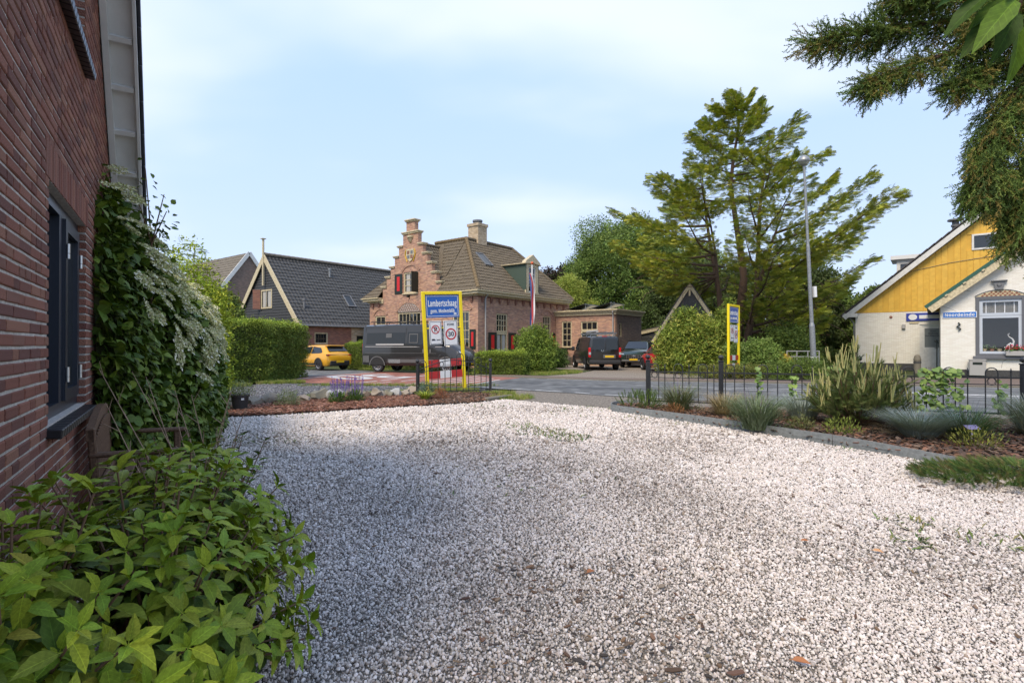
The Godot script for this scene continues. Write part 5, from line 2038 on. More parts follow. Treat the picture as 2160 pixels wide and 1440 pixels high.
func build_street_things() -> void:
	# lamp post, leaning a little
	var l := thing("street_lamp", "tall grey street lamp with a round head in front of the conifer", "street lamp", W(13.9, 25.0, -0.03))
	l.rotation.z = deg_to_rad(2.6)
	var p := MB.new()
	p.lathe([Vector2(0.125, 0), Vector2(0.12, 2.35), Vector2(0.085, 2.5), Vector2(0.08, 6.0), Vector2(0.065, 6.1), Vector2(0.05, 9.8), Vector2(0.001, 9.82)], 16)
	part("pole", p, M["galvanised"], l)
	var bnd := MB.new()
	for y: float in [0.62, 0.75, 0.88]:
		bnd.lathe([Vector2(0.12, y), Vector2(0.128, y), Vector2(0.128, y + 0.05), Vector2(0.12, y + 0.05)], 16)
	part("band", bnd, M["sign_white"], l)
	var hd := MB.new()
	hd.lathe([Vector2(0.06, 9.75), Vector2(0.16, 9.85), Vector2(0.25, 9.98), Vector2(0.26, 10.05), Vector2(0.21, 10.15), Vector2(0.1, 10.25), Vector2(0.001, 10.26)], 20, Transform3D(Basis(Vector3.RIGHT, 0.12), Vector3(0, 0.02, -1.2)))
	part("head", hd, M["galvanised"], l)
	var gl := MB.new()
	gl.lathe([Vector2(0.001, 9.82), Vector2(0.14, 9.83), Vector2(0.24, 9.93)], 20, Transform3D(Basis(Vector3.RIGHT, 0.12), Vector3(0, 0.03, -1.19)))
	part("glass", gl, M["lamp_clear"], l)
	var sg := MB.new()
	sg.cbox(Vector3(0.17, 3.9, 0.0), Vector3(0.12, 0.5, 0.3), 0.01)
	part("side_box", sg, M["sign_white"], l)
	# white steel railing
	var r := thing("steel_railing", "pale steel guard railing behind the street lamp", "railing", W(13.55, 26.8, -0.03), 2)
	for x in [0.0, 0.5, 1.05, 1.62]:
		var b := MB.new()
		b.box(Vector3(x, 0.58, 0), Vector3(0.035, 1.16, 0.035))
		part("post", b, M["pipe_grey"], r)
	for y in [1.17, 0.9]:
		var b := MB.new()
		b.box(Vector3(0.81, y, 0.001), Vector3(1.66, 0.04, 0.03))
		part("rail", b, M["pipe_grey"], r)
	for k in 11:
		var b := MB.new()
		b.box(Vector3(0.12 + k * 0.138, 0.5, 0.0), Vector3(0.016, 0.8, 0.016))
		part("bar", b, M["pipe_grey"], r)
	# grey bin by the cottage
	var bn := thing("litter_bin", "grey square litter bin against the white cottage wall", "bin", W(21.35, 24.95, 0.03), GRID_TURN)
	var bb := MB.new()
	bb.cbox(Vector3(0, 0.36, 0), Vector3(0.58, 0.7, 0.4), 0.02)
	bb.cbox(Vector3(0, 0.73, 0), Vector3(0.62, 0.05, 0.44), 0.015)
	part("body", bb, M["pipe_grey"], bn)
	var so := MB.new()
	so.box(Vector3(0, 0.57, 0.201), Vector3(0.34, 0.12, 0.01))
	part("slot", so, M["shutter_black"], bn)
	# bollards
	for q in [[20.35, 27.3, "stone", "rounded stone bollard by the white brick wall left of the door"], [22.4, 23.4, "pipe_grey", "grey concrete bollard in front of the cottage window"]]:
		var bo := thing("bollard", q[3], "bollard", W(q[0], q[1], 0.03), 0, "bollards on the far footway")
		var s := MB.new()
		s.lathe([Vector2(0.16, 0), Vector2(0.15, 0.62), Vector2(0.17, 0.64), Vector2(0.16, 0.72), Vector2(0.13, 0.85), Vector2(0.07, 0.92), Vector2(0.001, 0.94)], 14)
		part("shaft", s, M[q[2]], bo)
		var bd2 := MB.new()
		bd2.lathe([Vector2(0.162, 0.5), Vector2(0.168, 0.5), Vector2(0.168, 0.58), Vector2(0.162, 0.58)], 14)
		part("band", bd2, M["plinth"], bo)
	# slim iron hand pump post by the door
	var hp := MB.new()
	hp.tube([Vector3(0, 0, 0), Vector3(0, 1.55, 0)], [0.03, 0.02], 8)
	hp.tube([Vector3(-0.12, 1.6, 0), Vector3(0.1, 1.5, 0)], [0.02], 6)
	hp.tube([Vector3(-0.1, 1.25, 0), Vector3(0.05, 1.25, 0)], [0.015], 6)
	hp.lathe([Vector2(0.06, 1.55), Vector2(0.04, 1.66), Vector2(0.001, 1.7)], 8)
	tag(part("iron_post", hp, M["shutter_black"], self, Transform3D(Basis(), W(21.1, 27.0, 0.03))), "slim black iron post standing in front of the house door", "post")
	# flagpole with the red, white and blue flag hanging down
	var fp := thing("flagpole", "white flagpole with orange ball in front of the gable house", "flagpole", W(1.17, 31.6))
	var po := MB.new()
	po.lathe([Vector2(0.06, 0), Vector2(0.045, 6.1), Vector2(0.001, 6.1)], 10)
	part("pole", po, M["white_paint"], fp)
	var ba := MB.new()
	var pr := []
	for k in 9:
		var a := -PI / 2 + PI * k / 8.0
		pr.append(Vector2(maxf(0.085 * cos(a), 0.0005), 6.2 + 0.085 * sin(a)))
	ba.lathe(pr, 12)
	mat("flag_red", Color(0.42, 0.05, 0.05), 0.8)
	mat("flag_white", Color(0.7, 0.7, 0.72), 0.8)
	mat("flag_blue", Color(0.06, 0.09, 0.26), 0.8)
	mat("orange", Color(0.65, 0.13, 0.04), 0.4)
	part("ball", ba, M["orange"], fp)
	var fl := thing("flag", "red, white and blue striped flag hanging limp on the flagpole", "flag", W(1.17, 31.55, 0))
	var cols := ["flag_red", "flag_white", "flag_blue"]
	for k in 3:
		var b := MB.new()
		var rows := 14
		for j in rows:
			var t0 := float(j) / rows
			var t1 := float(j + 1) / rows
			var q := []
			for tt: float in [t0, t1]:
				var y := 5.6 - 3.0 * tt
				var w := 0.05 + 0.065 * sin(tt * 2.6)
				var x0: float = -0.22 + 0.1 * sin(tt * 4.0 + 0.5) + 0.25 * tt + [0.02, 0.09, -0.04][k] * (1.0 if tt > 0.0 else 0.4) + sin(tt * 9.0 + k) * 0.025
				q.append([Vector3(x0, y, 0.05 * sin(k * 2.0 + tt * 6.0)), Vector3(x0 + w, y, 0.05 * sin(k * 2.0 + 1.5 + tt * 6.0))])
			b.face([q[0][0], q[0][1], q[1][1], q[1][0]], Vector3(0, 0, 1))
		b.smooth(60)
		part("stripe", b, M[cols[k]], fl, Transform3D(Basis(), Vector3(0, 0, 0.12 - 0.04 * k)))
	# old timber post by the low hedge
	var wp := MB.new()
	wp.cbox(Vector3(0, 0.42, 0), Vector3(0.2, 0.9, 0.16), 0.02, Basis(Vector3(0, 0, 1), -0.06))
	tag(part("timber_post", wp, M["wood_old"], self, Transform3D(Basis(), W(-0.83, 26.0))), "weathered timber post at the end of the low hedge", "post")

# ---------------------------------------------------------------- vehicles; local +x is forward
func ring(s: Array) -> Array:
	# s: x, sill height, belt height, roof height, half width, half width at belt, half width of roof
	var x: float = s[0]
	var yb: float = s[1]
	var ye: float = s[2]
	var yr: float = s[3]
	var w: float = s[4]
	var wb: float = s[5]
	var wr: float = s[6]
	var half := [Vector2(0, yb), Vector2(w - 0.1, yb), Vector2(w - 0.02, yb + 0.1), Vector2(w, lerpf(yb, ye, 0.55)), Vector2(wb, ye), Vector2(wr, yr - 0.07), Vector2(wr - 0.1, yr - 0.01), Vector2(0, yr + 0.015)]
	var out := []
	for p in half:
		out.append(Vector3(x, p.y, p.x))
	for k in range(half.size() - 2, 0, -1):
		out.append(Vector3(x, half[k].y, -half[k].x))
	return out

func loft(st: Array) -> MB:
	var b := MB.new()
	var prev := []
	for s in st:
		var r := ring(s)
		if prev:
			var c := Vector3((prev[0].x + r[0].x) / 2, (s[1] + s[3]) / 2, 0)
			for k in r.size():
				var k2 := (k + 1) % r.size()
				var m: Vector3 = (prev[k] + r[k2]) / 2
				b.face([prev[k], prev[k2], r[k2], r[k]], m - c)
		prev = r
	b.face(ring(st[0]), Vector3(-1, 0, 0))
	b.face(ring(st[st.size() - 1]), Vector3(1, 0, 0))
	b.smooth(42)
	return b

func on_side(st: Array, x: float, f: float, sd: float, off := 0.012) -> Vector3:
	# f 0 = belt, 1 = roof edge; f -1 = sill
	for k in st.size() - 1:
		if x <= st[k + 1][0] + 1e-6:
			var t: float = (x - st[k][0]) / (st[k + 1][0] - st[k][0])
			var v := []
			for j in 7:
				v.append(lerpf(st[k][j], st[k + 1][j], t))
			var belt := Vector3(x, v[2], v[5])
			var roof := Vector3(x, v[3] - 0.07, v[6])
			var mid := Vector3(x, lerpf(v[1], v[2], 0.55), v[4])
			var sill := Vector3(x, v[1] + 0.1, v[4] - 0.02)
			var p: Vector3
			if f >= 0:
				p = belt.lerp(roof, f)
			elif f >= -0.45:
				p = belt.lerp(mid, f / -0.45)
			else:
				p = mid.lerp(sill, (f + 0.45) / -0.55)
			p.z = (p.z + off) * sd
			return p
	return Vector3.ZERO

func side_panel(st: Array, pts: Array, sd: float, off := 0.012) -> MB:
	# pts: [x, f] outline with matching lower and upper edges: x0..x1 columns of [x, f_low, f_high]
	var b := MB.new()
	for k in pts.size() - 1:
		var a: Array = pts[k]
		var c: Array = pts[k + 1]
		b.face([on_side(st, a[0], a[1], sd, off), on_side(st, c[0], c[1], sd, off), on_side(st, c[0], c[2], sd, off), on_side(st, a[0], a[2], sd, off)], Vector3(0, 0.1, sd))
	return b

func wheel(parent: Node, x: float, z: float, r: float) -> void:
	var sd := signf(z)
	var t := MB.new()
	var xf := Transform3D(Basis(Vector3.RIGHT, PI / 2 * sd), Vector3(x, r, z))
	t.lathe([Vector2(r * 0.62, -0.2), Vector2(r * 0.94, -0.19), Vector2(r, -0.15), Vector2(r, 0.0), Vector2(r * 0.95, 0.045), Vector2(r * 0.66, 0.05), Vector2(r * 0.64, 0.02)], 24, xf)
	var w := part("wheel", t, M["tyre"], parent)
	var b := MB.new()
	b.lathe([Vector2(0.001, 0.02), Vector2(r * 0.13, 0.025), Vector2(r * 0.14, 0.01), Vector2(r * 0.55, -0.04), Vector2(r * 0.6, 0.03), Vector2(r * 0.65, 0.035), Vector2(r * 0.65, 0.02)], 24, xf)
	part("rim", b, M["rim"], w)
	var g := MB.new()
	for k in 8:
		var a := TAU * k / 8.0
		var q := []
		for e in [[0.22, -0.13], [0.52, -0.2], [0.52, 0.2], [0.22, 0.13]]:
			q.append(xf * Vector3(cos(a + e[1]) * r * e[0], 0.022 if e[0] < 0.3 else -0.018, sin(a + e[1]) * r * e[0]))
		g.face(q, xf.basis.y)
	part("spoke_gap", g, M["tyre"], w)

func wheel_arch(parent: Node, st: Array, x: float, r: float, sd: float, rim_mat: String) -> void:
	var b := MB.new()
	var l := MB.new()
	var seg := 12
	for k in seg:
		var a0 := PI * k / seg
		var a1 := PI * (k + 1) / seg
		var zz: float = on_side(st, x, -0.5, sd, 0.008).z
		var p0 := Vector3(x + cos(a0) * r, r * 0.86 + sin(a0) * r, zz)
		var p1 := Vector3(x + cos(a1) * r, r * 0.86 + sin(a1) * r, zz)
		b.face([Vector3(x, r * 0.75, zz), p0, p1], Vector3(0, 0, sd))
		var o := Vector3(0, 0, 0.014 * sd)
		var q0 := Vector3(x + cos(a0) * (r + 0.06), r * 0.86 + sin(a0) * (r + 0.06), zz) + o
		var q1 := Vector3(x + cos(a1) * (r + 0.06), r * 0.86 + sin(a1) * (r + 0.06), zz) + o
		l.face([p0 + o, p1 + o, q1, q0], Vector3(0, 0, sd))
		l.face([p0, p1, p1 + o, p0 + o], Vector3(x, 0, 0) - p0)
	b.face([Vector3(x - r, r * 0.86, b.v[0].z), Vector3(x + r, r * 0.86, b.v[0].z), Vector3(x + r, 0.42, b.v[0].z), Vector3(x - r, 0.42, b.v[0].z)], Vector3(0, 0, sd))
	part("wheel_well", b, M["tyre"], parent)
	part("arch_lip", l, M[rim_mat], parent)

func plate(parent: Node, at: Vector3, fwd: float) -> void:
	var b := MB.new()
	b.cbox(at, Vector3(0.015, 0.11, 0.5), 0.004)
	part("number_plate", b, M["plate_yellow"], parent)

func lump(parent: Node, called: String, ctr: Vector3, s: Vector3, m: String, bev := 0.02, bs := Basis()) -> MeshInstance3D:
	var b := MB.new()
	b.cbox(ctr, s, minf(bev, minf(s.x, minf(s.y, s.z)) * 0.45), bs)
	return part(called, b, M[m], parent)

func hatchback(c: Node3D, paint: String, L := 1.0, H := 1.0) -> Array:
	var st := [
		[-2.02, 0.42, 0.62, 0.72, 0.7, 0.7, 0.66], [-1.95, 0.3, 0.84, 0.96, 0.82, 0.8, 0.72], [-1.82, 0.26, 0.92, 1.06, 0.86, 0.82, 0.7], [-1.5, 0.24, 0.93, 1.33, 0.87, 0.83, 0.64],
		[-1.2, 0.22, 0.92, 1.41, 0.87, 0.84, 0.63], [-0.5, 0.22, 0.9, 1.45, 0.87, 0.84, 0.63], [0.15, 0.22, 0.88, 1.43, 0.87, 0.83, 0.62], [0.5, 0.22, 0.88, 1.36, 0.87, 0.83, 0.62],
		[1.1, 0.22, 0.9, 1.04, 0.87, 0.8, 0.7], [1.6, 0.24, 0.8, 0.92, 0.85, 0.78, 0.68], [1.9, 0.28, 0.66, 0.78, 0.78, 0.72, 0.6], [2.02, 0.34, 0.56, 0.64, 0.66, 0.64, 0.5]]
	for s in st:
		s[0] *= L
		for k in [2, 3]:
			s[k] *= H
	part("body", loft(st), M[paint], c)
	for sd: float in [-1.0, 1.0]:
		part("side_window", side_panel(st, [[-1.45 * L, 0.2, 0.4], [-1.2 * L, 0.12, 0.86], [-0.42 * L, 0.1, 0.95]], sd), M["car_glass"], c)
		part("side_window", side_panel(st, [[-0.36 * L, 0.1, 0.95], [0.2 * L, 0.1, 0.94], [0.5 * L, 0.12, 0.8], [0.95 * L, 0.15, 0.35]], sd), M["car_glass"], c)
		wheel_arch(c, st, -1.22 * L, 0.36, sd, "black_plastic")
		wheel_arch(c, st, 1.28 * L, 0.36, sd, "black_plastic")
		wheel(c, -1.22 * L, 0.84 * sd, 0.325)
		wheel(c, 1.28 * L, 0.84 * sd, 0.325)
		part("sill", side_panel(st, [[-0.8 * L, -1.0, -0.82], [0.85 * L, -1.0, -0.82]], sd, 0.02), M["black_plastic"], c)
		lump(c, "mirror", Vector3(0.62 * L, 0.98 * H, 0.95 * sd), Vector3(0.12, 0.13, 0.2), "black_plastic", 0.04)
		lump(c, "door_handle", Vector3(-0.25 * L, 0.82 * H, 0.865 * sd), Vector3(0.18, 0.03, 0.03), paint, 0.01)
		lump(c, "tail_light", Vector3(-1.9 * L, 0.86 * H, 0.66 * sd), Vector3(0.14, 0.13, 0.3), "black_plastic", 0.03)
		lump(c, "lamp_lens", Vector3(-1.962 * L, 0.86 * H, 0.66 * sd), Vector3(0.03, 0.07, 0.26), "lamp_red", 0.01)
		lump(c, "headlight", Vector3(1.78 * L, 0.7 * H, 0.62 * sd), Vector3(0.26, 0.13, 0.24), "lamp_clear", 0.04)
	# rear and front glass
	var rw := MB.new()
	rw.face([Vector3(-1.83 * L, 1.08 * H, -0.62), Vector3(-1.83 * L, 1.08 * H, 0.62), Vector3(-1.5 * L, 1.33 * H, 0.54), Vector3(-1.5 * L, 1.33 * H, -0.54)], Vector3(-1, 1, 0))
	part("rear_window", rw, M["car_glass"], c, Transform3D(Basis(), Vector3(-0.02, 0.02, 0)))
	var fw := MB.new()
	fw.face([Vector3(1.08 * L, 1.06 * H, -0.66), Vector3(1.08 * L, 1.06 * H, 0.66), Vector3(0.5 * L, 1.37 * H, 0.52), Vector3(0.5 * L, 1.37 * H, -0.52)], Vector3(1, 1, 0))
	part("windscreen", fw, M["car_glass"], c, Transform3D(Basis(), Vector3(0.02, 0.02, 0)))
	lump(c, "spoiler", Vector3(-1.5 * L, 1.4 * H, 0), Vector3(0.34, 0.05, 1.1), paint, 0.02)
	lump(c, "rear_bar", Vector3(-1.955 * L, 0.86 * H, 0), Vector3(0.04, 0.1, 1.1), "black_plastic", 0.02)
	lump(c, "bumper", Vector3(-1.97 * L, 0.42, 0), Vector3(0.16, 0.3, 1.3), "black_plastic", 0.05)
	lump(c, "bumper", Vector3(1.96 * L, 0.4, 0), Vector3(0.16, 0.22, 1.2), "black_plastic", 0.05)
	plate(c, Vector3(-2.06 * L, 0.5, 0), -1)
	plate(c, Vector3(2.05 * L, 0.46, 0), 1)
	return st

func build_vehicles() -> void:
	var y := thing("hatchback_car", "yellow hatchback car parked behind the clipped hedge", "car", W(-11.36, 32.1, 0.0), 142.3)
	hatchback(y, "paint_yellow")
	var r := thing("hatchback_car", "red car mostly hidden behind the laurel", "car", W(8.45, 30.1, 0.015), 97)
	hatchback(r, "paint_red", 0.88, 1.02)
	# green sport utility car, nose towards the road
	var s := thing("suv_car", "dark green sport utility car facing the road beside the black van", "car", W(8.35, 35.9, 0.015), -110.5)
	var st := [
		[-2.3, 0.5, 0.8, 0.95, 0.78, 0.76, 0.7], [-2.2, 0.36, 1.05, 1.2, 0.9, 0.86, 0.74], [-1.9, 0.32, 1.08, 1.52, 0.93, 0.88, 0.7], [-1.2, 0.3, 1.05, 1.66, 0.94, 0.89, 0.69],
		[-0.3, 0.3, 1.02, 1.69, 0.94, 0.89, 0.69], [0.3, 0.3, 1.0, 1.64, 0.94, 0.89, 0.68], [0.75, 0.3, 1.0, 1.46, 0.94, 0.88, 0.7], [1.25, 0.3, 1.02, 1.16, 0.94, 0.85, 0.76],
		[1.8, 0.32, 0.96, 1.08, 0.93, 0.84, 0.74], [2.15, 0.36, 0.86, 0.98, 0.88, 0.8, 0.68], [2.3, 0.42, 0.72, 0.84, 0.76, 0.74, 0.6]]
	part("body", loft(st), M["paint_dark_green"], s)
	for sd: float in [-1.0, 1.0]:
		part("side_window", side_panel(st, [[-1.9, 0.2, 0.6], [-1.2, 0.1, 0.9], [-0.4, 0.08, 0.94]], sd), M["car_glass"], s)
		part("side_window", side_panel(st, [[-0.33, 0.08, 0.94], [0.3, 0.08, 0.92], [0.75, 0.1, 0.8], [1.1, 0.15, 0.4]], sd), M["car_glass"], s)
		wheel_arch(s, st, -1.36, 0.41, sd, "black_plastic")
		wheel_arch(s, st, 1.36, 0.41, sd, "black_plastic")
		wheel(s, -1.36, 0.9 * sd, 0.36)
		wheel(s, 1.36, 0.9 * sd, 0.36)
		part("sill", side_panel(st, [[-0.85, -1.0, -0.8], [0.85, -1.0, -0.8]], sd, 0.02), M["black_plastic"], s)
		lump(s, "mirror", Vector3(0.85, 1.12, 1.02 * sd), Vector3(0.14, 0.15, 0.22), "paint_dark_green", 0.05)
		lump(s, "headlight", Vector3(2.08, 0.84, 0.68 * sd), Vector3(0.3, 0.09, 0.26), "lamp_clear", 0.03)
		lump(s, "tail_light", Vector3(-2.2, 1.0, 0.7 * sd), Vector3(0.12, 0.14, 0.3), "lamp_red", 0.03)
		lump(s, "roof_rail", Vector3(-0.5, 1.71, 0.62 * sd), Vector3(1.9, 0.04, 0.04), "black_plastic", 0.012)
	var ws := MB.new()
	ws.face([Vector3(1.24, 1.18, -0.72), Vector3(1.24, 1.18, 0.72), Vector3(0.42, 1.62, 0.58), Vector3(0.42, 1.62, -0.58)], Vector3(1, 1, 0))
	part("windscreen", ws, M["car_glass"], s, Transform3D(Basis(), Vector3(0.03, 0.02, 0)))
	var gr := lump(s, "grille", Vector3(2.27, 0.68, 0), Vector3(0.12, 0.3, 1.0), "black_plastic", 0.04)
	for k in 7:
		lump(gr, "grille_bar", Vector3(2.335, 0.68, -0.42 + k * 0.14), Vector3(0.012, 0.26, 0.02), "steel", 0.004)
	var bdg := MB.new()
	bdg.lathe([Vector2(0.001, 0), Vector2(0.1, 0), Vector2(0.001, 0.02)], 16, Transform3D(Basis.from_scale(Vector3(1, 0.5, 1)) * Basis(Vector3(0, 0, 1), -PI / 2), Vector3(2.34, 0.74, 0)))
	part("badge", bdg, M["steel"], gr)
	lump(s, "bumper", Vector3(2.24, 0.44, 0), Vector3(0.2, 0.16, 1.5), "grey_plastic", 0.05)
	plate(s, Vector3(2.36, 0.52, 0), 1)
	# black delivery van with a roof rack, tail towards the road
	var v := thing("delivery_van", "black delivery van with ladder rack parked tail to the road by the annex", "van", W(5.0, 32.9, 0.015), 94.6)
	var vs := [
		[-2.5, 0.5, 1.0, 1.75, 0.88, 0.86, 0.74], [-2.44, 0.34, 1.08, 1.88, 0.94, 0.92, 0.79], [-2.3, 0.32, 1.1, 1.93, 0.96, 0.94, 0.8], [0.0, 0.3, 1.1, 1.94, 0.96, 0.94, 0.8], [0.95, 0.3, 1.08, 1.9, 0.96, 0.94, 0.79],
		[1.25, 0.3, 1.08, 1.75, 0.96, 0.92, 0.77], [1.75, 0.3, 1.06, 1.28, 0.95, 0.88, 0.8], [2.2, 0.34, 0.96, 1.1, 0.92, 0.84, 0.72], [2.45, 0.42, 0.78, 0.9, 0.8, 0.76, 0.6]]
	part("body", loft(vs), M["paint_black"], v)
	for sd: float in [-1.0, 1.0]:
		part("side_window", side_panel(vs, [[0.35, 0.1, 0.85], [0.95, 0.1, 0.85], [1.25, 0.1, 0.8], [1.6, 0.12, 0.5]], sd), M["car_glass"], v)
		wheel_arch(v, vs, -1.6, 0.4, sd, "black_plastic")
		wheel_arch(v, vs, 1.68, 0.4, sd, "black_plastic")
		wheel(v, -1.6, 0.92 * sd, 0.345)
		wheel(v, 1.68, 0.92 * sd, 0.345)
		part("side_moulding", side_panel(vs, [[-1.1, -0.62, -0.48], [1.15, -0.62, -0.48]], sd, 0.02), M["black_plastic"], v)
		lump(v, "mirror", Vector3(1.35, 1.2, 1.05 * sd), Vector3(0.14, 0.26, 0.2), "black_plastic", 0.05)
		lump(v, "tail_light", Vector3(-2.46, 1.0, 0.86 * sd), Vector3(0.12, 0.56, 0.15), "lamp_red", 0.03)
		lump(v, "lamp_lens", Vector3(-2.523, 0.95, 0.86 * sd), Vector3(0.01, 0.14, 0.13), "lamp_clear", 0.004)
		var gw := MB.new()
		gw.face([Vector3(-2.5, 1.16, 0.05 * sd), Vector3(-2.49, 1.16, 0.74 * sd), Vector3(-2.45, 1.76, 0.7 * sd), Vector3(-2.46, 1.78, 0.05 * sd)], Vector3(-1, 0, 0))
		part("rear_window", gw, M["car_glass"], v, Transform3D(Basis(), Vector3(-0.06, 0, 0)))
	lump(v, "door_seam", Vector3(-2.51, 1.1, 0.0), Vector3(0.016, 1.2, 0.012), "tyre", 0.004)
	lump(v, "bumper", Vector3(-2.5, 0.46, 0), Vector3(0.22, 0.24, 1.8), "black_plastic", 0.06)
	lump(v, "plate_recess", Vector3(-2.51, 0.78, 0.25), Vector3(0.03, 0.2, 0.7), "grey_plastic", 0.01)
	plate(v, Vector3(-2.53, 0.78, 0.25), -1)
	lump(v, "brake_light", Vector3(-2.42, 1.9, 0), Vector3(0.05, 0.04, 0.3), "lamp_red", 0.01)
	var em := MB.new()
	em.lathe([Vector2(0.055, 0), Vector2(0.075, 0), Vector2(0.075, 0.015), Vector2(0.055, 0.015)], 20, Transform3D(Basis(Vector3(0, 0, 1), PI / 2), Vector3(-2.51, 1.12, -0.14)))
	part("badge", em, M["steel"], v)
	var rk := MB.new()
	for x in [-2.0, -0.9, 0.3]:
		rk.box(Vector3(x, 2.06, 0), Vector3(0.05, 0.04, 1.5))
		for sd: float in [-1.0, 1.0]:
			rk.box(Vector3(x, 1.98, 0.7 * sd), Vector3(0.05, 0.16, 0.04))
	for sd: float in [-1.0, 1.0]:
		rk.box(Vector3(-0.85, 2.1, 0.74 * sd), Vector3(2.7, 0.05, 0.04))
	part("roof_rack", rk, M["galvanised"], v)
	var ld := thing("ladder", "aluminium ladder lying on the roof rack of the black van", "ladder", v.transform * Vector3(-0.9, 2.1, 0.3), 94.6)
	for sd: float in [-1.0, 1.0]:
		var b := MB.new()
		b.box(Vector3(0, 0.04, 0.2 * sd), Vector3(3.2, 0.07, 0.03))
		part("stile", b, M["galvanised"], ld)
	for k in 11:
		var b := MB.new()
		b.tube([Vector3(-1.4 + k * 0.28, 0.04, -0.19), Vector3(-1.4 + k * 0.28, 0.04, 0.19)], [0.016], 6)
		part("rung", b, M["galvanised"], ld)
	var tb := thing("roof_tube", "grey pipe carrier strapped to the roof rack of the black van", "carrier", v.transform * Vector3(-2.1, 2.12, -0.35), 94.6)
	var tm := MB.new()
	tm.tube([Vector3(0, 0.08, 0), Vector3(2.6, 0.08, 0)], [0.08], 12)
	part("tube", tm, M["pipe_grey"], tb)
	# black camper van beside the house
	var c := thing("camper_van", "black high roofed camper van parked in front of the gable house", "van", W(-4.87, 28.9, 0.004), -20.3)
	var cs := [
		[-3.0, 0.5, 1.1, 2.25, 0.9, 0.9, 0.78], [-2.96, 0.4, 1.3, 2.42, 0.98, 0.97, 0.84], [-2.8, 0.38, 1.36, 2.5, 1.02, 1.0, 0.87], [-1.0, 0.36, 1.36, 2.53, 1.02, 1.0, 0.88], [0.9, 0.36, 1.36, 2.52, 1.02, 1.0, 0.88],
		[1.3, 0.36, 1.36, 2.42, 1.02, 1.0, 0.87], [1.75, 0.36, 1.36, 2.0, 1.02, 0.98, 0.86], [2.2, 0.36, 1.34, 1.5, 1.02, 0.96, 0.86], [2.6, 0.38, 1.14, 1.28, 1.0, 0.92, 0.8], [2.92, 0.42, 0.92, 1.06, 0.95, 0.88, 0.7], [3.02, 0.46, 0.8, 0.9, 0.86, 0.8, 0.6]]
	part("body", loft(cs), M["paint_dusty_black"], c)
	for sd: float in [-1.0, 1.0]:
		part("side_window", side_panel(cs, [[-0.2, 0.08, 0.68], [0.9, 0.08, 0.68]], sd), M["car_glass"], c)
		var fr := MB.new()
		var inner := side_panel(cs, [[-0.1, 0.16, 0.6], [0.42, 0.16, 0.6]], sd, 0.03)
		part("window_frame", inner, M["grey_plastic"], c)
		part("pane", side_panel(cs, [[-0.06, 0.2, 0.56], [0.38, 0.2, 0.56]], sd, 0.036), M["car_glass"], c)
		part("side_window", side_panel(cs, [[1.02, 0.08, 0.7], [1.3, 0.08, 0.7], [1.75, 0.08, 0.66], [1.98, 0.08, 0.4]], sd), M["car_glass"], c)
		part("side_window", side_panel(cs, [[-2.7, 0.1, 0.66], [-0.35, 0.1, 0.66]], sd, 0.008), M["car_glass"], c)
		part("vent", side_panel(cs, [[-1.5, 0.42, 0.62], [-1.15, 0.42, 0.62]], sd, 0.02), M["grey_plastic"], c)
		part("awning_rail", side_panel(cs, [[-2.1, 0.06, 0.13], [-0.4, 0.06, 0.13]], sd, 0.025), M["pipe_grey"], c)
		part("side_moulding", side_panel(cs, [[-1.35, -0.92, -0.7], [1.35, -0.92, -0.7]], sd, 0.025), M["grey_plastic"], c)
		part("trim_line", side_panel(cs, [[-2.75, -0.03, 0.0], [1.9, -0.03, 0.0]], sd, 0.018), M["pipe_grey"], c)
		part("trim_line", side_panel(cs, [[-2.75, -0.36, -0.34], [1.5, -0.36, -0.34]], sd, 0.014), M["grey_plastic"], c)
		part("silver_panel", side_panel(cs, [[-1.3, -0.95, -0.72], [-0.6, -0.95, -0.72]], sd, 0.034), M["galvanised"], c)
		part("rear_skirt", side_panel(cs, [[-2.9, -0.95, -0.5], [-2.5, -0.95, -0.5]], sd, 0.02), M["grey_plastic"], c)
		for hx in [0.75, 1.15]:
			lump(c, "door_handle", Vector3(hx, 1.12, 1.03 * sd), Vector3(0.1, 0.2, 0.03), "grey_plastic", 0.012)
		for sx in [[-2.78, -0.95, 0.95], [-0.3, -0.68, 0.9], [0.95, -0.95, 0.95], [1.98, -0.5, 0.02]]:
			part("door_seam", side_panel(cs, [[sx[0], sx[1], sx[2]], [sx[0] + 0.014, sx[1], sx[2]]], sd, 0.016), M["tyre"], c)
		part("roof_seam", side_panel(cs, [[-2.75, 0.9, 0.915], [1.2, 0.9, 0.915]], sd, 0.012), M["tyre"], c)
		wheel_arch(c, cs, -2.0, 0.43, sd, "grey_plastic")
		wheel_arch(c, cs, 2.04, 0.43, sd, "grey_plastic")
		wheel(c, -2.0, 0.96 * sd, 0.36)
		wheel(c, 2.04, 0.96 * sd, 0.36)
		lump(c, "mirror", Vector3(1.85, 1.62, 1.14 * sd), Vector3(0.16, 0.38, 0.22), "black_plastic", 0.05)
		lump(c, "headlight", Vector3(2.6, 1.06, 0.74 * sd), Vector3(0.5, 0.2, 0.3), "lamp_clear", 0.06, Basis(Vector3(0, 0, 1), -0.45))
		lump(c, "tail_light", Vector3(-2.97, 1.2, 0.86 * sd), Vector3(0.1, 0.62, 0.14), "lamp_red", 0.03)
	var wsc := MB.new()
	wsc.face([Vector3(2.18, 1.53, -0.82), Vector3(2.18, 1.53, 0.82), Vector3(1.36, 2.36, 0.74), Vector3(1.36, 2.36, -0.74)], Vector3(1, 1, 0))
	part("windscreen", wsc, M["car_glass"], c, Transform3D(Basis(), Vector3(0.03, 0.02, 0)))
	var g2 := lump(c, "grille", Vector3(2.98, 0.76, 0), Vector3(0.12, 0.22, 1.1), "black_plastic", 0.03)
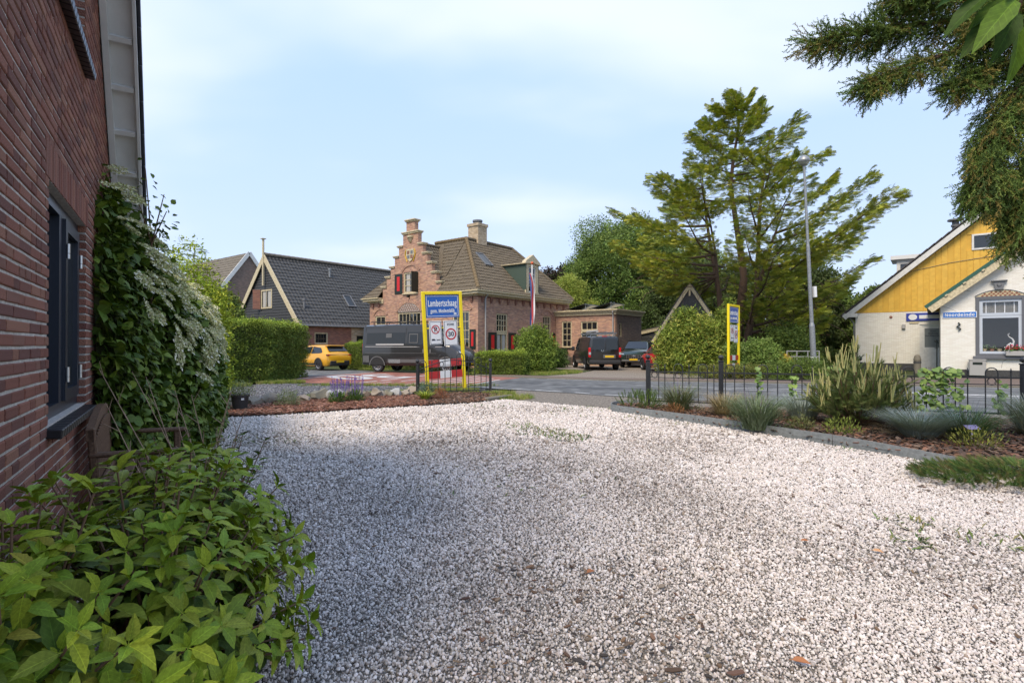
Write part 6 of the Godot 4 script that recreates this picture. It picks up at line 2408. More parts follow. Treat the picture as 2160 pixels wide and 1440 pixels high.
	for k in 3:
		lump(g2, "grille_bar", Vector3(3.045, 0.69 + k * 0.07, 0), Vector3(0.012, 0.018, 1.0), "steel", 0.004)
	lump(c, "bumper", Vector3(2.95, 0.5, 0), Vector3(0.24, 0.26, 1.7), "black_plastic", 0.06)
	lump(c, "bumper", Vector3(-2.98, 0.48, 0), Vector3(0.2, 0.2, 1.7), "grey_plastic", 0.05)
	plate(c, Vector3(3.09, 0.5, 0), 1)
	var rr := MB.new()
	for sd: float in [-1.0, 1.0]:
		rr.tube([Vector3(-2.6, 2.66, 0.72 * sd), Vector3(1.1, 2.66, 0.72 * sd)], [0.02], 6)
		for k in 5:
			rr.box(Vector3(-2.4 + k * 0.8, 2.58, 0.72 * sd), Vector3(0.04, 0.16, 0.03))
	for k in 6:
		rr.tube([Vector3(-2.5 + k * 0.7, 2.65, -0.72), Vector3(-2.5 + k * 0.7, 2.65, 0.72)], [0.016], 6)
	part("roof_rack", rr, M["black_plastic"], c)

# ---------------------------------------------------------------- gravel, beds and the small plants in them
var yard := [[-2.9, -1.0], [6.5, -1.0], [8, 4], [5.5, 5.9], [5.25, 6.5], [4.75, 7.6], [4.05, 8.8], [3.27, 10.15], [2.45, 11.35], [2.15, 11.7], [2.2, 12.3], [0.6, 13.6], [-0.2, 14.4], [-0.9, 13.45], [-2.5, 12.6], [-3.85, 11.7], [-5.0, 11.0], [-5.9, 10.75], [-6.2, 9.5]]

func pebble_mesh(seed_: int, sub: bool) -> ArrayMesh:
	var r := RandomNumberGenerator.new()
	r.seed = seed_
	var g := (1.0 + sqrt(5.0)) / 2.0
	var p := [Vector3(-1, g, 0), Vector3(1, g, 0), Vector3(-1, -g, 0), Vector3(1, -g, 0), Vector3(0, -1, g), Vector3(0, 1, g), Vector3(0, -1, -g), Vector3(0, 1, -g), Vector3(g, 0, -1), Vector3(g, 0, 1), Vector3(-g, 0, -1), Vector3(-g, 0, 1)]
	var f := [[0, 11, 5], [0, 5, 1], [0, 1, 7], [0, 7, 10], [0, 10, 11], [1, 5, 9], [5, 11, 4], [11, 10, 2], [10, 7, 6], [7, 1, 8], [3, 9, 4], [3, 4, 2], [3, 2, 6], [3, 6, 8], [3, 8, 9], [4, 9, 5], [2, 4, 11], [6, 2, 10], [8, 6, 7], [9, 8, 1]]
	var fn := FastNoiseLite.new()
	fn.seed = seed_
	fn.frequency = 0.7
	var b := MB.new()
	for t in f:
		var q := []
		for k in 3:
			q.append((p[t[k]] as Vector3).normalized())
		var tris := [q]
		if sub:
			var m := [(q[0] + q[1]).normalized(), (q[1] + q[2]).normalized(), (q[2] + q[0]).normalized()]
			tris = [[q[0], m[0], m[2]], [m[0], q[1], m[1]], [m[2], m[1], q[2]], [m[0], m[1], m[2]]]
		for u in tris:
			var w := []
			for k in 3:
				var d: Vector3 = u[k]
				w.append(d * (1.0 + 0.75 * fn.get_noise_3dv(d * 1.4) + (0.25 * fn.get_noise_3dv(d * 4.0 + Vector3(5, 5, 5)) if sub else 0.0)))
			b.face(w, w[0] + w[1] + w[2])
	b.smooth(48 if sub else 60)
	return b.mesh()

func in_poly(pl: PackedVector2Array, x: float, z: float) -> bool:
	return Geometry2D.is_point_in_polygon(Vector2(x, z), pl)

func pv(a: Array) -> PackedVector2Array:
	var o := PackedVector2Array()
	for p in a:
		o.append(Vector2(p[0], p[1]))
	return o

func build_gravel() -> void:
	rng.seed = 5
	var pl := pv(yard)
	var dirt := FastNoiseLite.new()
	dirt.seed = 8
	dirt.frequency = 0.35
	dirt.fractal_octaves = 4
	var k := Copies.new()
	var z := 1.3
	while z < 14.4:
		var s := 0.0127 if z < 3.4 else (0.0162 if z < 5.5 else (0.022 if z < 8.0 else 0.031))
		var x0 := maxf(-0.55 - 0.63 * z, -6.2)
		var x1 := minf(1.02 * z + 0.9, 7.0)
		var x := x0
		while x < x1:
			var px := x + rb(-0.5, 0.5) * s
			var pz := z + rb(-0.5, 0.5) * s
			x += s
			if not in_poly(pl, px, pz):
				continue
			var n := dirt.get_noise_2d(px, pz * 0.8)
			var track := exp(-pow((px - 0.1 - 0.02 * pz) / 1.7, 2.0)) * 0.3 * clampf((10.5 - pz) / 3.0, 0.0, 1.0)
			var soiled := clampf(0.2 + n * 0.55 + track, 0.0, 0.75)
			var c: Color
			var u := rng.randf()
			if u < soiled * 0.3:
				c = pick([Color(0.2, 0.165, 0.14), Color(0.26, 0.21, 0.18), Color(0.31, 0.25, 0.2)])
			elif u < soiled * 1.15:
				c = pick([Color(0.46, 0.41, 0.37), Color(0.52, 0.465, 0.425), Color(0.4, 0.355, 0.32)])
			else:
				c = pick([Color(0.68, 0.615, 0.565), Color(0.62, 0.56, 0.515), Color(0.57, 0.51, 0.465), Color(0.73, 0.67, 0.63), Color(0.64, 0.57, 0.52)])
			if rng.randf() < soiled * 0.35:
				continue
			var r := s * (0.3 + 0.6 * pow(rng.randf(), 1.7))
			var bs := Basis.from_euler(Vector3(rb(0, 6.3), rb(0, 6.3), rb(0, 6.3))) * Basis.from_scale(Vector3(r * rb(0.8, 1.3), r * rb(0.6, 1.0), r))
			k.add(Transform3D(bs, Vector3(px, -0.008 + r * rb(0.1, 0.75) + 0.006, -pz)), vary(c, 0.08))
		z += s
	var g := many("gravel", pebble_mesh(3, false), M["pebble"], k, self)
	stuff(g, "white and grey pebbles covering the forecourt", "gravel")
	# bark crumbs and twigs lying about on the gravel
	var d := Copies.new()
	for j in 900:
		var pz := 1.6 + 9.0 * pow(rng.randf(), 1.2)
		var px := rb(-0.5 - 0.5 * pz, minf(pz, 5.2))
		if rng.randf() < 0.4:
			px = rb(2.2, 5.2)
			pz = rb(2.0, 7.5)
		elif rng.randf() < 0.3:
			px = rb(-0.3, 1.0)
			pz = rb(2.2, 3.6)
		if in_poly(pl, px, pz):
			var l := rb(0.006, 0.02) * (2.0 if rng.randf() < 0.06 else 1.0)
			d.add(Transform3D(Basis.from_euler(Vector3(rb(-0.3, 0.3), rb(0, 6.3), rb(-0.3, 0.3))) * Basis.from_scale(Vector3(l, rb(0.003, 0.008), l * rb(0.2, 0.6))), Vector3(px, rb(0.012, 0.022), -pz)), vary(pick([Color(0.1, 0.055, 0.035), Color(0.15, 0.085, 0.05), Color(0.05, 0.04, 0.035), Color(0.2, 0.14, 0.09)]), 0.3))
	stuff(many("bark_litter", chip_mesh(), M["chip"], d, self), "brown bark crumbs and bits of twig scattered on the gravel", "litter")
	var lf := leaf(0.09, 0.035, 0.7, 0.1)
	mat("dead_leaf", Color(0.33, 0.13, 0.05), 0.7)
	mat("pale_dead_leaf", Color(0.5, 0.28, 0.14), 0.7)
	for q in [[1.26, 2.48, 1.2, 1.0, "dead_leaf", "curled brown leaf lying nearest the camera at lower right"], [-1.09, 2.48, 0.5, 0.7, "pale_dead_leaf", "pale orange leaf on the pebbles beside the foreground shrub"], [2.5, 3.8, 0.9, 0.9, "pale_dead_leaf", "narrow tan leaf on the gravel below the low juniper"], [2.1, 3.98, 1.5, 0.8, "dead_leaf", "thin brown leaf in the middle right of the gravel"], [0.46, 3.41, 2.2, 0.9, "dead_leaf", "narrow brown leaf in the middle of the forecourt"], [5.0, 6.0, 0.2, 0.8, "pale_dead_leaf", "pale leaf resting beside the low juniper"]]:
		var o := part("fallen_leaf", lf, M[q[4]], self, Transform3D(Basis(Vector3.UP, q[2]) * Basis(Vector3(0, 0, 1), 0.3) * q[3], W(q[0], q[1], 0.022)))
		tag(o, q[5], "leaf", "fallen leaves on the gravel")
	# weeds sprouting through the stones
	var wd := Copies.new()
	for q in [[0.55, 8.9, 0.5, 260], [0.9, 8.4, 0.35, 160], [0.2, 9.6, 0.4, 90], [-4.7, 8.1, 0.7, 110], [-3.6, 8.3, 0.6, 80], [3.2, 4.4, 0.25, 40], [2.9, 3.9, 0.2, 30], [3.6, 4.0, 0.3, 40], [-0.9, 5.2, 0.4, 14], [1.2, 11.5, 0.8, 60], [-0.6, 12.9, 0.7, 90], [1.6, 12.2, 0.6, 60], [-2.8, 11.9, 0.6, 30], [-4.4, 10.9, 0.6, 30], [2.3, 10.6, 0.4, 50], [3.0, 9.8, 0.3, 30], [4.5, 7.5, 0.2, 20], [0.2, 6.0, 1.2, 24]]:
		for j in q[3]:
			var a := rb(0, TAU)
			var rr: float = q[2] * sqrt(rng.randf())
			wd.add(Transform3D(Basis(Vector3.UP, rb(0, 6.3)) * Basis(Vector3.RIGHT, rb(-1.1, 0.1)) * rb(0.8, 2.0), W(q[0] + cos(a) * rr, q[1] + sin(a) * rr, 0.01)), vary(pick([Color(0.16, 0.21, 0.06), Color(0.1, 0.17, 0.045), Color(0.24, 0.22, 0.1)]), 0.25))
	stuff(many("weeds", small_leaf(0.05, 0.012), M["leaf_far"], wd, self), "sparse weeds and grass blades growing through the gravel", "weeds")
	# chippings lifting the dark path from a flat sheet
	var dk := Copies.new()
	var dp := pv([[-9.8, 15.4], [-9.9, 19.0], [-8.9, 20.2], [-4.8, 19.3], [-1.5, 18.2], [-0.5, 17.3], [-2.5, 16.3], [-5.1, 15.7], [-6.2, 14.3], [-7.3, 13.8]])
	for j in 16000:
		var px := rb(-9.9, -0.5)
		var pz := rb(13.8, 20.2)
		if in_poly(dp, px, pz):
			var r := rb(0.015, 0.03)
			dk.add(Transform3D(Basis.from_euler(Vector3(rb(0, 6), rb(0, 6), 0)) * r, W(px, pz, 0.0)), vary(pick([Color(0.14, 0.14, 0.15), Color(0.1, 0.1, 0.11), Color(0.2, 0.2, 0.21)]), 0.2))
	stuff(many("path_chippings", pebble_mesh(4, false), M["pebble"], dk, self), "dark grey chippings on the path before the clipped hedge", "gravel")

func chip_mesh() -> ArrayMesh:
	if not shared.has("chip"):
		var b := MB.new()
		b.prism(PackedVector2Array([Vector2(-1, -0.6), Vector2(0.2, -1), Vector2(1, -0.3), Vector2(0.8, 0.7), Vector2(-0.5, 1), Vector2(-1, 0.4)]), -0.5, 0.5, Transform3D(Basis(Vector3.RIGHT, PI / 2), Vector3.ZERO))
		shared["chip"] = b.mesh()
	return shared["chip"]

func mulch(pl: PackedVector2Array, n: int, y: float, tones: Array, size: float) -> Copies:
	var k := Copies.new()
	var lo := pl[0]
	var hi := pl[0]
	for p in pl:
		lo = lo.min(p)
		hi = hi.max(p)
	var tries := 0
	while k.count < n and tries < n * 8:
		tries += 1
		var x := rb(lo.x, hi.x)
		var z := rb(lo.y, hi.y)
		if in_poly(pl, x, z):
			var l := size * rb(0.5, 1.3)
			k.add(Transform3D(Basis.from_euler(Vector3(rb(-0.5, 0.5), rb(0, 6.3), rb(-0.5, 0.5))) * Basis.from_scale(Vector3(l, l * rb(0.12, 0.25), l * rb(0.25, 0.6))), Vector3(x, y + rb(0, 0.035), -z)), vary(pick(tones), 0.25))
	return k

func mound(t: Node, r: float, h: float, n: int, l: float, w: float, tones: Array, up := 0.5, y0 := 0.0) -> void:
	# a soft rounded plant: leaves through a half ball, pointing out and up
	var k := Copies.new()
	for j in n:
		var d := rdir()
		d.y = absf(d.y)
		var q := pow(rng.randf(), 0.35)
		var p := Vector3(d.x * r, d.y * h, d.z * r) * q * rb(0.85, 1.08)
		k.add(Transform3D(facing((d + Vector3(0, up, 0) + rdir() * 0.5).normalized(), Vector3.UP + rdir() * 0.5) * rb(0.7, 1.25), p + Vector3(0, y0, 0)), vary(pick(tones), 0.22))
	many("foliage", small_leaf(l, w), M["leaf_far"], k, t)

func blades(t: Node, r: float, h: float, n: int, wd: float, tones: Array, lean: float, called := "blades", y0 := 0.0) -> void:
	var b := MB.new()
	b.tint = true
	for j in n:
		var a := rb(0, TAU)
		var rr := r * 0.3 * sqrt(rng.randf())
		var o := Vector3(cos(a) * rr, y0, sin(a) * rr)
		var a2 := a + rb(-0.6, 0.6)
		var out := Vector3(cos(a2), 0, sin(a2)) * r * lean * rb(0.4, 1.05)
		var hh := h * rb(0.65, 1.05)
		var sd := Vector3(-sin(a2), 0, cos(a2)) * wd * 0.5
		var nn := (Vector3(cos(a2), 0.6, sin(a2))).normalized()
		b.col = vary(pick(tones), 0.2)
		var pr := []
		for k in 4:
			var u := k / 3.0
			var p := o + out * (u * u * 0.6 + u * 0.4) + Vector3(0, hh * (u - 0.25 * lean * u * u), 0)
			pr.append([p - sd * (1.0 - u * 0.85), p + sd * (1.0 - u * 0.85)])
		for k in 3:
			b.face([pr[k][0], pr[k][1], pr[k + 1][1], pr[k + 1][0]], nn)
	part(called, b, M["needle"], t)

func build_beds() -> void:
	rng.seed = 21
	var red := [Color(0.16, 0.07, 0.042), Color(0.21, 0.09, 0.055), Color(0.11, 0.05, 0.034), Color(0.25, 0.135, 0.09)]
	var brown := [Color(0.12, 0.065, 0.04), Color(0.085, 0.05, 0.035), Color(0.2, 0.13, 0.09), Color(0.05, 0.034, 0.026), Color(0.2, 0.095, 0.055)]
	var lb := [[-6.5, 10.9], [-5.1, 11.1], [-3.9, 11.8], [-2.55, 12.7], [-0.94, 13.55], [-0.05, 14.95], [-0.3, 16.5], [-2.7, 16.2], [-4.4, 15.6], [-5.2, 14.6], [-5.9, 13.4], [-6.6, 12.6], [-7.2, 12.0]]
	sheet("left_bed_soil", lb, 0.015, M["soil"])
	stuff(many("bark_mulch", chip_mesh(), M["chip"], mulch(pv([[-6.5, 10.95], [-5.1, 11.15], [-3.9, 11.85], [-2.55, 12.75], [-2.0, 13.0], [-2.6, 15.4], [-4.4, 15.4], [-5.2, 14.5], [-5.9, 13.3], [-6.6, 12.5], [-7.1, 12.0]]), 9000, 0.015, red, 0.05), self), "reddish bark mulch in the left bed", "mulch")
	stuff(many("bark_mulch", chip_mesh(), M["chip"], mulch(pv([[-2.6, 12.8], [-0.94, 13.6], [-0.1, 14.9], [-0.4, 16.3], [-2.7, 16.1]]), 4500, 0.012, brown, 0.045), self), "dull brown bark mulch under the short fence", "mulch")
	# field stones along the back of the bed
	var st := [[-6.75, 12.75, 0.3, 0, "rough cream stone under the potted plant's left side"], [-6.15, 13.0, 0.24, 0, "small pale stone just right of the black plant pot"], [-5.95, 13.45, 0.3, 0, "cream stone left of the round grey-green shrub"], [-5.62, 13.7, 0.19, 1, "small rounded stone behind the round grey-green shrub"], [-5.25, 13.75, 0.2, 1, "low tan stone right of the round grey-green shrub"], [-5.05, 14.25, 0.3, 2, "flat olive grey stone left of the white boulder"], [-4.7, 14.35, 0.3, 3, "bright white boulder in the row of stones"], [-4.25, 14.6, 0.27, 4, "brown mottled stone left of the first purple salvia"], [-3.98, 14.9, 0.2, 4, "dark stone between the two purple salvias"], [-3.72, 15.0, 0.26, 0, "rough cream stone right of the second purple salvia"], [-3.45, 15.2, 0.22, 2, "grey stone in the row near the short fence"], [-3.3, 15.35, 0.23, 3, "white and grey stone halfway to the short fence"], [-3.0, 15.4, 0.22, 0, "pale stone nearest the short fence but one"], [-2.8, 15.75, 0.24, 1, "low cream stone beside the short fence post"]]
	var tones := [Color(0.66, 0.56, 0.44), Color(0.66, 0.54, 0.42), Color(0.46, 0.42, 0.31), Color(0.78, 0.78, 0.76), Color(0.42, 0.33, 0.26)]
	for k in st.size():
		var q: Array = st[k]
		mat("stone_tone_%d" % q[3], tones[q[3]], 0.9, 0, noise_tex["rough"], 0.3, 1.0)
		var s: float = q[2]
		var o := part("field_stone", pebble_mesh(60 + k, true), M["stone_tone_%d" % q[3]], self, Transform3D(Basis(Vector3.UP, rb(0, 6)) * Basis.from_scale(Vector3(s * rb(0.7, 0.95), s * rb(0.55, 0.72), s * rb(0.6, 0.8))), W(q[0], q[1], s * 0.32)))
		tag(o, q[4], "stone", "field stones edging the left bed")
	var kb := MB.new()
	kb.cbox(Vector3.ZERO, Vector3(0.12, 0.1, 1.1), 0.02, facing(W(-0.05, 15.0) - W(-0.7, 14.1), Vector3.UP))
	tag(part("edging_kerb", kb, M["stone"], self, Transform3D(Basis(), W(-0.35, 14.5, 0.04))), "short concrete kerb at the right end of the left bed", "kerb")
	# plants of the left bed
	var grey := [Color(0.19, 0.24, 0.11), Color(0.25, 0.3, 0.15), Color(0.14, 0.19, 0.08)]
	var pot := thing("potted_plant", "grey-green herb in a black plastic pot on the left bed", "potted plant", W(-6.0, 12.0, 0.03))
	var pm := MB.new()
	pm.lathe([Vector2(0.001, 0), Vector2(0.145, 0), Vector2(0.18, 0.28), Vector2(0.2, 0.28), Vector2(0.2, 0.33), Vector2(0.17, 0.33), Vector2(0.001, 0.3)], 20)
	part("pot", pm, M["black_plastic"], pot)
	var lbm := MB.new()
	lbm.box(Vector3(0.12, 0.24, 0.125), Vector3(0.06, 0.05, 0.004), Basis(Vector3.UP, 0.77))
	part("label_tag", lbm, M["sign_white"], pot)
	mound(pot, 0.33, 0.34, 700, 0.05, 0.016, grey, 0.7, 0.3)
	var gs := thing("grey_shrub", "small round grey-green shrub among the stones of the left bed", "shrub", W(-5.25, 12.75, 0.03))
	mound(gs, 0.3, 0.42, 900, 0.05, 0.014, grey, 0.9)
	for q in [[-4.3, 13.4, "purple flowering salvia, the left one of the pair"], [-3.95, 13.7, "purple flowering salvia, the right one of the pair"]]:
		var sv := thing("salvia", q[2], "flower", W(q[0], q[1], 0.03), 0, "purple salvias in the left bed")
		mound(sv, 0.22, 0.28, 420, 0.07, 0.025, [Color(0.08, 0.15, 0.03), Color(0.12, 0.2, 0.05)], 0.8)
		for j in 15:
			var b := MB.new()
			var a := rb(0, TAU)
			var o := Vector3(cos(a), 0, sin(a)) * 0.2 * sqrt(rng.randf())
			var top := o * 1.25 + Vector3(0, rb(0.48, 0.68), 0)
			b.tube([o + Vector3(0, 0.15, 0), top], [0.004], 4, false)
			for m in 30:
				var u := rb(0.4, 1.0)
				var p := (o + Vector3(0, 0.15, 0)).lerp(top, u)
				var d := rdir() * 0.026 * (1.3 - u * 0.6)
				b.face([p + d, p + rdir() * 0.02, p + d * 1.5 + rdir() * 0.016], d)
			mat("salvia_purple", Color(0.17, 0.1, 0.36), 0.7)
			part("flower_spike", b, M["salvia_purple"], sv)
	var dw := thing("dwarf_conifer", "small blue-green dwarf conifer at the foot of the village sign", "conifer", W(-2.4, 15.1, 0.02))
	mound(dw, 0.26, 0.42, 900, 0.06, 0.014, [Color(0.1, 0.17, 0.11), Color(0.15, 0.22, 0.16), Color(0.08, 0.13, 0.08)], 0.9)
	var yg := thing("yellow_tuft", "yellow-green leafy tuft in front of the short fence", "plant", W(-2.25, 14.1, 0.02))
	blades(yg, 0.3, 0.3, 200, 0.02, [Color(0.3, 0.36, 0.04), Color(0.22, 0.3, 0.04), Color(0.4, 0.42, 0.08)], 0.9)
	var oh := thing("orange_heather", "rusty orange heather in front of the short fence", "plant", W(-1.9, 14.3, 0.02))
	mound(oh, 0.24, 0.32, 700, 0.05, 0.01, [Color(0.3, 0.11, 0.05), Color(0.24, 0.1, 0.05), Color(0.34, 0.16, 0.08)], 1.2)
	# zinc edging and soil of the right bed
	var ed := [[3.1, 12.75], [2.6, 12.75], [2.28, 12.35], [2.2, 11.85], [2.45, 11.4], [3.29, 10.2], [4.09, 8.85], [4.79, 7.63], [5.15, 6.75], [5.4, 6.2], [5.8, 5.8]]
	var curve := Curve3D.new()
	for p in ed:
		curve.add_point(W(p[0], p[1]))
	for j in range(1, ed.size() - 1):
		var tg := (W(ed[j + 1][0], ed[j + 1][1]) - W(ed[j - 1][0], ed[j - 1][1])) * 0.17
		curve.set_point_in(j, -tg)
		curve.set_point_out(j, tg)
	var bp := curve.get_baked_length()
	var edge := thing("metal_edging", "grey zinc strip edging the right flower bed", "edging")
	var cuts := [0.0, 1.5, 3.7, 6.2, bp]
	for k in cuts.size() - 1:
		var b := MB.new()
		var steps := 12
		for j in steps:
			var u0: float = lerpf(cuts[k] + 0.006, cuts[k + 1] - 0.006, float(j) / steps)
			var u1: float = lerpf(cuts[k] + 0.006, cuts[k + 1] - 0.006, float(j + 1) / steps)
			var p := curve.sample_baked(u0)
			var q := curve.sample_baked(u1)
			var hgt := 0.17 - 0.05 * clampf((u0 - 6.0) / 3.0, 0.0, 1.0)
			b.box((p + q) / 2 + Vector3(0, hgt / 2 - 0.02, 0), Vector3(0.012, hgt, p.distance_to(q) + 0.002), facing(q - p, Vector3.UP))
		part("strip", b, M["zinc_strip"], edge)
	var rbp := ed.slice(0, 10) + [[5.6, 5.6], [6.6, 4.6], [9.0, 6.0], [12.2, 8.9], [9.5, 9.95], [4.62, 11.9], [3.3, 12.45]]
	sheet("right_bed_soil", rbp, 0.055, M["soil"])
	stuff(many("bark_mulch", chip_mesh(), M["chip"], mulch(pv(rbp), 12000, 0.055, brown, 0.045), self), "dark brown bark mulch in the right bed", "mulch")
	# right bed, from the road end to the near end
	var bl := [Color(0.32, 0.37, 0.33), Color(0.4, 0.45, 0.4), Color(0.26, 0.31, 0.27)]
	var dry := [Color(0.38, 0.3, 0.16), Color(0.46, 0.36, 0.2), Color(0.3, 0.24, 0.13)]
	var lav := [Color(0.15, 0.2, 0.09), Color(0.21, 0.25, 0.13), Color(0.1, 0.15, 0.06), Color(0.26, 0.22, 0.11)]
	var sp := thing("small_pine", "low spreading dwarf pine at the road end of the zinc edging", "pine", W(2.85, 12.1, 0.06))
	for q in [[0, 0, 0.36], [-0.28, 0.15, 0.26], [0.3, -0.2, 0.3], [0.1, 0.3, 0.3]]:
		var k := Copies.new()
		for j in 28:
			var d := rdir()
			d.y = absf(d.y)
			k.add(Transform3D(facing(d + Vector3(0, 0.8, 0), rdir()) * rb(0.7, 1.0), Vector3(q[0], 0.02, q[1]) + d * Vector3(0.3, q[2], 0.3) * rb(0.5, 1.0)), vary(pick([Color(0.12, 0.19, 0.04), Color(0.17, 0.24, 0.05), Color(0.08, 0.13, 0.035)]), 0.2))
		many("needles", brush_mesh(), M["needle"], k, sp)
	var plants := [
		["lavender", "bushy lavender with greyish spikes beside the first fence post", 3.55, 11.55, 0.52, 0.5, 260, lav, 0.8, true],
		["blond_grass", "straw coloured grass tussock beside the second fence post", 4.2, 10.75, 0.42, 0.42, 340, dry, 0.9, false],
		["lavender", "green lavender in front of the straw coloured grass", 4.62, 10.35, 0.42, 0.42, 200, lav, 0.8, true],
		["lavender", "grey-green lavender spilling over the zinc edging", 4.05, 9.0, 0.55, 0.5, 420, [Color(0.17, 0.22, 0.12), Color(0.22, 0.27, 0.16), Color(0.12, 0.17, 0.08)], 0.85, true],
		["fescue_grass", "grey fescue tussock left of the big pine", 5.35, 10.0, 0.5, 0.46, 420, bl, 0.9, false],
		["fescue_grass", "silver blue fescue mound in front of the fence vine", 6.1, 8.15, 0.52, 0.4, 900, bl, 1.0, false],
		["lavender", "green lavender mound right of the silver blue fescue", 6.75, 8.1, 0.5, 0.42, 360, [Color(0.12, 0.19, 0.06), Color(0.17, 0.25, 0.09), Color(0.22, 0.27, 0.12)], 0.9, true],
		["fescue_grass", "pale fescue tussock at the right edge of the bed", 8.05, 8.35, 0.55, 0.6, 520, [Color(0.26, 0.3, 0.24), Color(0.34, 0.34, 0.22), Color(0.3, 0.34, 0.28)], 0.9, false]]
	for q in plants:
		var t := thing(q[0], q[1], "grass" if q[0] != "lavender" else "lavender", W(q[2], q[3], 0.06), 0, "tufted plants of the right bed")
		blades(t, q[4] * 1.2, q[5] * 1.35, int(q[6] * 1.6), 0.011 if not q[9] else 0.014, q[7], q[8])
		if q[9]:
			mound(t, q[4], q[5] * 0.95, 800, 0.05, 0.011, q[7], 1.2)
			blades(t, q[4] * 1.0, q[5] * 1.75, 60, 0.008, [Color(0.27, 0.25, 0.3), Color(0.24, 0.25, 0.2), Color(0.2, 0.17, 0.27)], 0.6, "flower_stems")
		else:
			blades(t, q[4] * 1.2, q[5] * 0.55, 220, 0.01, dry, 1.25, "dry_blades")
	var lo2 := [[5.15, 8.5, 0.3, 0.28, Color(0.22, 0.27, 0.05), "low yellow-green shrublet at the foot of the big pine"], [4.75, 8.95, 0.25, 0.25, Color(0.18, 0.2, 0.07), "small olive shrublet left of the big pine"], [6.25, 7.35, 0.34, 0.3, Color(0.24, 0.25, 0.05), "yellowish spreading shrublet in front of the green lavender mound"], [3.3, 11.1, 0.25, 0.2, Color(0.24, 0.12, 0.05), "rusty shrublet in front of the first fence post"]]
	for q in lo2:
		var t := thing("shrublet", q[5], "shrub", W(q[0], q[1], 0.05), 0, "low shrublets of the right bed")
		mound(t, q[2], q[3], 420, 0.05, 0.014, [q[4], q[4] * 0.7, q[4] * 1.25], 0.8)
	var ju := thing("ground_juniper", "low spreading green juniper at the right edge of the gravel", "juniper", W(5.35, 5.75, 0.03))
	var jk := Copies.new()
	for j in 1700:
		var a := rb(0, TAU)
		var rr := sqrt(rng.randf())
		var p := Vector3(cos(a) * rr * 1.05, 0.03 + 0.13 * (1 - rr) * rng.randf() + 0.02, sin(a) * rr * 0.55)
		jk.add(Transform3D(facing(Vector3(cos(a), rb(0.05, 0.7), sin(a)) + rdir() * 0.5, Vector3.UP + rdir() * 0.6) * rb(0.35, 0.7), p), vary(pick([Color(0.09, 0.16, 0.04), Color(0.14, 0.2, 0.05), Color(0.06, 0.11, 0.03), Color(0.2, 0.18, 0.07)]), 0.25))
	many("foliage", brush_mesh(), M["needle"], jk, ju)
	var card := MB.new()
	card.cbox(Vector3(0, 0.14, 0), Vector3(0.19, 0.008, 0.1), 0.003, Basis(Vector3.RIGHT, 0.5))
	card.box(Vector3(0, 0.06, 0), Vector3(0.02, 0.16, 0.008))
	mat("lilac_card", Color(0.5, 0.42, 0.68), 0.5)
	tag(part("plant_label", card, M["lilac_card"], self, Transform3D(Basis(), W(6.55, 7.75, 0.14))), "lilac plant label stuck in the right bed", "plant label")
	big_pine()
	fence_vine()

func brush_mesh() -> ArrayMesh:
	# a shoot set round with needles, along +z
	if shared.has("brush"):
		return shared["brush"]
	var b := MB.new()
	for j in 46:
		var u := j / 46.0
		var a := j * 2.4
		var o := Vector3(0, 0, 0.16 * u)
		var d := Vector3(cos(a), sin(a), 1.0 + u).normalized() * 0.07
		var s := d.cross(Vector3(0, 0, 1)).normalized() * 0.0028
		b.face([o - s, o + s, o + d], d.cross(s))
	b.tube([Vector3.ZERO, Vector3(0, 0, 0.17)], [0.004, 0.003], 4, false)
	shared["brush"] = b.mesh()
	return shared["brush"]

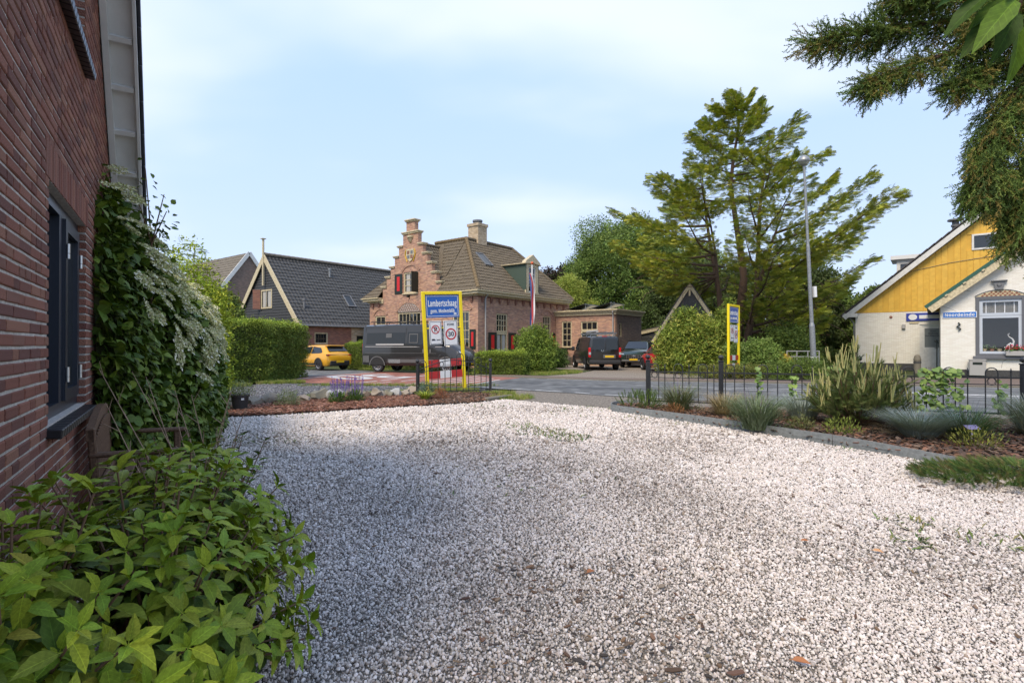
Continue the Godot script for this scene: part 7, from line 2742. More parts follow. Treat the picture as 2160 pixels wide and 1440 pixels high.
func big_pine() -> void:
	rng.seed = 31
	var t := thing("mountain_pine", "bushy mountain pine with upright pale yellow shoots in front of the fence", "pine", W(5.95, 9.35, 0.05))
	t.scale = Vector3(1.12, 1.1, 1.12)
	var wood := MB.new()
	var k := Copies.new()
	var green := [Color(0.14, 0.19, 0.055), Color(0.19, 0.24, 0.07), Color(0.1, 0.14, 0.04), Color(0.27, 0.29, 0.1)]
	var c := MB.new()
	for j in 44:
		var u := j / 44.0
		var a := j * 2.4
		var o := Vector3(0, 0, 0.26 * u)
		var d := Vector3(cos(a), sin(a), 2.6 + u).normalized() * 0.034
		var s := d.cross(Vector3(0, 0, 1)).normalized() * 0.0028
		b_tri(c, o - s * 1.6, o + s * 1.6, o + d)
	c.tube([Vector3.ZERO, Vector3(0, 0, 0.27)], [0.009, 0.005], 5)
	var candle := c.mesh()
	mat("pine_candle", Color(0.56, 0.5, 0.2), 0.8)
	mat("pine_candle_green", Color(0.4, 0.42, 0.16), 0.8)
	var tips := []
	for j in 64:
		var a := j * 2.39996 + rb(-0.2, 0.2)
		var e := pow(rng.randf(), 0.8)
		var r := 0.74 * sqrt(float(j) / 64.0)
		var h := 1.16 * (1.0 - pow(r / 0.8, 2.0) * 0.62) * rb(0.7, 1.05)
		if j % 3 == 0:
			h *= 0.62
		var tip := Vector3(cos(a) * r, h, sin(a) * r * 0.85)
		var base := Vector3(cos(a) * r * 0.15, 0.05, sin(a) * r * 0.15)
		var mid := base.lerp(tip, 0.5) + Vector3(cos(a), -0.4, sin(a)) * 0.12 * r
		wood.tube([base, mid, tip], [0.018, 0.012, 0.006], 5, false)
		tips.append(tip)
		for m in 18:
			var uu := 0.3 + 0.7 * m / 18.0
			var p := mid.lerp(tip, (uu - 0.5) * 2.0) if uu > 0.5 else base.lerp(mid, uu * 2.0)
			var dr := (Vector3(cos(a) * r, 0.7, sin(a) * r).normalized() + rdir() * 0.75).normalized()
			k.add(Transform3D(facing(dr, rdir()) * rb(0.75, 1.15), p + rdir() * 0.03), vary(pick(green), 0.2))
		var cn := 2 + rng.randi() % 4
		for m in cn:
			var dr := (Vector3(0, 1, 0) + rdir() * 0.22).normalized()
			part("shoot", candle, M["pine_candle"] if rng.randf() < 0.6 else M["pine_candle_green"], t, Transform3D(facing(dr, rdir()) * rb(0.55, 1.15), tip + rdir() * 0.03 + Vector3(0, 0.02, 0)))
	part("branches", wood, M["twig"], t)
	many("needles", brush_mesh(), M["needle"], k, t)

func b_tri(b: MB, p: Vector3, q: Vector3, r: Vector3) -> void:
	b.face([p, q, r], (q - p).cross(r - p))

func fence_vine() -> void:
	rng.seed = 41
	var lf := [leaf(0.085, 0.075, 0.25, 0.2), leaf(0.07, 0.06, 0.3, 0.1)]
	mat("vine_leaf", Color(0.13, 0.22, 0.035), 0.5)
	mat("vine_leaf_pale", Color(0.2, 0.3, 0.05), 0.5)
	mat("vine_leaf_deep", Color(0.08, 0.15, 0.03), 0.5)
	for key in ["vine_leaf", "vine_leaf_pale", "vine_leaf_deep"]:
		(M[key] as StandardMaterial3D).backlight_enabled = true
		(M[key] as StandardMaterial3D).backlight = Color(0.35, 0.35, 0.15)
	var a := W(3.15, 12.6, 0.06)
	var d := (W(9.5, 10.1, 0.06) - a).normalized()
	var nrm := Vector3(-d.z, 0, d.x) * -1.0
	if nrm.z < 0:
		nrm = -nrm
	for q in [[5.55, 0.36, 0.16, 0.95, 190, "dense green vine climbing the black fence right of the pine"], [6.45, 0.05, 0.15, 0.75, 26, "thin vine strand on the fence near the right edge"], [2.35, 0.04, 0.2, 0.95, 30, "thin vine strand on the fence right of the second post"], [3.0, 0.05, 0.3, 0.75, 16, "sparse vine strand on the fence left of the pine"], [3.75, 0.12, 0.6, 0.95, 40, "little vine tangled on the fence hoop beside the pine"]]:
		var c: Vector3 = a + d * q[0]
		var t := thing("fence_vine", q[5], "vine", c, 0, "vines on the iron fence")
		var st := MB.new()
		for j in 4 if q[1] > 0.2 else 1:
			var pts := []
			for m in 8:
				var u := m / 7.0
				pts.append(d * rb(-1, 1) * q[1] * 0.7 + Vector3(0, u * q[3], 0) + nrm * 0.02)
			st.tube(pts, [0.004], 4, false)
		part("stem", st, M["twig"], t)
		for j in q[4]:
			var p: Vector3 = d * rb(-1, 1) * q[1] + Vector3(0, rb(q[2], q[3]), 0) + nrm * rb(-0.05, 0.1)
			var dr := (nrm * rb(0.2, 1.0) + Vector3(0, rb(-1.1, 0.1), 0) + d * rb(-0.8, 0.8)).normalized()
			part("leaf", pick(lf), M[pick(["vine_leaf", "vine_leaf", "vine_leaf_pale", "vine_leaf_deep"])], t, Transform3D(facing(dr, nrm + Vector3(0, 0.6, 0)) * rb(1.0, 1.75), p))

# ---------------------------------------------------------------- hedges and shrubs
func hedge(called: String, label: String, pts: Array, h: float, n: int, cl: ArrayMesh, tones: Array, fuzz := 0.06, top_tones: Array = []) -> Node3D:
	var c := Vector2.ZERO
	var pl := pv(pts)
	for p in pl:
		c += p / pl.size()
	var t := thing(called, label, "hedge", W(c.x, c.y))
	var inner := PackedVector2Array()
	for p in pl:
		inner.append((p - c) * 0.93)
	var core := MB.new()
	core.prism(inner, 0.0, h - 0.1, Transform3D(Basis(Vector3.RIGHT, -PI / 2), Vector3.ZERO))
	mat("hedge_core", Color(0.1, 0.11, 0.045), 0.95)
	part("twigs", core, M["hedge_core"], t)
	var uneven := FastNoiseLite.new()
	uneven.seed = 3
	uneven.frequency = 0.9
	var k := Copies.new()
	var per := 0.0
	for j in pl.size():
		per += pl[j].distance_to(pl[(j + 1) % pl.size()])
	var area := 0.0
	for j in pl.size():
		area += absf((pl[j] - c).cross(pl[(j + 1) % pl.size()] - c)) / 2.0
	var tot := per * h + area
	for j in pl.size():
		var a := pl[j] - c
		var b := pl[(j + 1) % pl.size()] - c
		var cnt := int(n * a.distance_to(b) * h / tot)
		for m in cnt:
			var q := a.lerp(b, rng.randf())
			var y := h * rng.randf()
			q *= 1.0 + (rb(-fuzz, fuzz * 0.5) + 0.14 * uneven.get_noise_3d(q.x, y, q.y) * minf(h, 1.5) + (rb(0.03, 0.16) if rng.randf() < 0.03 else 0.0)) / maxf(0.6, a.length())
			k.add(Transform3D(Basis.from_euler(Vector3(rb(0, 6.3), rb(0, 6.3), rb(0, 6.3))) * rb(0.8, 1.2), Vector3(q.x, y, -q.y)), vary(pick(tones), 0.22))
	var lo := pl[0]
	var hi := pl[0]
	for p in pl:
		lo = lo.min(p)
		hi = hi.max(p)
	var want := int(n * area / tot * 1.2)
	var got := 0
	while got < want:
		var x := rb(lo.x, hi.x)
		var z := rb(lo.y, hi.y)
		if in_poly(pl, x, z):
			got += 1
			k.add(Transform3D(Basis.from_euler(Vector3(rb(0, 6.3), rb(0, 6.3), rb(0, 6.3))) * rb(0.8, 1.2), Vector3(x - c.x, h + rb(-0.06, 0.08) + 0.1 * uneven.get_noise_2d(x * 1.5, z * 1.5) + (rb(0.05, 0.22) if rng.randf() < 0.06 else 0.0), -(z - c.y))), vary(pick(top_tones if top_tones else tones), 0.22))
	many("foliage", cl, M["leaf_far"], k, t)
	return t

func shrub(called: String, label: String, at: Vector3, r: Vector3, n: int, cl: ArrayMesh, tones: Array, group := "", category := "shrub", lobes := 7) -> Node3D:
	# a rounded shrub of overlapping leafy lobes on short stems
	var t := thing(called, label, category, at, 0, group)
	var k := Copies.new()
	var st := MB.new()
	var cs := []
	for j in lobes:
		var a := j * 2.4 + rb(-0.4, 0.4)
		var f := sqrt((j + 0.5) / lobes) * 0.62
		var y := r.y * (1.05 - f * 0.55) * rb(0.7, 1.0)
		cs.append([Vector3(cos(a) * r.x * f, y, sin(a) * r.z * f), rb(0.38, 0.56)])
		cs.append([Vector3(cos(a + 1.0) * r.x * f * 1.1, y * 0.45, sin(a + 1.0) * r.z * f * 1.1), rb(0.4, 0.55)])
		st.tube([Vector3(cos(a) * 0.06, 0, sin(a) * 0.06), Vector3(cos(a) * r.x * f * 0.6, y * 0.6, sin(a) * r.z * f * 0.6), Vector3(cos(a) * r.x * f, y, sin(a) * r.z * f)], [0.03, 0.02, 0.01], 5, false)
	part("stems", st, M["twig"], t)
	for j in n:
		var c: Array = cs[j % cs.size()]
		var d := rdir()
		var p: Vector3 = c[0] + d * Vector3(r.x * c[1], r.y * c[1] * 0.7, r.z * c[1]) * pow(rng.randf(), 0.3)
		p.y = maxf(p.y, 0.05)
		k.add(Transform3D(Basis.from_euler(Vector3(rb(0, 6.3), rb(0, 6.3), rb(0, 6.3))) * rb(0.75, 1.25), p), vary(pick(tones), 0.25))
	many("foliage", cl, M["leaf_far"], k, t)
	return t

func build_hedges() -> void:
	rng.seed = 51
	var privet := clump("privet", 14, 0.1, 0.07, 0.032, 1)
	var gp := [Color(0.15, 0.21, 0.03), Color(0.11, 0.165, 0.025), Color(0.2, 0.26, 0.04), Color(0.085, 0.13, 0.02)]
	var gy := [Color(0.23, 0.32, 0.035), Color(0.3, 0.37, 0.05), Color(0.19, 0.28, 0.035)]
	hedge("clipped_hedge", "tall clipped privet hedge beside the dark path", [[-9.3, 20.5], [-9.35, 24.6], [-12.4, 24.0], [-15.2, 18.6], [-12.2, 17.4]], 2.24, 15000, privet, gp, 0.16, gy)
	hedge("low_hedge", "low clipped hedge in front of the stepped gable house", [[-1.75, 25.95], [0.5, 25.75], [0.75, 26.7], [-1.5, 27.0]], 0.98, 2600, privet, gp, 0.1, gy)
	hedge("low_hedge", "low hedge between the yellow car and the camper van", [[-10.3, 33.6], [-8.4, 32.3], [-8.0, 33.0], [-9.8, 34.4]], 1.45, 2200, privet, gp, 0.1, gy)
	hedge("low_hedge", "low hedge under the gable house behind the camper van", [[-8.0, 33.0], [-2.6, 30.9], [-2.4, 31.6], [-7.6, 33.9]], 0.75, 2000, privet, gp, 0.1)
	var mid := clump("mid_leaf", 14, 0.16, 0.11, 0.05, 2)
	var lng := clump("laurel_leaf", 12, 0.2, 0.15, 0.055, 3)
	shrub("round_shrub", "round bright green shrub on the lawn below the flagpole", W(1.15, 28.5), Vector3(1.15, 2.1, 1.0), 2600, mid, [Color(0.17, 0.24, 0.035), Color(0.22, 0.3, 0.05), Color(0.11, 0.17, 0.025)], "", "shrub", 9)
	shrub("dark_shrub", "dark leafy plant between the round shrub and the annex", W(2.7, 34.2), Vector3(0.9, 1.15, 0.8), 700, mid, [Color(0.06, 0.11, 0.025), Color(0.09, 0.14, 0.03)])
	shrub("laurel", "large yellow-green laurel left of the edge-on village sign", W(8.9, 27.4), Vector3(1.7, 2.75, 1.1), 4200, lng, [Color(0.21, 0.28, 0.04), Color(0.28, 0.33, 0.05), Color(0.12, 0.18, 0.028), Color(0.35, 0.36, 0.07)], "", "shrub", 13)
	shrub("laurel", "leafy sprays of laurel climbing behind the edge-on village sign", W(11.2, 28.6), Vector3(0.8, 3.0, 0.7), 1300, lng, [Color(0.2, 0.27, 0.04), Color(0.13, 0.19, 0.03), Color(0.26, 0.3, 0.05)], "", "shrub", 8)
	shrub("leafy_shrub", "mid green ground shrub right of the edge-on village sign", W(11.4, 25.6), Vector3(1.4, 1.45, 0.9), 1900, mid, [Color(0.12, 0.2, 0.035), Color(0.17, 0.25, 0.05), Color(0.2, 0.27, 0.07)])
	shrub("golden_shrub", "golden yellow leaved shrub in front of the dark domed bush", W(12.55, 25.6), Vector3(0.75, 1.0, 0.55), 1100, privet, [Color(0.62, 0.38, 0.03), Color(0.55, 0.4, 0.04), Color(0.42, 0.34, 0.05)])
	shrub("domed_bush", "dark green domed bush behind the steel railing", W(15.0, 29.5), Vector3(1.75, 2.15, 1.4), 2600, mid, [Color(0.06, 0.1, 0.02), Color(0.09, 0.14, 0.025), Color(0.12, 0.17, 0.03)], "", "shrub", 11)
	shrub("ivy_bank", "low ivy bank along the far footway under the laurel", W(9.6, 23.4), Vector3(2.4, 0.55, 0.45), 1100, privet, [Color(0.17, 0.2, 0.05), Color(0.24, 0.22, 0.06), Color(0.12, 0.16, 0.035)], "", "ivy", 8)
	shrub("ivy_bank", "low ivy bank along the far footway before the steel railing", W(12.2, 22.95), Vector3(1.7, 0.8, 0.4), 1000, privet, [Color(0.14, 0.22, 0.04), Color(0.2, 0.27, 0.06), Color(0.1, 0.15, 0.03)], "", "ivy", 8)
	shrub("leafy_shrub", "rough green shrub beyond the lawn right of the street lamp", W(20.2, 35.5), Vector3(1.6, 1.1, 1.0), 900, mid, [Color(0.14, 0.2, 0.04), Color(0.2, 0.22, 0.06)])
	# bright shrub and feathery shoots behind the climbing hydrangea
	shrub("golden_shrub", "bright yellow-green shrub rising behind the climbing hydrangea", W(-7.15, 11.7), Vector3(1.15, 2.9, 0.9), 3000, clump("bright_leaf", 14, 0.12, 0.08, 0.035, 4), [Color(0.33, 0.4, 0.03), Color(0.25, 0.34, 0.03), Color(0.4, 0.45, 0.05)], "", "shrub", 10)
	var fe := thing("feathery_sapling", "sapling with feathery pinnate leaves above the bright yellow-green shrub", "sapling", W(-7.5, 12.4))
	var st := MB.new()
	var k := Copies.new()
	for q in [[0.25, 3.75, 0.0], [0.0, 3.3, 0.3], [-0.55, 3.35, -0.2], [-1.0, 3.2, 0.1], [0.55, 3.2, 0.0]]:
		var tip := Vector3(q[0], q[1], q[2])
		var base := Vector3(q[0] * 0.3, 0, q[2] * 0.3)
		st.tube([base, base.lerp(tip, 0.5) + Vector3(0.05, 0, 0), tip], [0.03, 0.02, 0.008], 5, false)
		for m in 26:
			var a := m * 2.4
			var p := base.lerp(tip, 0.68 + 0.32 * m / 26.0)
			var d := Vector3(cos(a), 0.45, sin(a)).normalized()
			for w in 9:
				for s: float in [-1.0, 1.0]:
					var pp := p + d * (0.05 + w * 0.032) + Vector3(0, -0.0035 * w * w * 0.4, 0)
					k.add(Transform3D(facing(d * 0.5 + d.cross(Vector3.UP) * s + Vector3(0, -0.2, 0), Vector3.UP), pp), vary(pick([Color(0.3, 0.38, 0.04), Color(0.2, 0.28, 0.04), Color(0.24, 0.2, 0.08)]), 0.2))
	part("stems", st, M["twig"], fe)
	many("leaflets", small_leaf(0.11, 0.036), M["leaf_far"], k, fe)
	# grass: verges and lawns
	var g := Copies.new()
	for q in [[-10.2, 18.9, 1.1, 0.6, 900], [-9.0, 20.3, 0.5, 0.4, 300], [-8.4, 20.8, 0.5, 0.3, 200], [0.9, 27.2, 1.9, 1.2, 1600], [2.4, 28.6, 1.3, 1.6, 1400], [-0.6, 28.0, 2.0, 1.6, 900], [-1.9, 16.9, 0.9, 0.35, 500], [-3.2, 16.2, 0.6, 0.25, 260], [-4.3, 15.6, 0.6, 0.25, 200], [-5.2, 14.8, 0.5, 0.25, 130], [-0.4, 16.0, 0.5, 0.4, 160], [0.0, 14.8, 0.6, 0.5, 160], [-4.0, 19.15, 3.6, 0.2, 500], [16.5, 30.5, 3.5, 3.0, 1800], [-5.0, 32.0, 4.0, 0.8, 700]]:
		for j in q[4]:
			var a := rb(0, TAU)
			var rr := sqrt(rng.randf())
			g.add(Transform3D(Basis(Vector3.UP, rb(0, 6.3)) * rb(0.6, 1.3), W(q[0] + cos(a) * rr * q[2], q[1] + sin(a) * rr * q[3], 0.0)), vary(pick([Color(0.19, 0.26, 0.04), Color(0.26, 0.3, 0.06), Color(0.13, 0.2, 0.03), Color(0.35, 0.32, 0.12)]), 0.22))
	var tf := MB.new()
	for j in 7:
		var a := j * 2.4
		var o := Vector3(cos(a), 0, sin(a)) * 0.025
		var tip := o * 2.6 + Vector3(0, 0.1 + 0.015 * (j % 3), 0)
		var s := Vector3(-sin(a), 0, cos(a)) * 0.006
		tf.face([o - s, o + s, tip], Vector3(cos(a), 0.3, sin(a)))
	stuff(many("verge_grass", tf.mesh(), M["leaf_far"], g, self), "tufts of verge and lawn grass beside the road, path and hedges", "grass")

# ---------------------------------------------------------------- trees
func limb(b: MB, p: Vector3, q: Vector3, r0: float, r1: float, sag: float, n := 5) -> Array:
	var pts := []
	var rad := []
	var side := rdir()
	for k in n + 1:
		var u := float(k) / n
		pts.append(p.lerp(q, u) + Vector3(0, sag * sin(PI * u), 0) + side * (sin(u * 5.0) * 0.03 * p.distance_to(q) * u * (1 - u) * 2.0))
		rad.append(lerpf(r0, r1, u))
	b.tube(pts, rad, 7, false)
	return pts

func broadleaf(called: String, label: String, at: Vector3, h: float, base: float, r: float, lobes: int, n: int, cl: ArrayMesh, tones: Array, group := "", droop := 0.0) -> void:
	var t := thing(called, label, "tree", at, 0, group)
	var w := MB.new()
	var fork := Vector3(rb(-0.2, 0.2), base + (h - base) * 0.25, rb(-0.2, 0.2))
	limb(w, Vector3.ZERO, fork, h * 0.028, h * 0.02, 0)
	var cs := []
	for j in lobes:
		var u := (j + 0.5) / lobes
		var y := lerpf(base, h, pow(u, 0.85))
		var e := (y - base) / (h - base)
		var rr := r * sqrt(maxf(0.05, 1.0 - pow(e * 1.5 - 0.55, 2.0) * 0.95)) * rb(0.35, 0.9)
		var a := j * 2.39996 + rb(-0.3, 0.3)
		var c := Vector3(cos(a) * rr, y - r * 0.12, sin(a) * rr)
		cs.append([c, r * rb(0.22, 0.36)])
		limb(w, fork.lerp(Vector3(0, y * 0.75, 0), 0.6 * u), c, h * 0.011, h * 0.003, 0.1 * rr, 4)
	part("trunk", w, M["bark"], t)
	var k := Copies.new()
	for j in n:
		var c: Array = cs[rng.randi() % cs.size()]
		var d := rdir()
		var p: Vector3 = c[0] + d * c[1] * pow(rng.randf(), 0.33) * Vector3(1.15, 0.8, 1.15)
		if droop > 0.0:
			p.y -= droop * rng.randf() * (1.0 if d.y < 0.3 else 0.2)
		if p.y > 0.3:
			k.add(Transform3D(Basis.from_euler(Vector3(rb(0, 6.3), rb(0, 6.3), rb(0, 6.3))) * rb(0.75, 1.3), p), vary(pick(tones), 0.25))
	var o := many("crown", cl, M["leaf_far"], k, t)

func frond_mesh() -> ArrayMesh:
	# a flat conifer spray along +z, about one metre, side twigs drooping a little
	if shared.has("frond"):
		return shared["frond"]
	var keep := rng.state
	rng.seed = 9
	var b := MB.new()
	b.tube([Vector3.ZERO, Vector3(0, -0.02, 0.5), Vector3(0, -0.1, 0.95)], [0.012, 0.008, 0.003], 4, false)
	for j in 15:
		var u := 0.1 + 0.85 * j / 15.0
		var o := Vector3(0, -0.1 * u * u, u)
		for s: float in [-1.0, 1.0]:
			var l := 0.42 * (1.0 - 0.65 * u) * rb(0.75, 1.15)
			var d := Vector3(s * 0.8, rb(-0.6, 0.5), 0.75).normalized()
			for m in 5:
				var v := m / 5.0
				var p := o + d * l * v + Vector3(0, -0.1 * v * v * l, 0)
				for s2: float in [-1.0, 1.0]:
					var e := (d + d.cross(Vector3.UP).normalized() * s2 * 0.8 + Vector3(0, rb(-0.3, 0.2), 0)).normalized()
					var tip := p + e * 0.1 * (1.1 - v * 0.4)
					var w := e.cross(Vector3.UP).normalized() * 0.013
					b.face([p, p + e * 0.05 + w, tip, p + e * 0.05 - w], Vector3.UP)
	shared["frond"] = b.mesh()
	rng.state = keep
	return shared["frond"]

func build_conifer() -> void:
	rng.seed = 61
	var t := thing("old_conifer", "large spreading conifer with several bare reddish stems, across the road", "tree", W(13.05, 32.0))
	var w := MB.new()
	var k := Copies.new()
	var stems := [
		[Vector3(0, 0, 0), Vector3(0.5, 5.5, 0.3), Vector3(-0.2, 11.0, 0.0), Vector3(0.6, 16.1, 0.0), 0.34],
		[Vector3(-0.4, 0, 0.1), Vector3(-1.0, 4.0, 0.4), Vector3(-1.2, 7.0, 0.3), Vector3(-1.7, 9.4, 0.5), 0.24],
		[Vector3(0.45, 0, 0.1), Vector3(1.2, 4.5, 0.4), Vector3(1.9, 7.0, 0.5), Vector3(2.9, 9.6, 0.3), 0.24],
		[Vector3(0.15, 0, 0.3), Vector3(0.9, 4.0, 1.0), Vector3(0.9, 9.0, 1.4), Vector3(1.6, 13.4, 1.2), 0.24],
		[Vector3(0.1, 0, -0.2), Vector3(-0.6, 5.0, -0.9), Vector3(-1.0, 9.0, -1.6), Vector3(-1.2, 12.6, -2.0), 0.24]]
	for s in stems:
		var c := Curve3D.new()
		for j in 4:
			c.add_point(s[j])
		var pts := []
		var rad := []
		for j in 13:
			pts.append(c.sample_baked(c.get_baked_length() * j / 12.0))
			rad.append(lerpf(s[4], 0.03, pow(j / 12.0, 0.8)))
		w.tube(pts, rad, 9, false)
	part("trunk", w, M["bark"], t)
	# reach of the boughs by height, further on the right low down
	var reach := func(y: float, right: bool) -> float:
		var hs := [2.0, 4.0, 6.0, 8.0, 9.5, 11.0, 13.0, 14.5, 16.3]
		var lr := [2.0, 4.6, 7.6, 7.8, 6.8, 5.6, 3.7, 2.0, 0.5] if not right else [4.6, 6.6, 8.0, 8.8, 7.2, 6.2, 3.9, 2.0, 0.5]
		for q in hs.size() - 1:
			if y <= hs[q + 1]:
				return lerpf(lr[q], lr[q + 1], clampf((y - hs[q]) / (hs[q + 1] - hs[q]), 0, 1))
		return 0.6
	var bw := MB.new()
	var tones := [Color(0.46, 0.47, 0.07), Color(0.38, 0.43, 0.065), Color(0.26, 0.32, 0.055), Color(0.51, 0.5, 0.085), Color(0.19, 0.25, 0.045), Color(0.32, 0.37, 0.06)]
	for j in 92:
		var y := 2.6 + 13.5 * pow((j + 0.5) / 92.0, 0.95)
		var a := j * 2.39996 + rb(-0.3, 0.3)
		var dir := Vector3(cos(a), 0, sin(a))
		var l: float = reach.call(y, dir.x > 0.0) * rb(0.7, 1.08) * (1.0 if absf(dir.x) > 0.5 else 0.85)
		if y < 5.6 and dir.x < -0.1 and dir.z > -0.3:
			continue
		if y < 8.0 and dir.x > 0.3 and dir.z > 0.2:
			l *= 0.75
		var s: Array = stems[0]
		if dir.x > 0.45 and y < 11:
			s = stems[2]
		elif dir.x < -0.45 and y < 11:
			s = stems[1]
		elif dir.z > 0.3 and y < 12:
			s = stems[3]
		elif dir.z < -0.3 and y < 12:
			s = stems[4]
		var sy := maxf(0.8, y - l * rb(0.15, 0.4))
		if dir.x < -0.2:
			sy = maxf(5.4, y - l * 0.18)
		var root := Vector3.ZERO
		for q in 3:
			if sy <= (s[q + 1] as Vector3).y or q == 2:
				var f: float = clampf((sy - s[q].y) / (s[q + 1].y - s[q].y), 0, 1)
				root = (s[q] as Vector3).lerp(s[q + 1], f)
				break
		var tip := Vector3(dir.x * l, y + rb(-0.2, 0.5), dir.z * l)
		if tip.distance_to(root) < 0.6:
			tip = root + dir * 0.9 + Vector3(0, 0.3, 0)
		var pts := limb(bw, root, tip, 0.025 + 0.009 * l, 0.01, -0.06 * l, 6)
		var cnt := int(62 + l * 40)
		for m in cnt:
			var u := 1.0 - pow(rng.randf(), 1.25) * 0.74
			var f := u * (pts.size() - 1)
			var i0 := mini(int(f), pts.size() - 2)
			var p: Vector3 = (pts[i0] as Vector3).lerp(pts[i0 + 1], f - i0)
			var along := (tip - root).normalized()
			var sd := along.cross(Vector3.UP).normalized() * rb(-1, 1) * (0.15 + 1.0 * (1.0 - absf(u - 0.6))) * clampf(l / 6.0, 0.3, 1.0)
			p += sd + Vector3(0, rb(-0.26, 0.2) - 0.12 * absf(sd.length()), 0)
			var dr := (along * rb(0.5, 1.1) + sd.normalized() * rb(0.2, 0.9) + Vector3(0, rb(-0.35, 0.4), 0)).normalized()
			k.add(Transform3D(facing(dr, Vector3.UP + rdir() * 0.9) * rb(0.2, 0.48), p), vary(pick(tones), 0.25))
			if m % 14 == 0:
				bw.tube([p - sd, p], [0.015, 0.008], 4, false)
	# bare drooping twigs under the crown
	for j in 60:
		var p := Vector3(rb(-1.0, 5.5), rb(2.6, 5.2), rb(0.2, 2.0))
		var q := p + Vector3(rb(-0.2, 1.4), rb(-1.6, -0.3), rb(-0.3, 0.7))
		bw.tube([p, p.lerp(q, 0.5) + Vector3(0.25, 0.1, 0), q], [0.025, 0.016, 0.006], 4, false)
	for j in 34:
		var p := Vector3(rb(-6.0, 0.0), rb(4.4, 6.2), rb(0.0, 2.0))
		var q := p + Vector3(rb(-1.2, 0.3), rb(-1.0, 0.2), rb(-0.3, 0.6))
		bw.tube([p, p.lerp(q, 0.5) + Vector3(-0.15, 0.15, 0), q], [0.02, 0.014, 0.006], 4, false)
	part("boughs", bw, M["bark"], t)
	many("crown", frond_mesh(), M["needle"], k, t)

func build_trees() -> void:
	build_conifer()
	rng.seed = 71
	var ash := clump("ash_leaf", 16, 0.42, 0.24, 0.1, 5)
	var far := clump("far_leaf", 16, 0.5, 0.3, 0.15, 6)
	var wil := clump("willow_leaf", 18, 0.4, 0.3, 0.05, 7)
	var mid := [Color(0.17, 0.25, 0.05), Color(0.12, 0.19, 0.04), Color(0.21, 0.29, 0.065), Color(0.09, 0.14, 0.033)]
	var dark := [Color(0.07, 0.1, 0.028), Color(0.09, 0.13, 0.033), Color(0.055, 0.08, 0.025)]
	broadleaf("ash_tree", "tall rounded green ash behind the annex", W(11.3, 57), 14.0, 2.6, 6.9, 38, 7600, ash, mid)
	broadleaf("ash_tree", "green ash partly hidden behind the old conifer", W(18.5, 60), 12.6, 2.5, 5.2, 26, 3600, ash, mid)
	broadleaf("willow_tree", "pale yellow-green willow at the end of the gable house", W(5.5, 50), 7.9, 1.6, 2.3, 16, 2200, wil, [Color(0.3, 0.36, 0.06), Color(0.24, 0.31, 0.05), Color(0.37, 0.4, 0.09)], "", 1.6)
	broadleaf("copper_beech", "dark purple copper beech behind the willow", W(5.4, 66), 11.0, 2.5, 3.0, 14, 1200, far, [Color(0.05, 0.03, 0.03), Color(0.07, 0.045, 0.04), Color(0.05, 0.06, 0.025)])
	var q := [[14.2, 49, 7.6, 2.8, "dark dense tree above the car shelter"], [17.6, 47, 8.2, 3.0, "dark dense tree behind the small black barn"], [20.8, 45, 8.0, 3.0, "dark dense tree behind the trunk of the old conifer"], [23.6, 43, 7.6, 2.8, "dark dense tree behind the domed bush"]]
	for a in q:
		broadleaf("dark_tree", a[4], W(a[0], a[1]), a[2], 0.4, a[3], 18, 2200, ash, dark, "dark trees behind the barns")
	broadleaf("garden_tree", "mid green leafy tree right of the street lamp", W(25.8, 44.5), 6.4, 0.5, 2.6, 18, 2600, ash, mid)
	broadleaf("garden_tree", "loose green tree beside the yellow house", W(26.5, 40.0), 5.4, 0.6, 1.6, 12, 1300, ash, [Color(0.15, 0.2, 0.04), Color(0.1, 0.15, 0.03)])
	broadleaf("garden_tree", "small green tree between the barn and the clipped hedge", W(-18.6, 34.5), 4.6, 0.5, 1.7, 12, 1500, ash, [Color(0.17, 0.22, 0.05), Color(0.22, 0.25, 0.06), Color(0.11, 0.16, 0.035)])
	broadleaf("garden_tree", "low green tree far left beyond the clipped hedge", W(-24.0, 38.0), 4.8, 0.5, 2.2, 12, 1500, ash, mid)
	# far belt of trees closing the horizon
	var t := Node3D.new()
	t.name = "distant_wood"
	add_child(t)
	stuff(t, "distant belt of trees along the horizon", "wood")
	var k := Copies.new()
	for j in 7000:
		var a := rb(-1.1, 1.1)
		var d := rb(95, 135)
		var top := 5.0 + 2.5 * sin(a * 23.0) + 1.5 * sin(a * 61.0 + 1.0)
		k.add(Transform3D(Basis.from_euler(Vector3(rb(0, 6), rb(0, 6), rb(0, 6))) * rb(1.6, 3.0), W(sin(a) * d, cos(a) * d, rb(0.2, top))), vary(pick(mid), 0.25))
	many("foliage", far, M["leaf_far"], k, t)

# ---------------------------------------------------------------- plants close to the camera
func green(key: String, k: Color, thru := 0.35) -> StandardMaterial3D:
	var m := mat(key, k, 0.62)
	m.metallic_specular = 0.3
	m.vertex_color_use_as_albedo = true
	veined(m)
	m.backlight_enabled = true
	m.backlight = Color(thru, thru, thru * 0.45)
	return m

func build_near_plants() -> void:
	garden_bench()
	climbing_hydrangea()
	foreground_hydrangea()
	bench_shrub()
	overhanging_conifer()
	overhanging_branch()

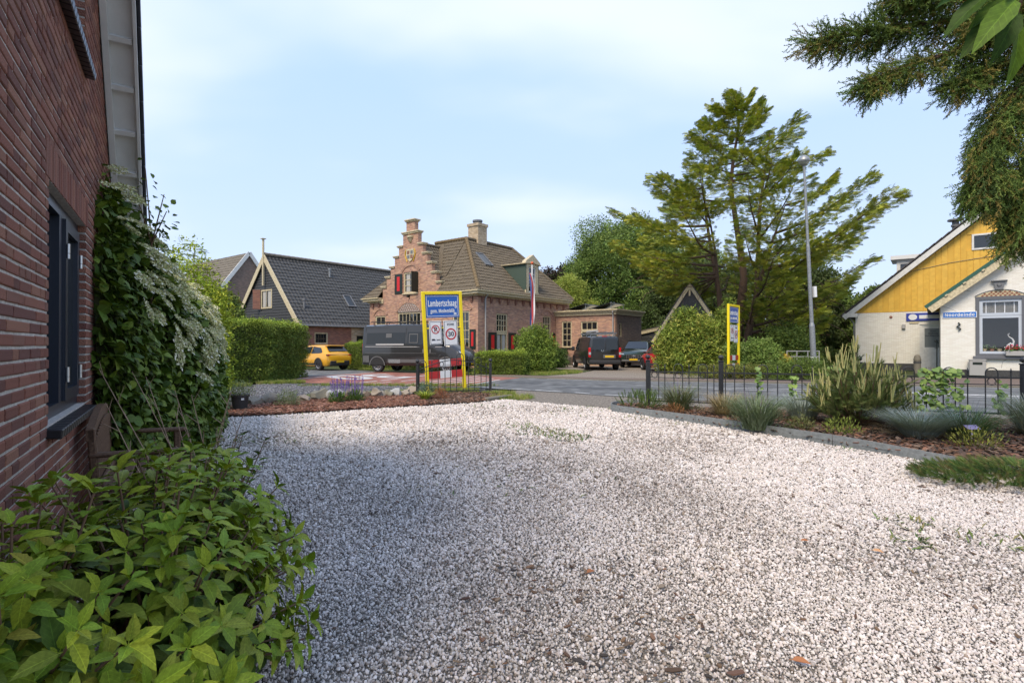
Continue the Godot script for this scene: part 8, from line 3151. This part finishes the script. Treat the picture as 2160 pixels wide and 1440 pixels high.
func garden_bench() -> void:
	# against the wall under the window; local x along the wall, z away from it
	var b := thing("garden_bench", "slatted teak garden bench with curved back against the brick wall", "bench", Vector3(-0.511, 0, 0.314) + Basis(Vector3.UP, deg_to_rad(WALL_TURN)) * Vector3(4.75, 0, 0.08), WALL_TURN)
	var m: Material = M["wood_bench"]
	var L := 1.25
	for x: float in [0.03, L - 0.03]:
		var p := MB.new()
		p.cbox(Vector3(x, 0.43, 0.04), Vector3(0.06, 0.88, 0.05), 0.01, Basis(Vector3.RIGHT, -0.08))
		part("back_post", p, m, b)
		var f := MB.new()
		f.cbox(Vector3(x, 0.32, 0.52), Vector3(0.055, 0.66, 0.055), 0.01)
		part("front_leg", f, m, b)
		var a := MB.new()
		a.cbox(Vector3(x, 0.67, 0.29), Vector3(0.075, 0.035, 0.6), 0.012, Basis(Vector3.RIGHT, 0.03))
		part("armrest", a, m, b)
		var r := MB.new()
		r.cbox(Vector3(x, 0.38, 0.28), Vector3(0.04, 0.06, 0.44), 0.01)
		part("side_rail", r, m, b)
	var tp := MB.new()
	var pts := PackedVector2Array()
	for k in 13:
		var u := k / 12.0
		pts.append(Vector2(L * u, 0.86 + 0.12 * sin(PI * u)))
	for k in range(12, -1, -1):
		var u := k / 12.0
		pts.append(Vector2(L * u, 0.78 + 0.11 * sin(PI * u)))
	tp.prism(pts, -0.02, 0.025)
	part("top_rail", tp, m, b)
	var lr := MB.new()
	lr.cbox(Vector3(L / 2, 0.46, 0.06), Vector3(L - 0.1, 0.05, 0.03), 0.008)
	part("lower_rail", lr, m, b)
	for k in 20:
		var s := MB.new()
		var u := (k + 0.8) / 21.0
		s.cbox(Vector3(L * u, 0.63 + 0.05 * sin(PI * u), 0.035), Vector3(0.035, 0.34 + 0.1 * sin(PI * u), 0.014), 0.004)
		part("back_slat", s, m, b)
	for k in 6:
		var s := MB.new()
		s.cbox(Vector3(L / 2, 0.425, 0.1 + k * 0.085), Vector3(L - 0.02, 0.022, 0.066), 0.006)
		part("seat_slat", s, m, b)

func climbing_hydrangea() -> void:
	rng.seed = 81
	var t := thing("climbing_hydrangea", "large climbing hydrangea with flat cream flower heads at the wall's end", "hydrangea", W(-4.3, 7.0))
	var org := W(-4.3, 7.0)
	# the leafy face runs from the wall towards the bed; profile of height along it
	var a := W(-3.5, 4.5)
	var e := W(-6.05, 10.3)
	var d := (e - a).normalized()
	var nrm := Vector3(-d.z, 0, d.x)
	if nrm.x < 0:
		nrm = -nrm
	var hts := [[0.0, 2.75], [0.1, 3.05], [0.18, 2.85], [0.3, 2.45], [0.5, 2.3], [0.7, 2.25], [0.85, 2.15], [1.0, 1.7]]
	var L := a.distance_to(e)
	var fn := FastNoiseLite.new()
	fn.seed = 4
	fn.frequency = 0.9
	var hgt := func(s: float) -> float:
		for q in hts.size() - 1:
			if s <= hts[q + 1][0]:
				return lerpf(hts[q][1], hts[q + 1][1], (s - hts[q][0]) / (hts[q + 1][0] - hts[q][0]))
		return 1.75
	var surf := func(s: float, ph: float, inset: float) -> Vector3:
		var end := 1.0
		if s > 0.82:
			end = sqrt(maxf(0.0, 1.0 - pow((s - 0.82) / 0.2, 2.0)))
		elif s < 0.06:
			end = sqrt(maxf(0.0, 1.0 - pow((0.06 - s) / 0.065, 2.0)))
		var bulge := 1.0 + 0.16 * fn.get_noise_2d(s * 9.0, ph * 1.6)
		var wdt := (0.22 + 0.34 * smoothstep(0.05, 0.5, s)) * end * bulge - inset
		var hh: float = hgt.call(s) * lerpf(0.75, 1.0, end) * (1.0 + 0.07 * fn.get_noise_2d(s * 14.0, 40.0)) - inset
		var c := cos(ph)
		var sn := sin(ph)
		return a + d * (s * L) - nrm * 0.35 + nrm * (0.35 + wdt) * signf(c) * pow(absf(c), 0.55) + Vector3(0, hh * pow(maxf(sn, 0.0), 0.6), 0)
	# dark woody inside
	var core := MB.new()
	for i in 16:
		for j in 9:
			var q := []
			for c in [[0, 0], [1, 0], [1, 1], [0, 1]]:
				q.append(surf.call(0.02 + 0.93 * (i + c[0]) / 16.0, PI * 0.82 * (j + c[1]) / 9.0, 0.14) - org)
			core.face(q, nrm + Vector3.UP)
	part("woody_core", core, M["hedge_core"], t)
	var kinds := [leaf(0.1, 0.075, 0.2, 0.18), leaf(0.085, 0.066, 0.3, 0.1), leaf(0.11, 0.085, 0.15, 0.28)]
	var tones := [Color(0.11, 0.2, 0.036), Color(0.14, 0.24, 0.04), Color(0.08, 0.155, 0.03), Color(0.18, 0.29, 0.045), Color(0.23, 0.34, 0.05)]
	var near := []
	for j in 15000:
		var s := rng.randf()
		var ph := asin(pow(rb(0.0, 1.0), 1.667))
		if j % 7 == 0:
			ph = PI * rb(0.4, 0.75)
		var p: Vector3 = surf.call(s, ph, rb(-0.05, 0.13))
		if p.y < 0.04:
			continue
		var out := (nrm * cos(ph) + Vector3.UP * sin(ph) + d * (0.5 if s > 0.85 else 0.0)).normalized()
		var dr := (out * rb(0.1, 0.8) + Vector3(0, rb(-1.2, 0.1), 0) + rdir() * 0.55).normalized()
		near.append([p.distance_to(Vector3(0, 1.45, 0)), Transform3D(facing(dr, (out + rdir() * 0.4 + Vector3(0, 0.4, 0)).normalized()) * rb(0.7, 1.4), p - org)])
	near.sort_custom(func(x, y): return x[0] < y[0])
	for j in 5:
		green("hydrangea_leaf_%d" % j, tones[j], 0.25)
	var k := Copies.new()
	for j in near.size():
		if j % 18 == 0 and j < 5300:
			part("leaf", kinds[j % 3], M["hydrangea_leaf_%d" % (rng.randi() % 5)], t, near[j][1])
		else:
			k.add(near[j][1], vary(pick(tones), 0.22))
	many("foliage", kinds[0], M["leaf_near"], k, t)
	# flat flower heads, most of them along the top and the outer shoulder
	var fl := MB.new()
	fl.tint = true
	for j in 120:
		var an := j * 2.39996
		var r := 0.085 * sqrt(j / 120.0)
		var p := Vector3(cos(an) * r, 0.02 - r * r * 2.0 + rb(-0.006, 0.01), sin(an) * r)
		fl.col = vary(pick([Color(0.6, 0.58, 0.34), Color(0.68, 0.66, 0.46), Color(0.46, 0.49, 0.22)]), 0.12)
		var u := rdir() * 0.011
		var v := rdir() * 0.011
		fl.face([p - u, p + v, p + u, p - v], Vector3.UP)
	for j in 4:
		var an := j * 1.6 + rb(0, 0.3)
		var p := Vector3(cos(an), 0.05, sin(an)) * rb(0.085, 0.1)
		fl.col = Color(0.66, 0.64, 0.54)
		for m in 4:
			var b2 := an + m * PI / 2
			var q := p + Vector3(cos(b2), 0.1, sin(b2)) * 0.017
			var s2 := Vector3(-sin(b2), 0, cos(b2)) * 0.009
			fl.face([p, p.lerp(q, 0.6) + s2, q, p.lerp(q, 0.6) - s2], Vector3.UP)
	var head := fl.mesh()
	var grp := [[0.16, 0.8], [0.3, 0.66], [0.35, 0.9], [0.46, 0.6], [0.5, 0.84], [0.58, 0.95], [0.62, 0.7], [0.7, 0.88], [0.76, 0.62], [0.8, 0.96], [0.86, 0.8], [0.9, 0.9], [0.93, 0.6], [0.97, 0.75], [0.24, 0.97], [0.4, 0.48], [0.12, 0.62], [0.2, 0.72], [0.09, 0.9], [0.3, 0.8], [0.26, 0.55], [0.55, 0.72]]
	for j in 170:
		var g: Array = grp[j % grp.size()]
		var s: float = clampf(g[0] + rb(-0.045, 0.045), 0.0, 1.0)
		var ph := asin(pow(clampf(g[1] + rb(-0.09, 0.09), 0.2, 0.995), 1.667))
		var p: Vector3 = surf.call(s, ph, -0.13)
		var out := (nrm * cos(ph) + Vector3.UP * (sin(ph) + 0.3) + rdir() * 0.45).normalized()
		part("flower_head", head, M["petal"], t, Transform3D(facing(out.cross(rdir()), out) * rb(0.9, 1.5), p - org))
	# a leading shoot up the verge of the roof
	var st := MB.new()
	var base := W(-3.75, 5.65, 2.5)
	var kk := Copies.new()
	for q in [[0.0, 0.75, 0.1], [0.16, 0.5, 0.05], [-0.02, 0.45, 0.2], [0.25, 0.3, 0.15]]:
		var tip := base + Vector3(q[0], q[1], q[2])
		st.tube([base - org + Vector3(0, -0.9, 0), base - org, tip - org], [0.012, 0.009, 0.004], 5, false)
		for j in 34:
			var p: Vector3 = base.lerp(tip, rb(-0.5, 1.0)) + rdir() * 0.12
			kk.add(Transform3D(facing((rdir() + nrm * 0.6 + Vector3(0, -0.4, 0)).normalized(), Vector3.UP + nrm * 0.5 + rdir() * 0.4) * rb(0.6, 1.05), p - org), vary(pick(tones), 0.2))
	part("stem", st, M["twig"], t)
	many("shoot_leaves", kinds[1], M["leaf_near"], kk, t)

func foreground_hydrangea() -> void:
	rng.seed = 91
	var t := thing("hydrangea_bush", "leafy bright green hydrangea bush filling the lower left corner", "hydrangea", W(-1.45, 2.2))
	var w := MB.new()
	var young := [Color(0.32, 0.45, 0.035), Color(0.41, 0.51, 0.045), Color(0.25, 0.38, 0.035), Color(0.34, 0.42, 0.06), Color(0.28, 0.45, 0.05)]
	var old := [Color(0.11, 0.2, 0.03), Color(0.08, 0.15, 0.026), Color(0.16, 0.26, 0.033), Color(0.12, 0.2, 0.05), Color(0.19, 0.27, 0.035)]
	var kinds := [leaf(0.13, 0.046, 0.5, 0.12, 9, 0.3), leaf(0.115, 0.044, 0.3, 0.3, 9, -0.4), leaf(0.14, 0.054, 0.6, 0.04, 9, 0.12), leaf(0.095, 0.036, 0.4, 0.2, 9, -0.2), leaf(0.12, 0.05, 0.75, 0.15, 9, 0.5), leaf(0.1, 0.046, 0.2, 0.4, 9, -0.6)]
	var all := []
	var roots := [Vector3(-0.12, 0, 0.5), Vector3(-0.1, 0, -0.1), Vector3(-0.25, 0, -0.65), Vector3(0.12, 0, 0.15)]
	for j in 270:
		var u := rb(0, TAU)
		var f := sqrt(rng.randf())
		# tip spread: a ridge along the wall, lower towards the gravel
		var tx := cos(u) * f * 0.62
		var tz := sin(u) * f * 1.12
		if tx < -0.1 + 0.55 * tz - 0.5:
			tx += 0.25
		var hh := (0.93 - 0.5 * pow(maxf(tx, 0.0) / 0.62, 1.5) - 0.16 * f * f) * rb(0.62, 1.06)
		var tip := Vector3(tx - 0.55 * (-tz) * 0.0 + 0.42 * tz * 0.55, maxf(hh, 0.2), tz)
		var root: Vector3 = roots[0]
		for q in roots:
			if q.distance_to(tip) < root.distance_to(tip):
				root = q
		var mid := root.lerp(tip, 0.55) + Vector3(0, 0.1, 0)
		w.tube([root, mid, tip], [0.008, 0.006, 0.0035], 5, false)
		var along := (tip - mid).normalized()
		var px := along.cross(Vector3(0.3, 0.2, 1)).normalized()
		var turn := rb(0, PI)
		var nodes := 8
		for m in nodes:
			var v := 0.25 + 0.75 * m / (nodes - 1.0)
			var p := mid.lerp(tip, v) if v > 0.1 else root.lerp(mid, 0.9)
			p = root.lerp(mid, 0.45 + v) if v < 0.4 else mid.lerp(tip, (v - 0.4) / 0.6)
			turn += PI / 2 + rb(-0.25, 0.25)
			var pairs := 2 if m < nodes - 1 else 5
			for s in pairs:
				var an := turn + TAU * s / pairs + rb(-0.2, 0.2)
				var sd := px.rotated(along, an)
				var rise := rb(0.15, 0.6) if m < nodes - 1 else rb(0.35, 1.1)
				var dr := (sd + along * rise + Vector3(0, rb(-0.25, 0.15), 0)).normalized()
				var upv := (along + Vector3(0, 0.5, 0)).normalized()
				var sc := rb(0.55, 1.1) * (0.85 if m == nodes - 1 else 1.0)
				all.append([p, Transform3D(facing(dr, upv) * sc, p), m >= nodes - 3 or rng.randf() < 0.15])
	part("stems", w, M["twig"], t)
	var cam := Vector3(0, 1.45, 0) - t.position
	all.sort_custom(func(x, y): return (x[0] as Vector3).distance_to(cam) - 0.6 * (x[0] as Vector3).y < (y[0] as Vector3).distance_to(cam) - 0.6 * (y[0] as Vector3).y)
	green("worn_leaf", Color(0.42, 0.4, 0.06), 0.4)
	for j in 5:
		green("young_leaf_%d" % j, young[j], 0.6)
		green("old_leaf_%d" % j, old[j], 0.5)
	var k := Copies.new()
	var put := 0
	for q in all:
		var p: Vector3 = q[0] + t.position
		var seen: bool = -p.z > 1.0 and p.x / -p.z > -0.97 and (p.y - 1.45) / -p.z > -0.66
		if seen and put < 295:
			put += 1
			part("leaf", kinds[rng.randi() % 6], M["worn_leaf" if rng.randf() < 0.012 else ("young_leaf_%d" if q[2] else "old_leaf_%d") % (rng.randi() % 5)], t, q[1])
		else:
			k.add(q[1], vary(pick(young if q[2] else old), 0.15))
	many("foliage", kinds[1], M["leaf_near"], k, t)

func bench_shrub() -> void:
	rng.seed = 101
	var t := thing("hydrangea_bush", "smaller hydrangea with bare upright twigs in front of the bench", "hydrangea", W(-2.2, 3.95))
	var w := MB.new()
	var dry := MB.new()
	var kinds := [leaf(0.1, 0.045, 0.4, 0.12, 6), leaf(0.085, 0.04, 0.35, 0.2, 6)]
	var tones := [Color(0.2, 0.31, 0.03), Color(0.14, 0.24, 0.03), Color(0.09, 0.17, 0.028), Color(0.25, 0.36, 0.045)]
	for j in 34:
		var an := j * 2.4
		var r := 0.42 * sqrt(j / 34.0)
		var root := Vector3(cos(an) * r * 0.35, 0, sin(an) * r * 0.35)
		var tip := Vector3(cos(an) * r, rb(0.45, 0.82), sin(an) * r)
		w.tube([root, root.lerp(tip, 0.5) + Vector3(0, 0.06, 0), tip], [0.007, 0.005, 0.003], 5, false)
		for m in 9:
			var p := root.lerp(tip, 0.45 + 0.55 * m / 8.0)
			var sd := Vector3(cos(m * 2.4), rb(0.1, 0.7), sin(m * 2.4)).normalized()
			part("leaf", kinds[m % 2], green("bench_leaf_%d" % (rng.randi() % 4), tones[(j + m) % 4], 0.4), t, Transform3D(facing(sd, Vector3.UP + rdir() * 0.2) * rb(0.7, 1.15), p)) if j * 9 + m < 290 else null
	for q in [[-0.72, 0.55, 0.05, 1.28], [-0.55, 0.35, -0.1, 1.2], [-0.42, 0.3, 0.1, 1.22], [-0.25, 0.2, 0.0, 1.12], [-0.05, 0.05, 0.05, 1.1], [0.1, 0.0, -0.1, 1.05], [0.24, -0.1, 0.1, 1.12], [-0.6, 0.4, 0.3, 1.05], [-0.15, 0.2, 0.2, 0.98], [0.3, 0.1, 0.0, 1.0]]:
		var root := Vector3(q[0] * 0.35, 0.25, q[2])
		var tip := Vector3(q[0], q[3], q[2] + rb(-0.1, 0.1))
		var mid := root.lerp(tip, 0.5) + Vector3(-0.08 * signf(q[0]), -0.08, 0)
		dry.tube([root, mid, tip], [0.005, 0.004, 0.002], 5, false)
		for m in 3:
			var p := mid.lerp(tip, 0.3 + 0.3 * m)
			dry.tube([p, p + Vector3(rb(-0.1, 0.1), rb(0.05, 0.12), rb(-0.06, 0.06))], [0.003, 0.0015], 4, false)
	part("stems", w, M["twig"], t)
	part("bare_twigs", dry, M["dry_twig"], t)

func shoot_mesh() -> ArrayMesh:
	# a leafy conifer shoot with side shoots, blades about 3 cm long
	if shared.has("shoot"):
		return shared["shoot"]
	rng.seed = 13
	var b := MB.new()
	for s in [[Vector3.ZERO, Vector3(0, -0.02, 0.24)], [Vector3(0, 0, 0.05), Vector3(0.1, -0.02, 0.17)], [Vector3(0, 0, 0.09), Vector3(-0.1, 0.0, 0.2)], [Vector3(0, -0.01, 0.14), Vector3(0.06, 0.02, 0.25)]]:
		b.tube([s[0], s[1]], [0.0035, 0.002], 4, false)
		var ax: Vector3 = (s[1] - s[0]).normalized()
		for j in 20:
			var p: Vector3 = (s[0] as Vector3).lerp(s[1], j / 20.0)
			var d := (ax * 0.8 + rdir()).normalized() * rb(0.02, 0.034)
			var w := d.cross(rdir()).normalized() * 0.0045
			b.face([p, p + d * 0.5 + w, p + d, p + d * 0.5 - w], d.cross(w))
	shared["shoot"] = b.mesh()
	return shared["shoot"]

func overhanging_conifer() -> void:
	rng.seed = 111
	var sm := shoot_mesh()
	rng.seed = 112
	var root := W(8.6, 6.8)
	var t := thing("yew_tree", "dark needled conifer overhanging the forecourt at upper right", "tree", root)
	var tw := MB.new()
	limb(tw, Vector3.ZERO, Vector3(-0.3, 5.6, 0), 0.24, 0.14, 0)
	limb(tw, Vector3(-0.3, 5.6, 0), Vector3(0, 8.5, 0), 0.14, 0.04, 0)
	part("trunk", tw, M["bark"], t)
	var k := Copies.new()
	var bw := MB.new()
	var tones := [Color(0.105, 0.17, 0.036), Color(0.145, 0.215, 0.046), Color(0.065, 0.11, 0.03), Color(0.2, 0.26, 0.06), Color(0.24, 0.2, 0.055)]
	var add := func(path: Array, n: int, spread: float, hang: float) -> void:
		var pts := []
		for p in path:
			pts.append(W(p[0], p[2], p[1]) - root)
		var rad := []
		for j in pts.size():
			rad.append(lerpf(0.05, 0.008, float(j) / pts.size()))
		bw.tube(pts, rad, 6, false)
		for j in n:
			var f := pow(rng.randf(), 0.8) * (pts.size() - 1)
			var i0 := mini(int(f), pts.size() - 2)
			var p: Vector3 = (pts[i0] as Vector3).lerp(pts[i0 + 1], f - i0)
			var along: Vector3 = ((pts[i0 + 1] as Vector3) - (pts[i0] as Vector3)).normalized()
			var off := rdir() * Vector3(1, 0.75, 1) * spread * rng.randf() * (1.0 - 0.55 * f / (pts.size() - 1))
			off.y -= hang * rng.randf() * absf(off.length()) / spread
			var dr := (along * 0.9 + off.normalized() * 0.7 + Vector3(0, -hang, 0) + rdir() * 0.4).normalized()
			k.add(Transform3D(facing(dr, rdir()) * rb(0.6, 1.05), p + off), vary(pick(tones), 0.25))
	# the long bough reaching left, its lower companions, and the drooping side by the frame's edge
	add.call([[8.3, 5.3, 6.8], [6.6, 5.3, 6.4], [5.2, 5.15, 6.1], [4.2, 4.95, 6.0], [3.35, 4.82, 6.0]], 900, 0.32, 0.15)
	add.call([[8.3, 5.6, 6.8], [6.4, 5.6, 6.3], [5.1, 5.45, 6.0], [4.2, 5.25, 5.9]], 1000, 0.4, 0.15)
	add.call([[8.3, 5.2, 6.8], [6.4, 5.0, 6.2], [5.1, 4.75, 6.0], [4.2, 4.45, 5.9], [3.85, 4.3, 5.9]], 600, 0.28, 0.2)
	add.call([[8.3, 5.0, 6.8], [6.4, 4.8, 6.2], [5.4, 4.55, 6.0], [4.8, 4.3, 5.9]], 600, 0.34, 0.25)
	add.call([[8.3, 5.4, 6.8], [6.6, 4.9, 6.2], [5.6, 4.3, 6.0], [5.2, 3.7, 5.9], [5.1, 3.1, 5.9]], 1700, 0.42, 0.55)
	add.call([[8.3, 5.0, 6.8], [6.9, 4.6, 6.2], [6.1, 4.0, 6.0], [5.6, 3.3, 5.9], [5.5, 2.65, 5.9]], 1800, 0.46, 0.55)
	add.call([[8.3, 4.8, 6.8], [7.2, 4.5, 6.3], [6.6, 3.8, 6.0], [6.3, 3.1, 6.0], [6.1, 2.7, 6.0]], 900, 0.45, 0.55)
	add.call([[8.3, 5.8, 6.8], [7.0, 5.8, 6.0], [5.8, 5.4, 5.8], [5.0, 4.9, 5.8]], 1500, 0.55, 0.35)
	part("boughs", bw, M["bark"], t)
	many("crown", sm, M["needle"], k, t)

func overhanging_branch() -> void:
	rng.seed = 121
	var root := W(4.3, 1.4)
	var t := thing("broadleaf_tree", "large glossy leaves hanging into the top right corner", "tree", root)
	var w := MB.new()
	limb(w, Vector3.ZERO, Vector3(-0.1, 3.4, -0.1), 0.1, 0.06, 0)
	var hub := W(2.12, 2.2, 2.98)
	w.tube([Vector3(-0.1, 3.4, -0.1), (W(3.3, 1.8, 3.4) - root), (W(2.6, 2.1, 3.2) - root), hub - root], [0.05, 0.03, 0.016, 0.008], 7, false)
	part("trunk", w, M["bark"], t)
	var lf := leaf(0.27, 0.085, 0.35, 0.25, 8)
	var tn := [Color(0.1, 0.2, 0.02), Color(0.14, 0.26, 0.03), Color(0.06, 0.13, 0.018)]
	for j in 3:
		green("glossy_leaf_%d" % j, tn[j], 0.5)
	var tw := MB.new()
	for q in [[2.05, 2.86, 2.2, -0.9, -0.45, 0.1], [2.02, 2.84, 2.15, -0.75, -0.75, 0.15], [2.06, 2.83, 2.2, -0.45, -0.95, 0.1], [2.1, 2.82, 2.25, -0.05, -1.0, 0.1], [2.02, 2.92, 2.2, -1.0, -0.15, 0.05], [1.95, 2.94, 2.2, -1.0, -0.35, 0.0], [2.12, 2.9, 2.1, 0.3, -0.9, 0.1], [1.92, 2.86, 2.15, -0.8, -0.6, -0.1], [2.0, 2.98, 2.2, -0.6, -0.35, 0.2], [2.14, 2.96, 2.2, 0.2, -0.6, 0.2], [1.88, 2.98, 2.2, -0.95, -0.25, 0.1], [2.06, 3.02, 2.2, -0.3, -0.5, 0.3], [2.2, 2.84, 2.2, 0.1, -0.95, 0.2], [1.98, 2.8, 2.2, -0.7, -0.7, 0.1]]:
		var p := W(q[0], q[2], q[1]) - root
		tw.tube([hub - root, p], [0.005, 0.003], 4, false)
		part("leaf", lf, M["glossy_leaf_%d" % (rng.randi() % 3)], t, Transform3D(facing(Vector3(q[3], q[4], q[5]), Vector3(0.2, 0.8, 0.6)) * rb(0.85, 1.1), p))
	part("twigs", tw, M["twig"], t)
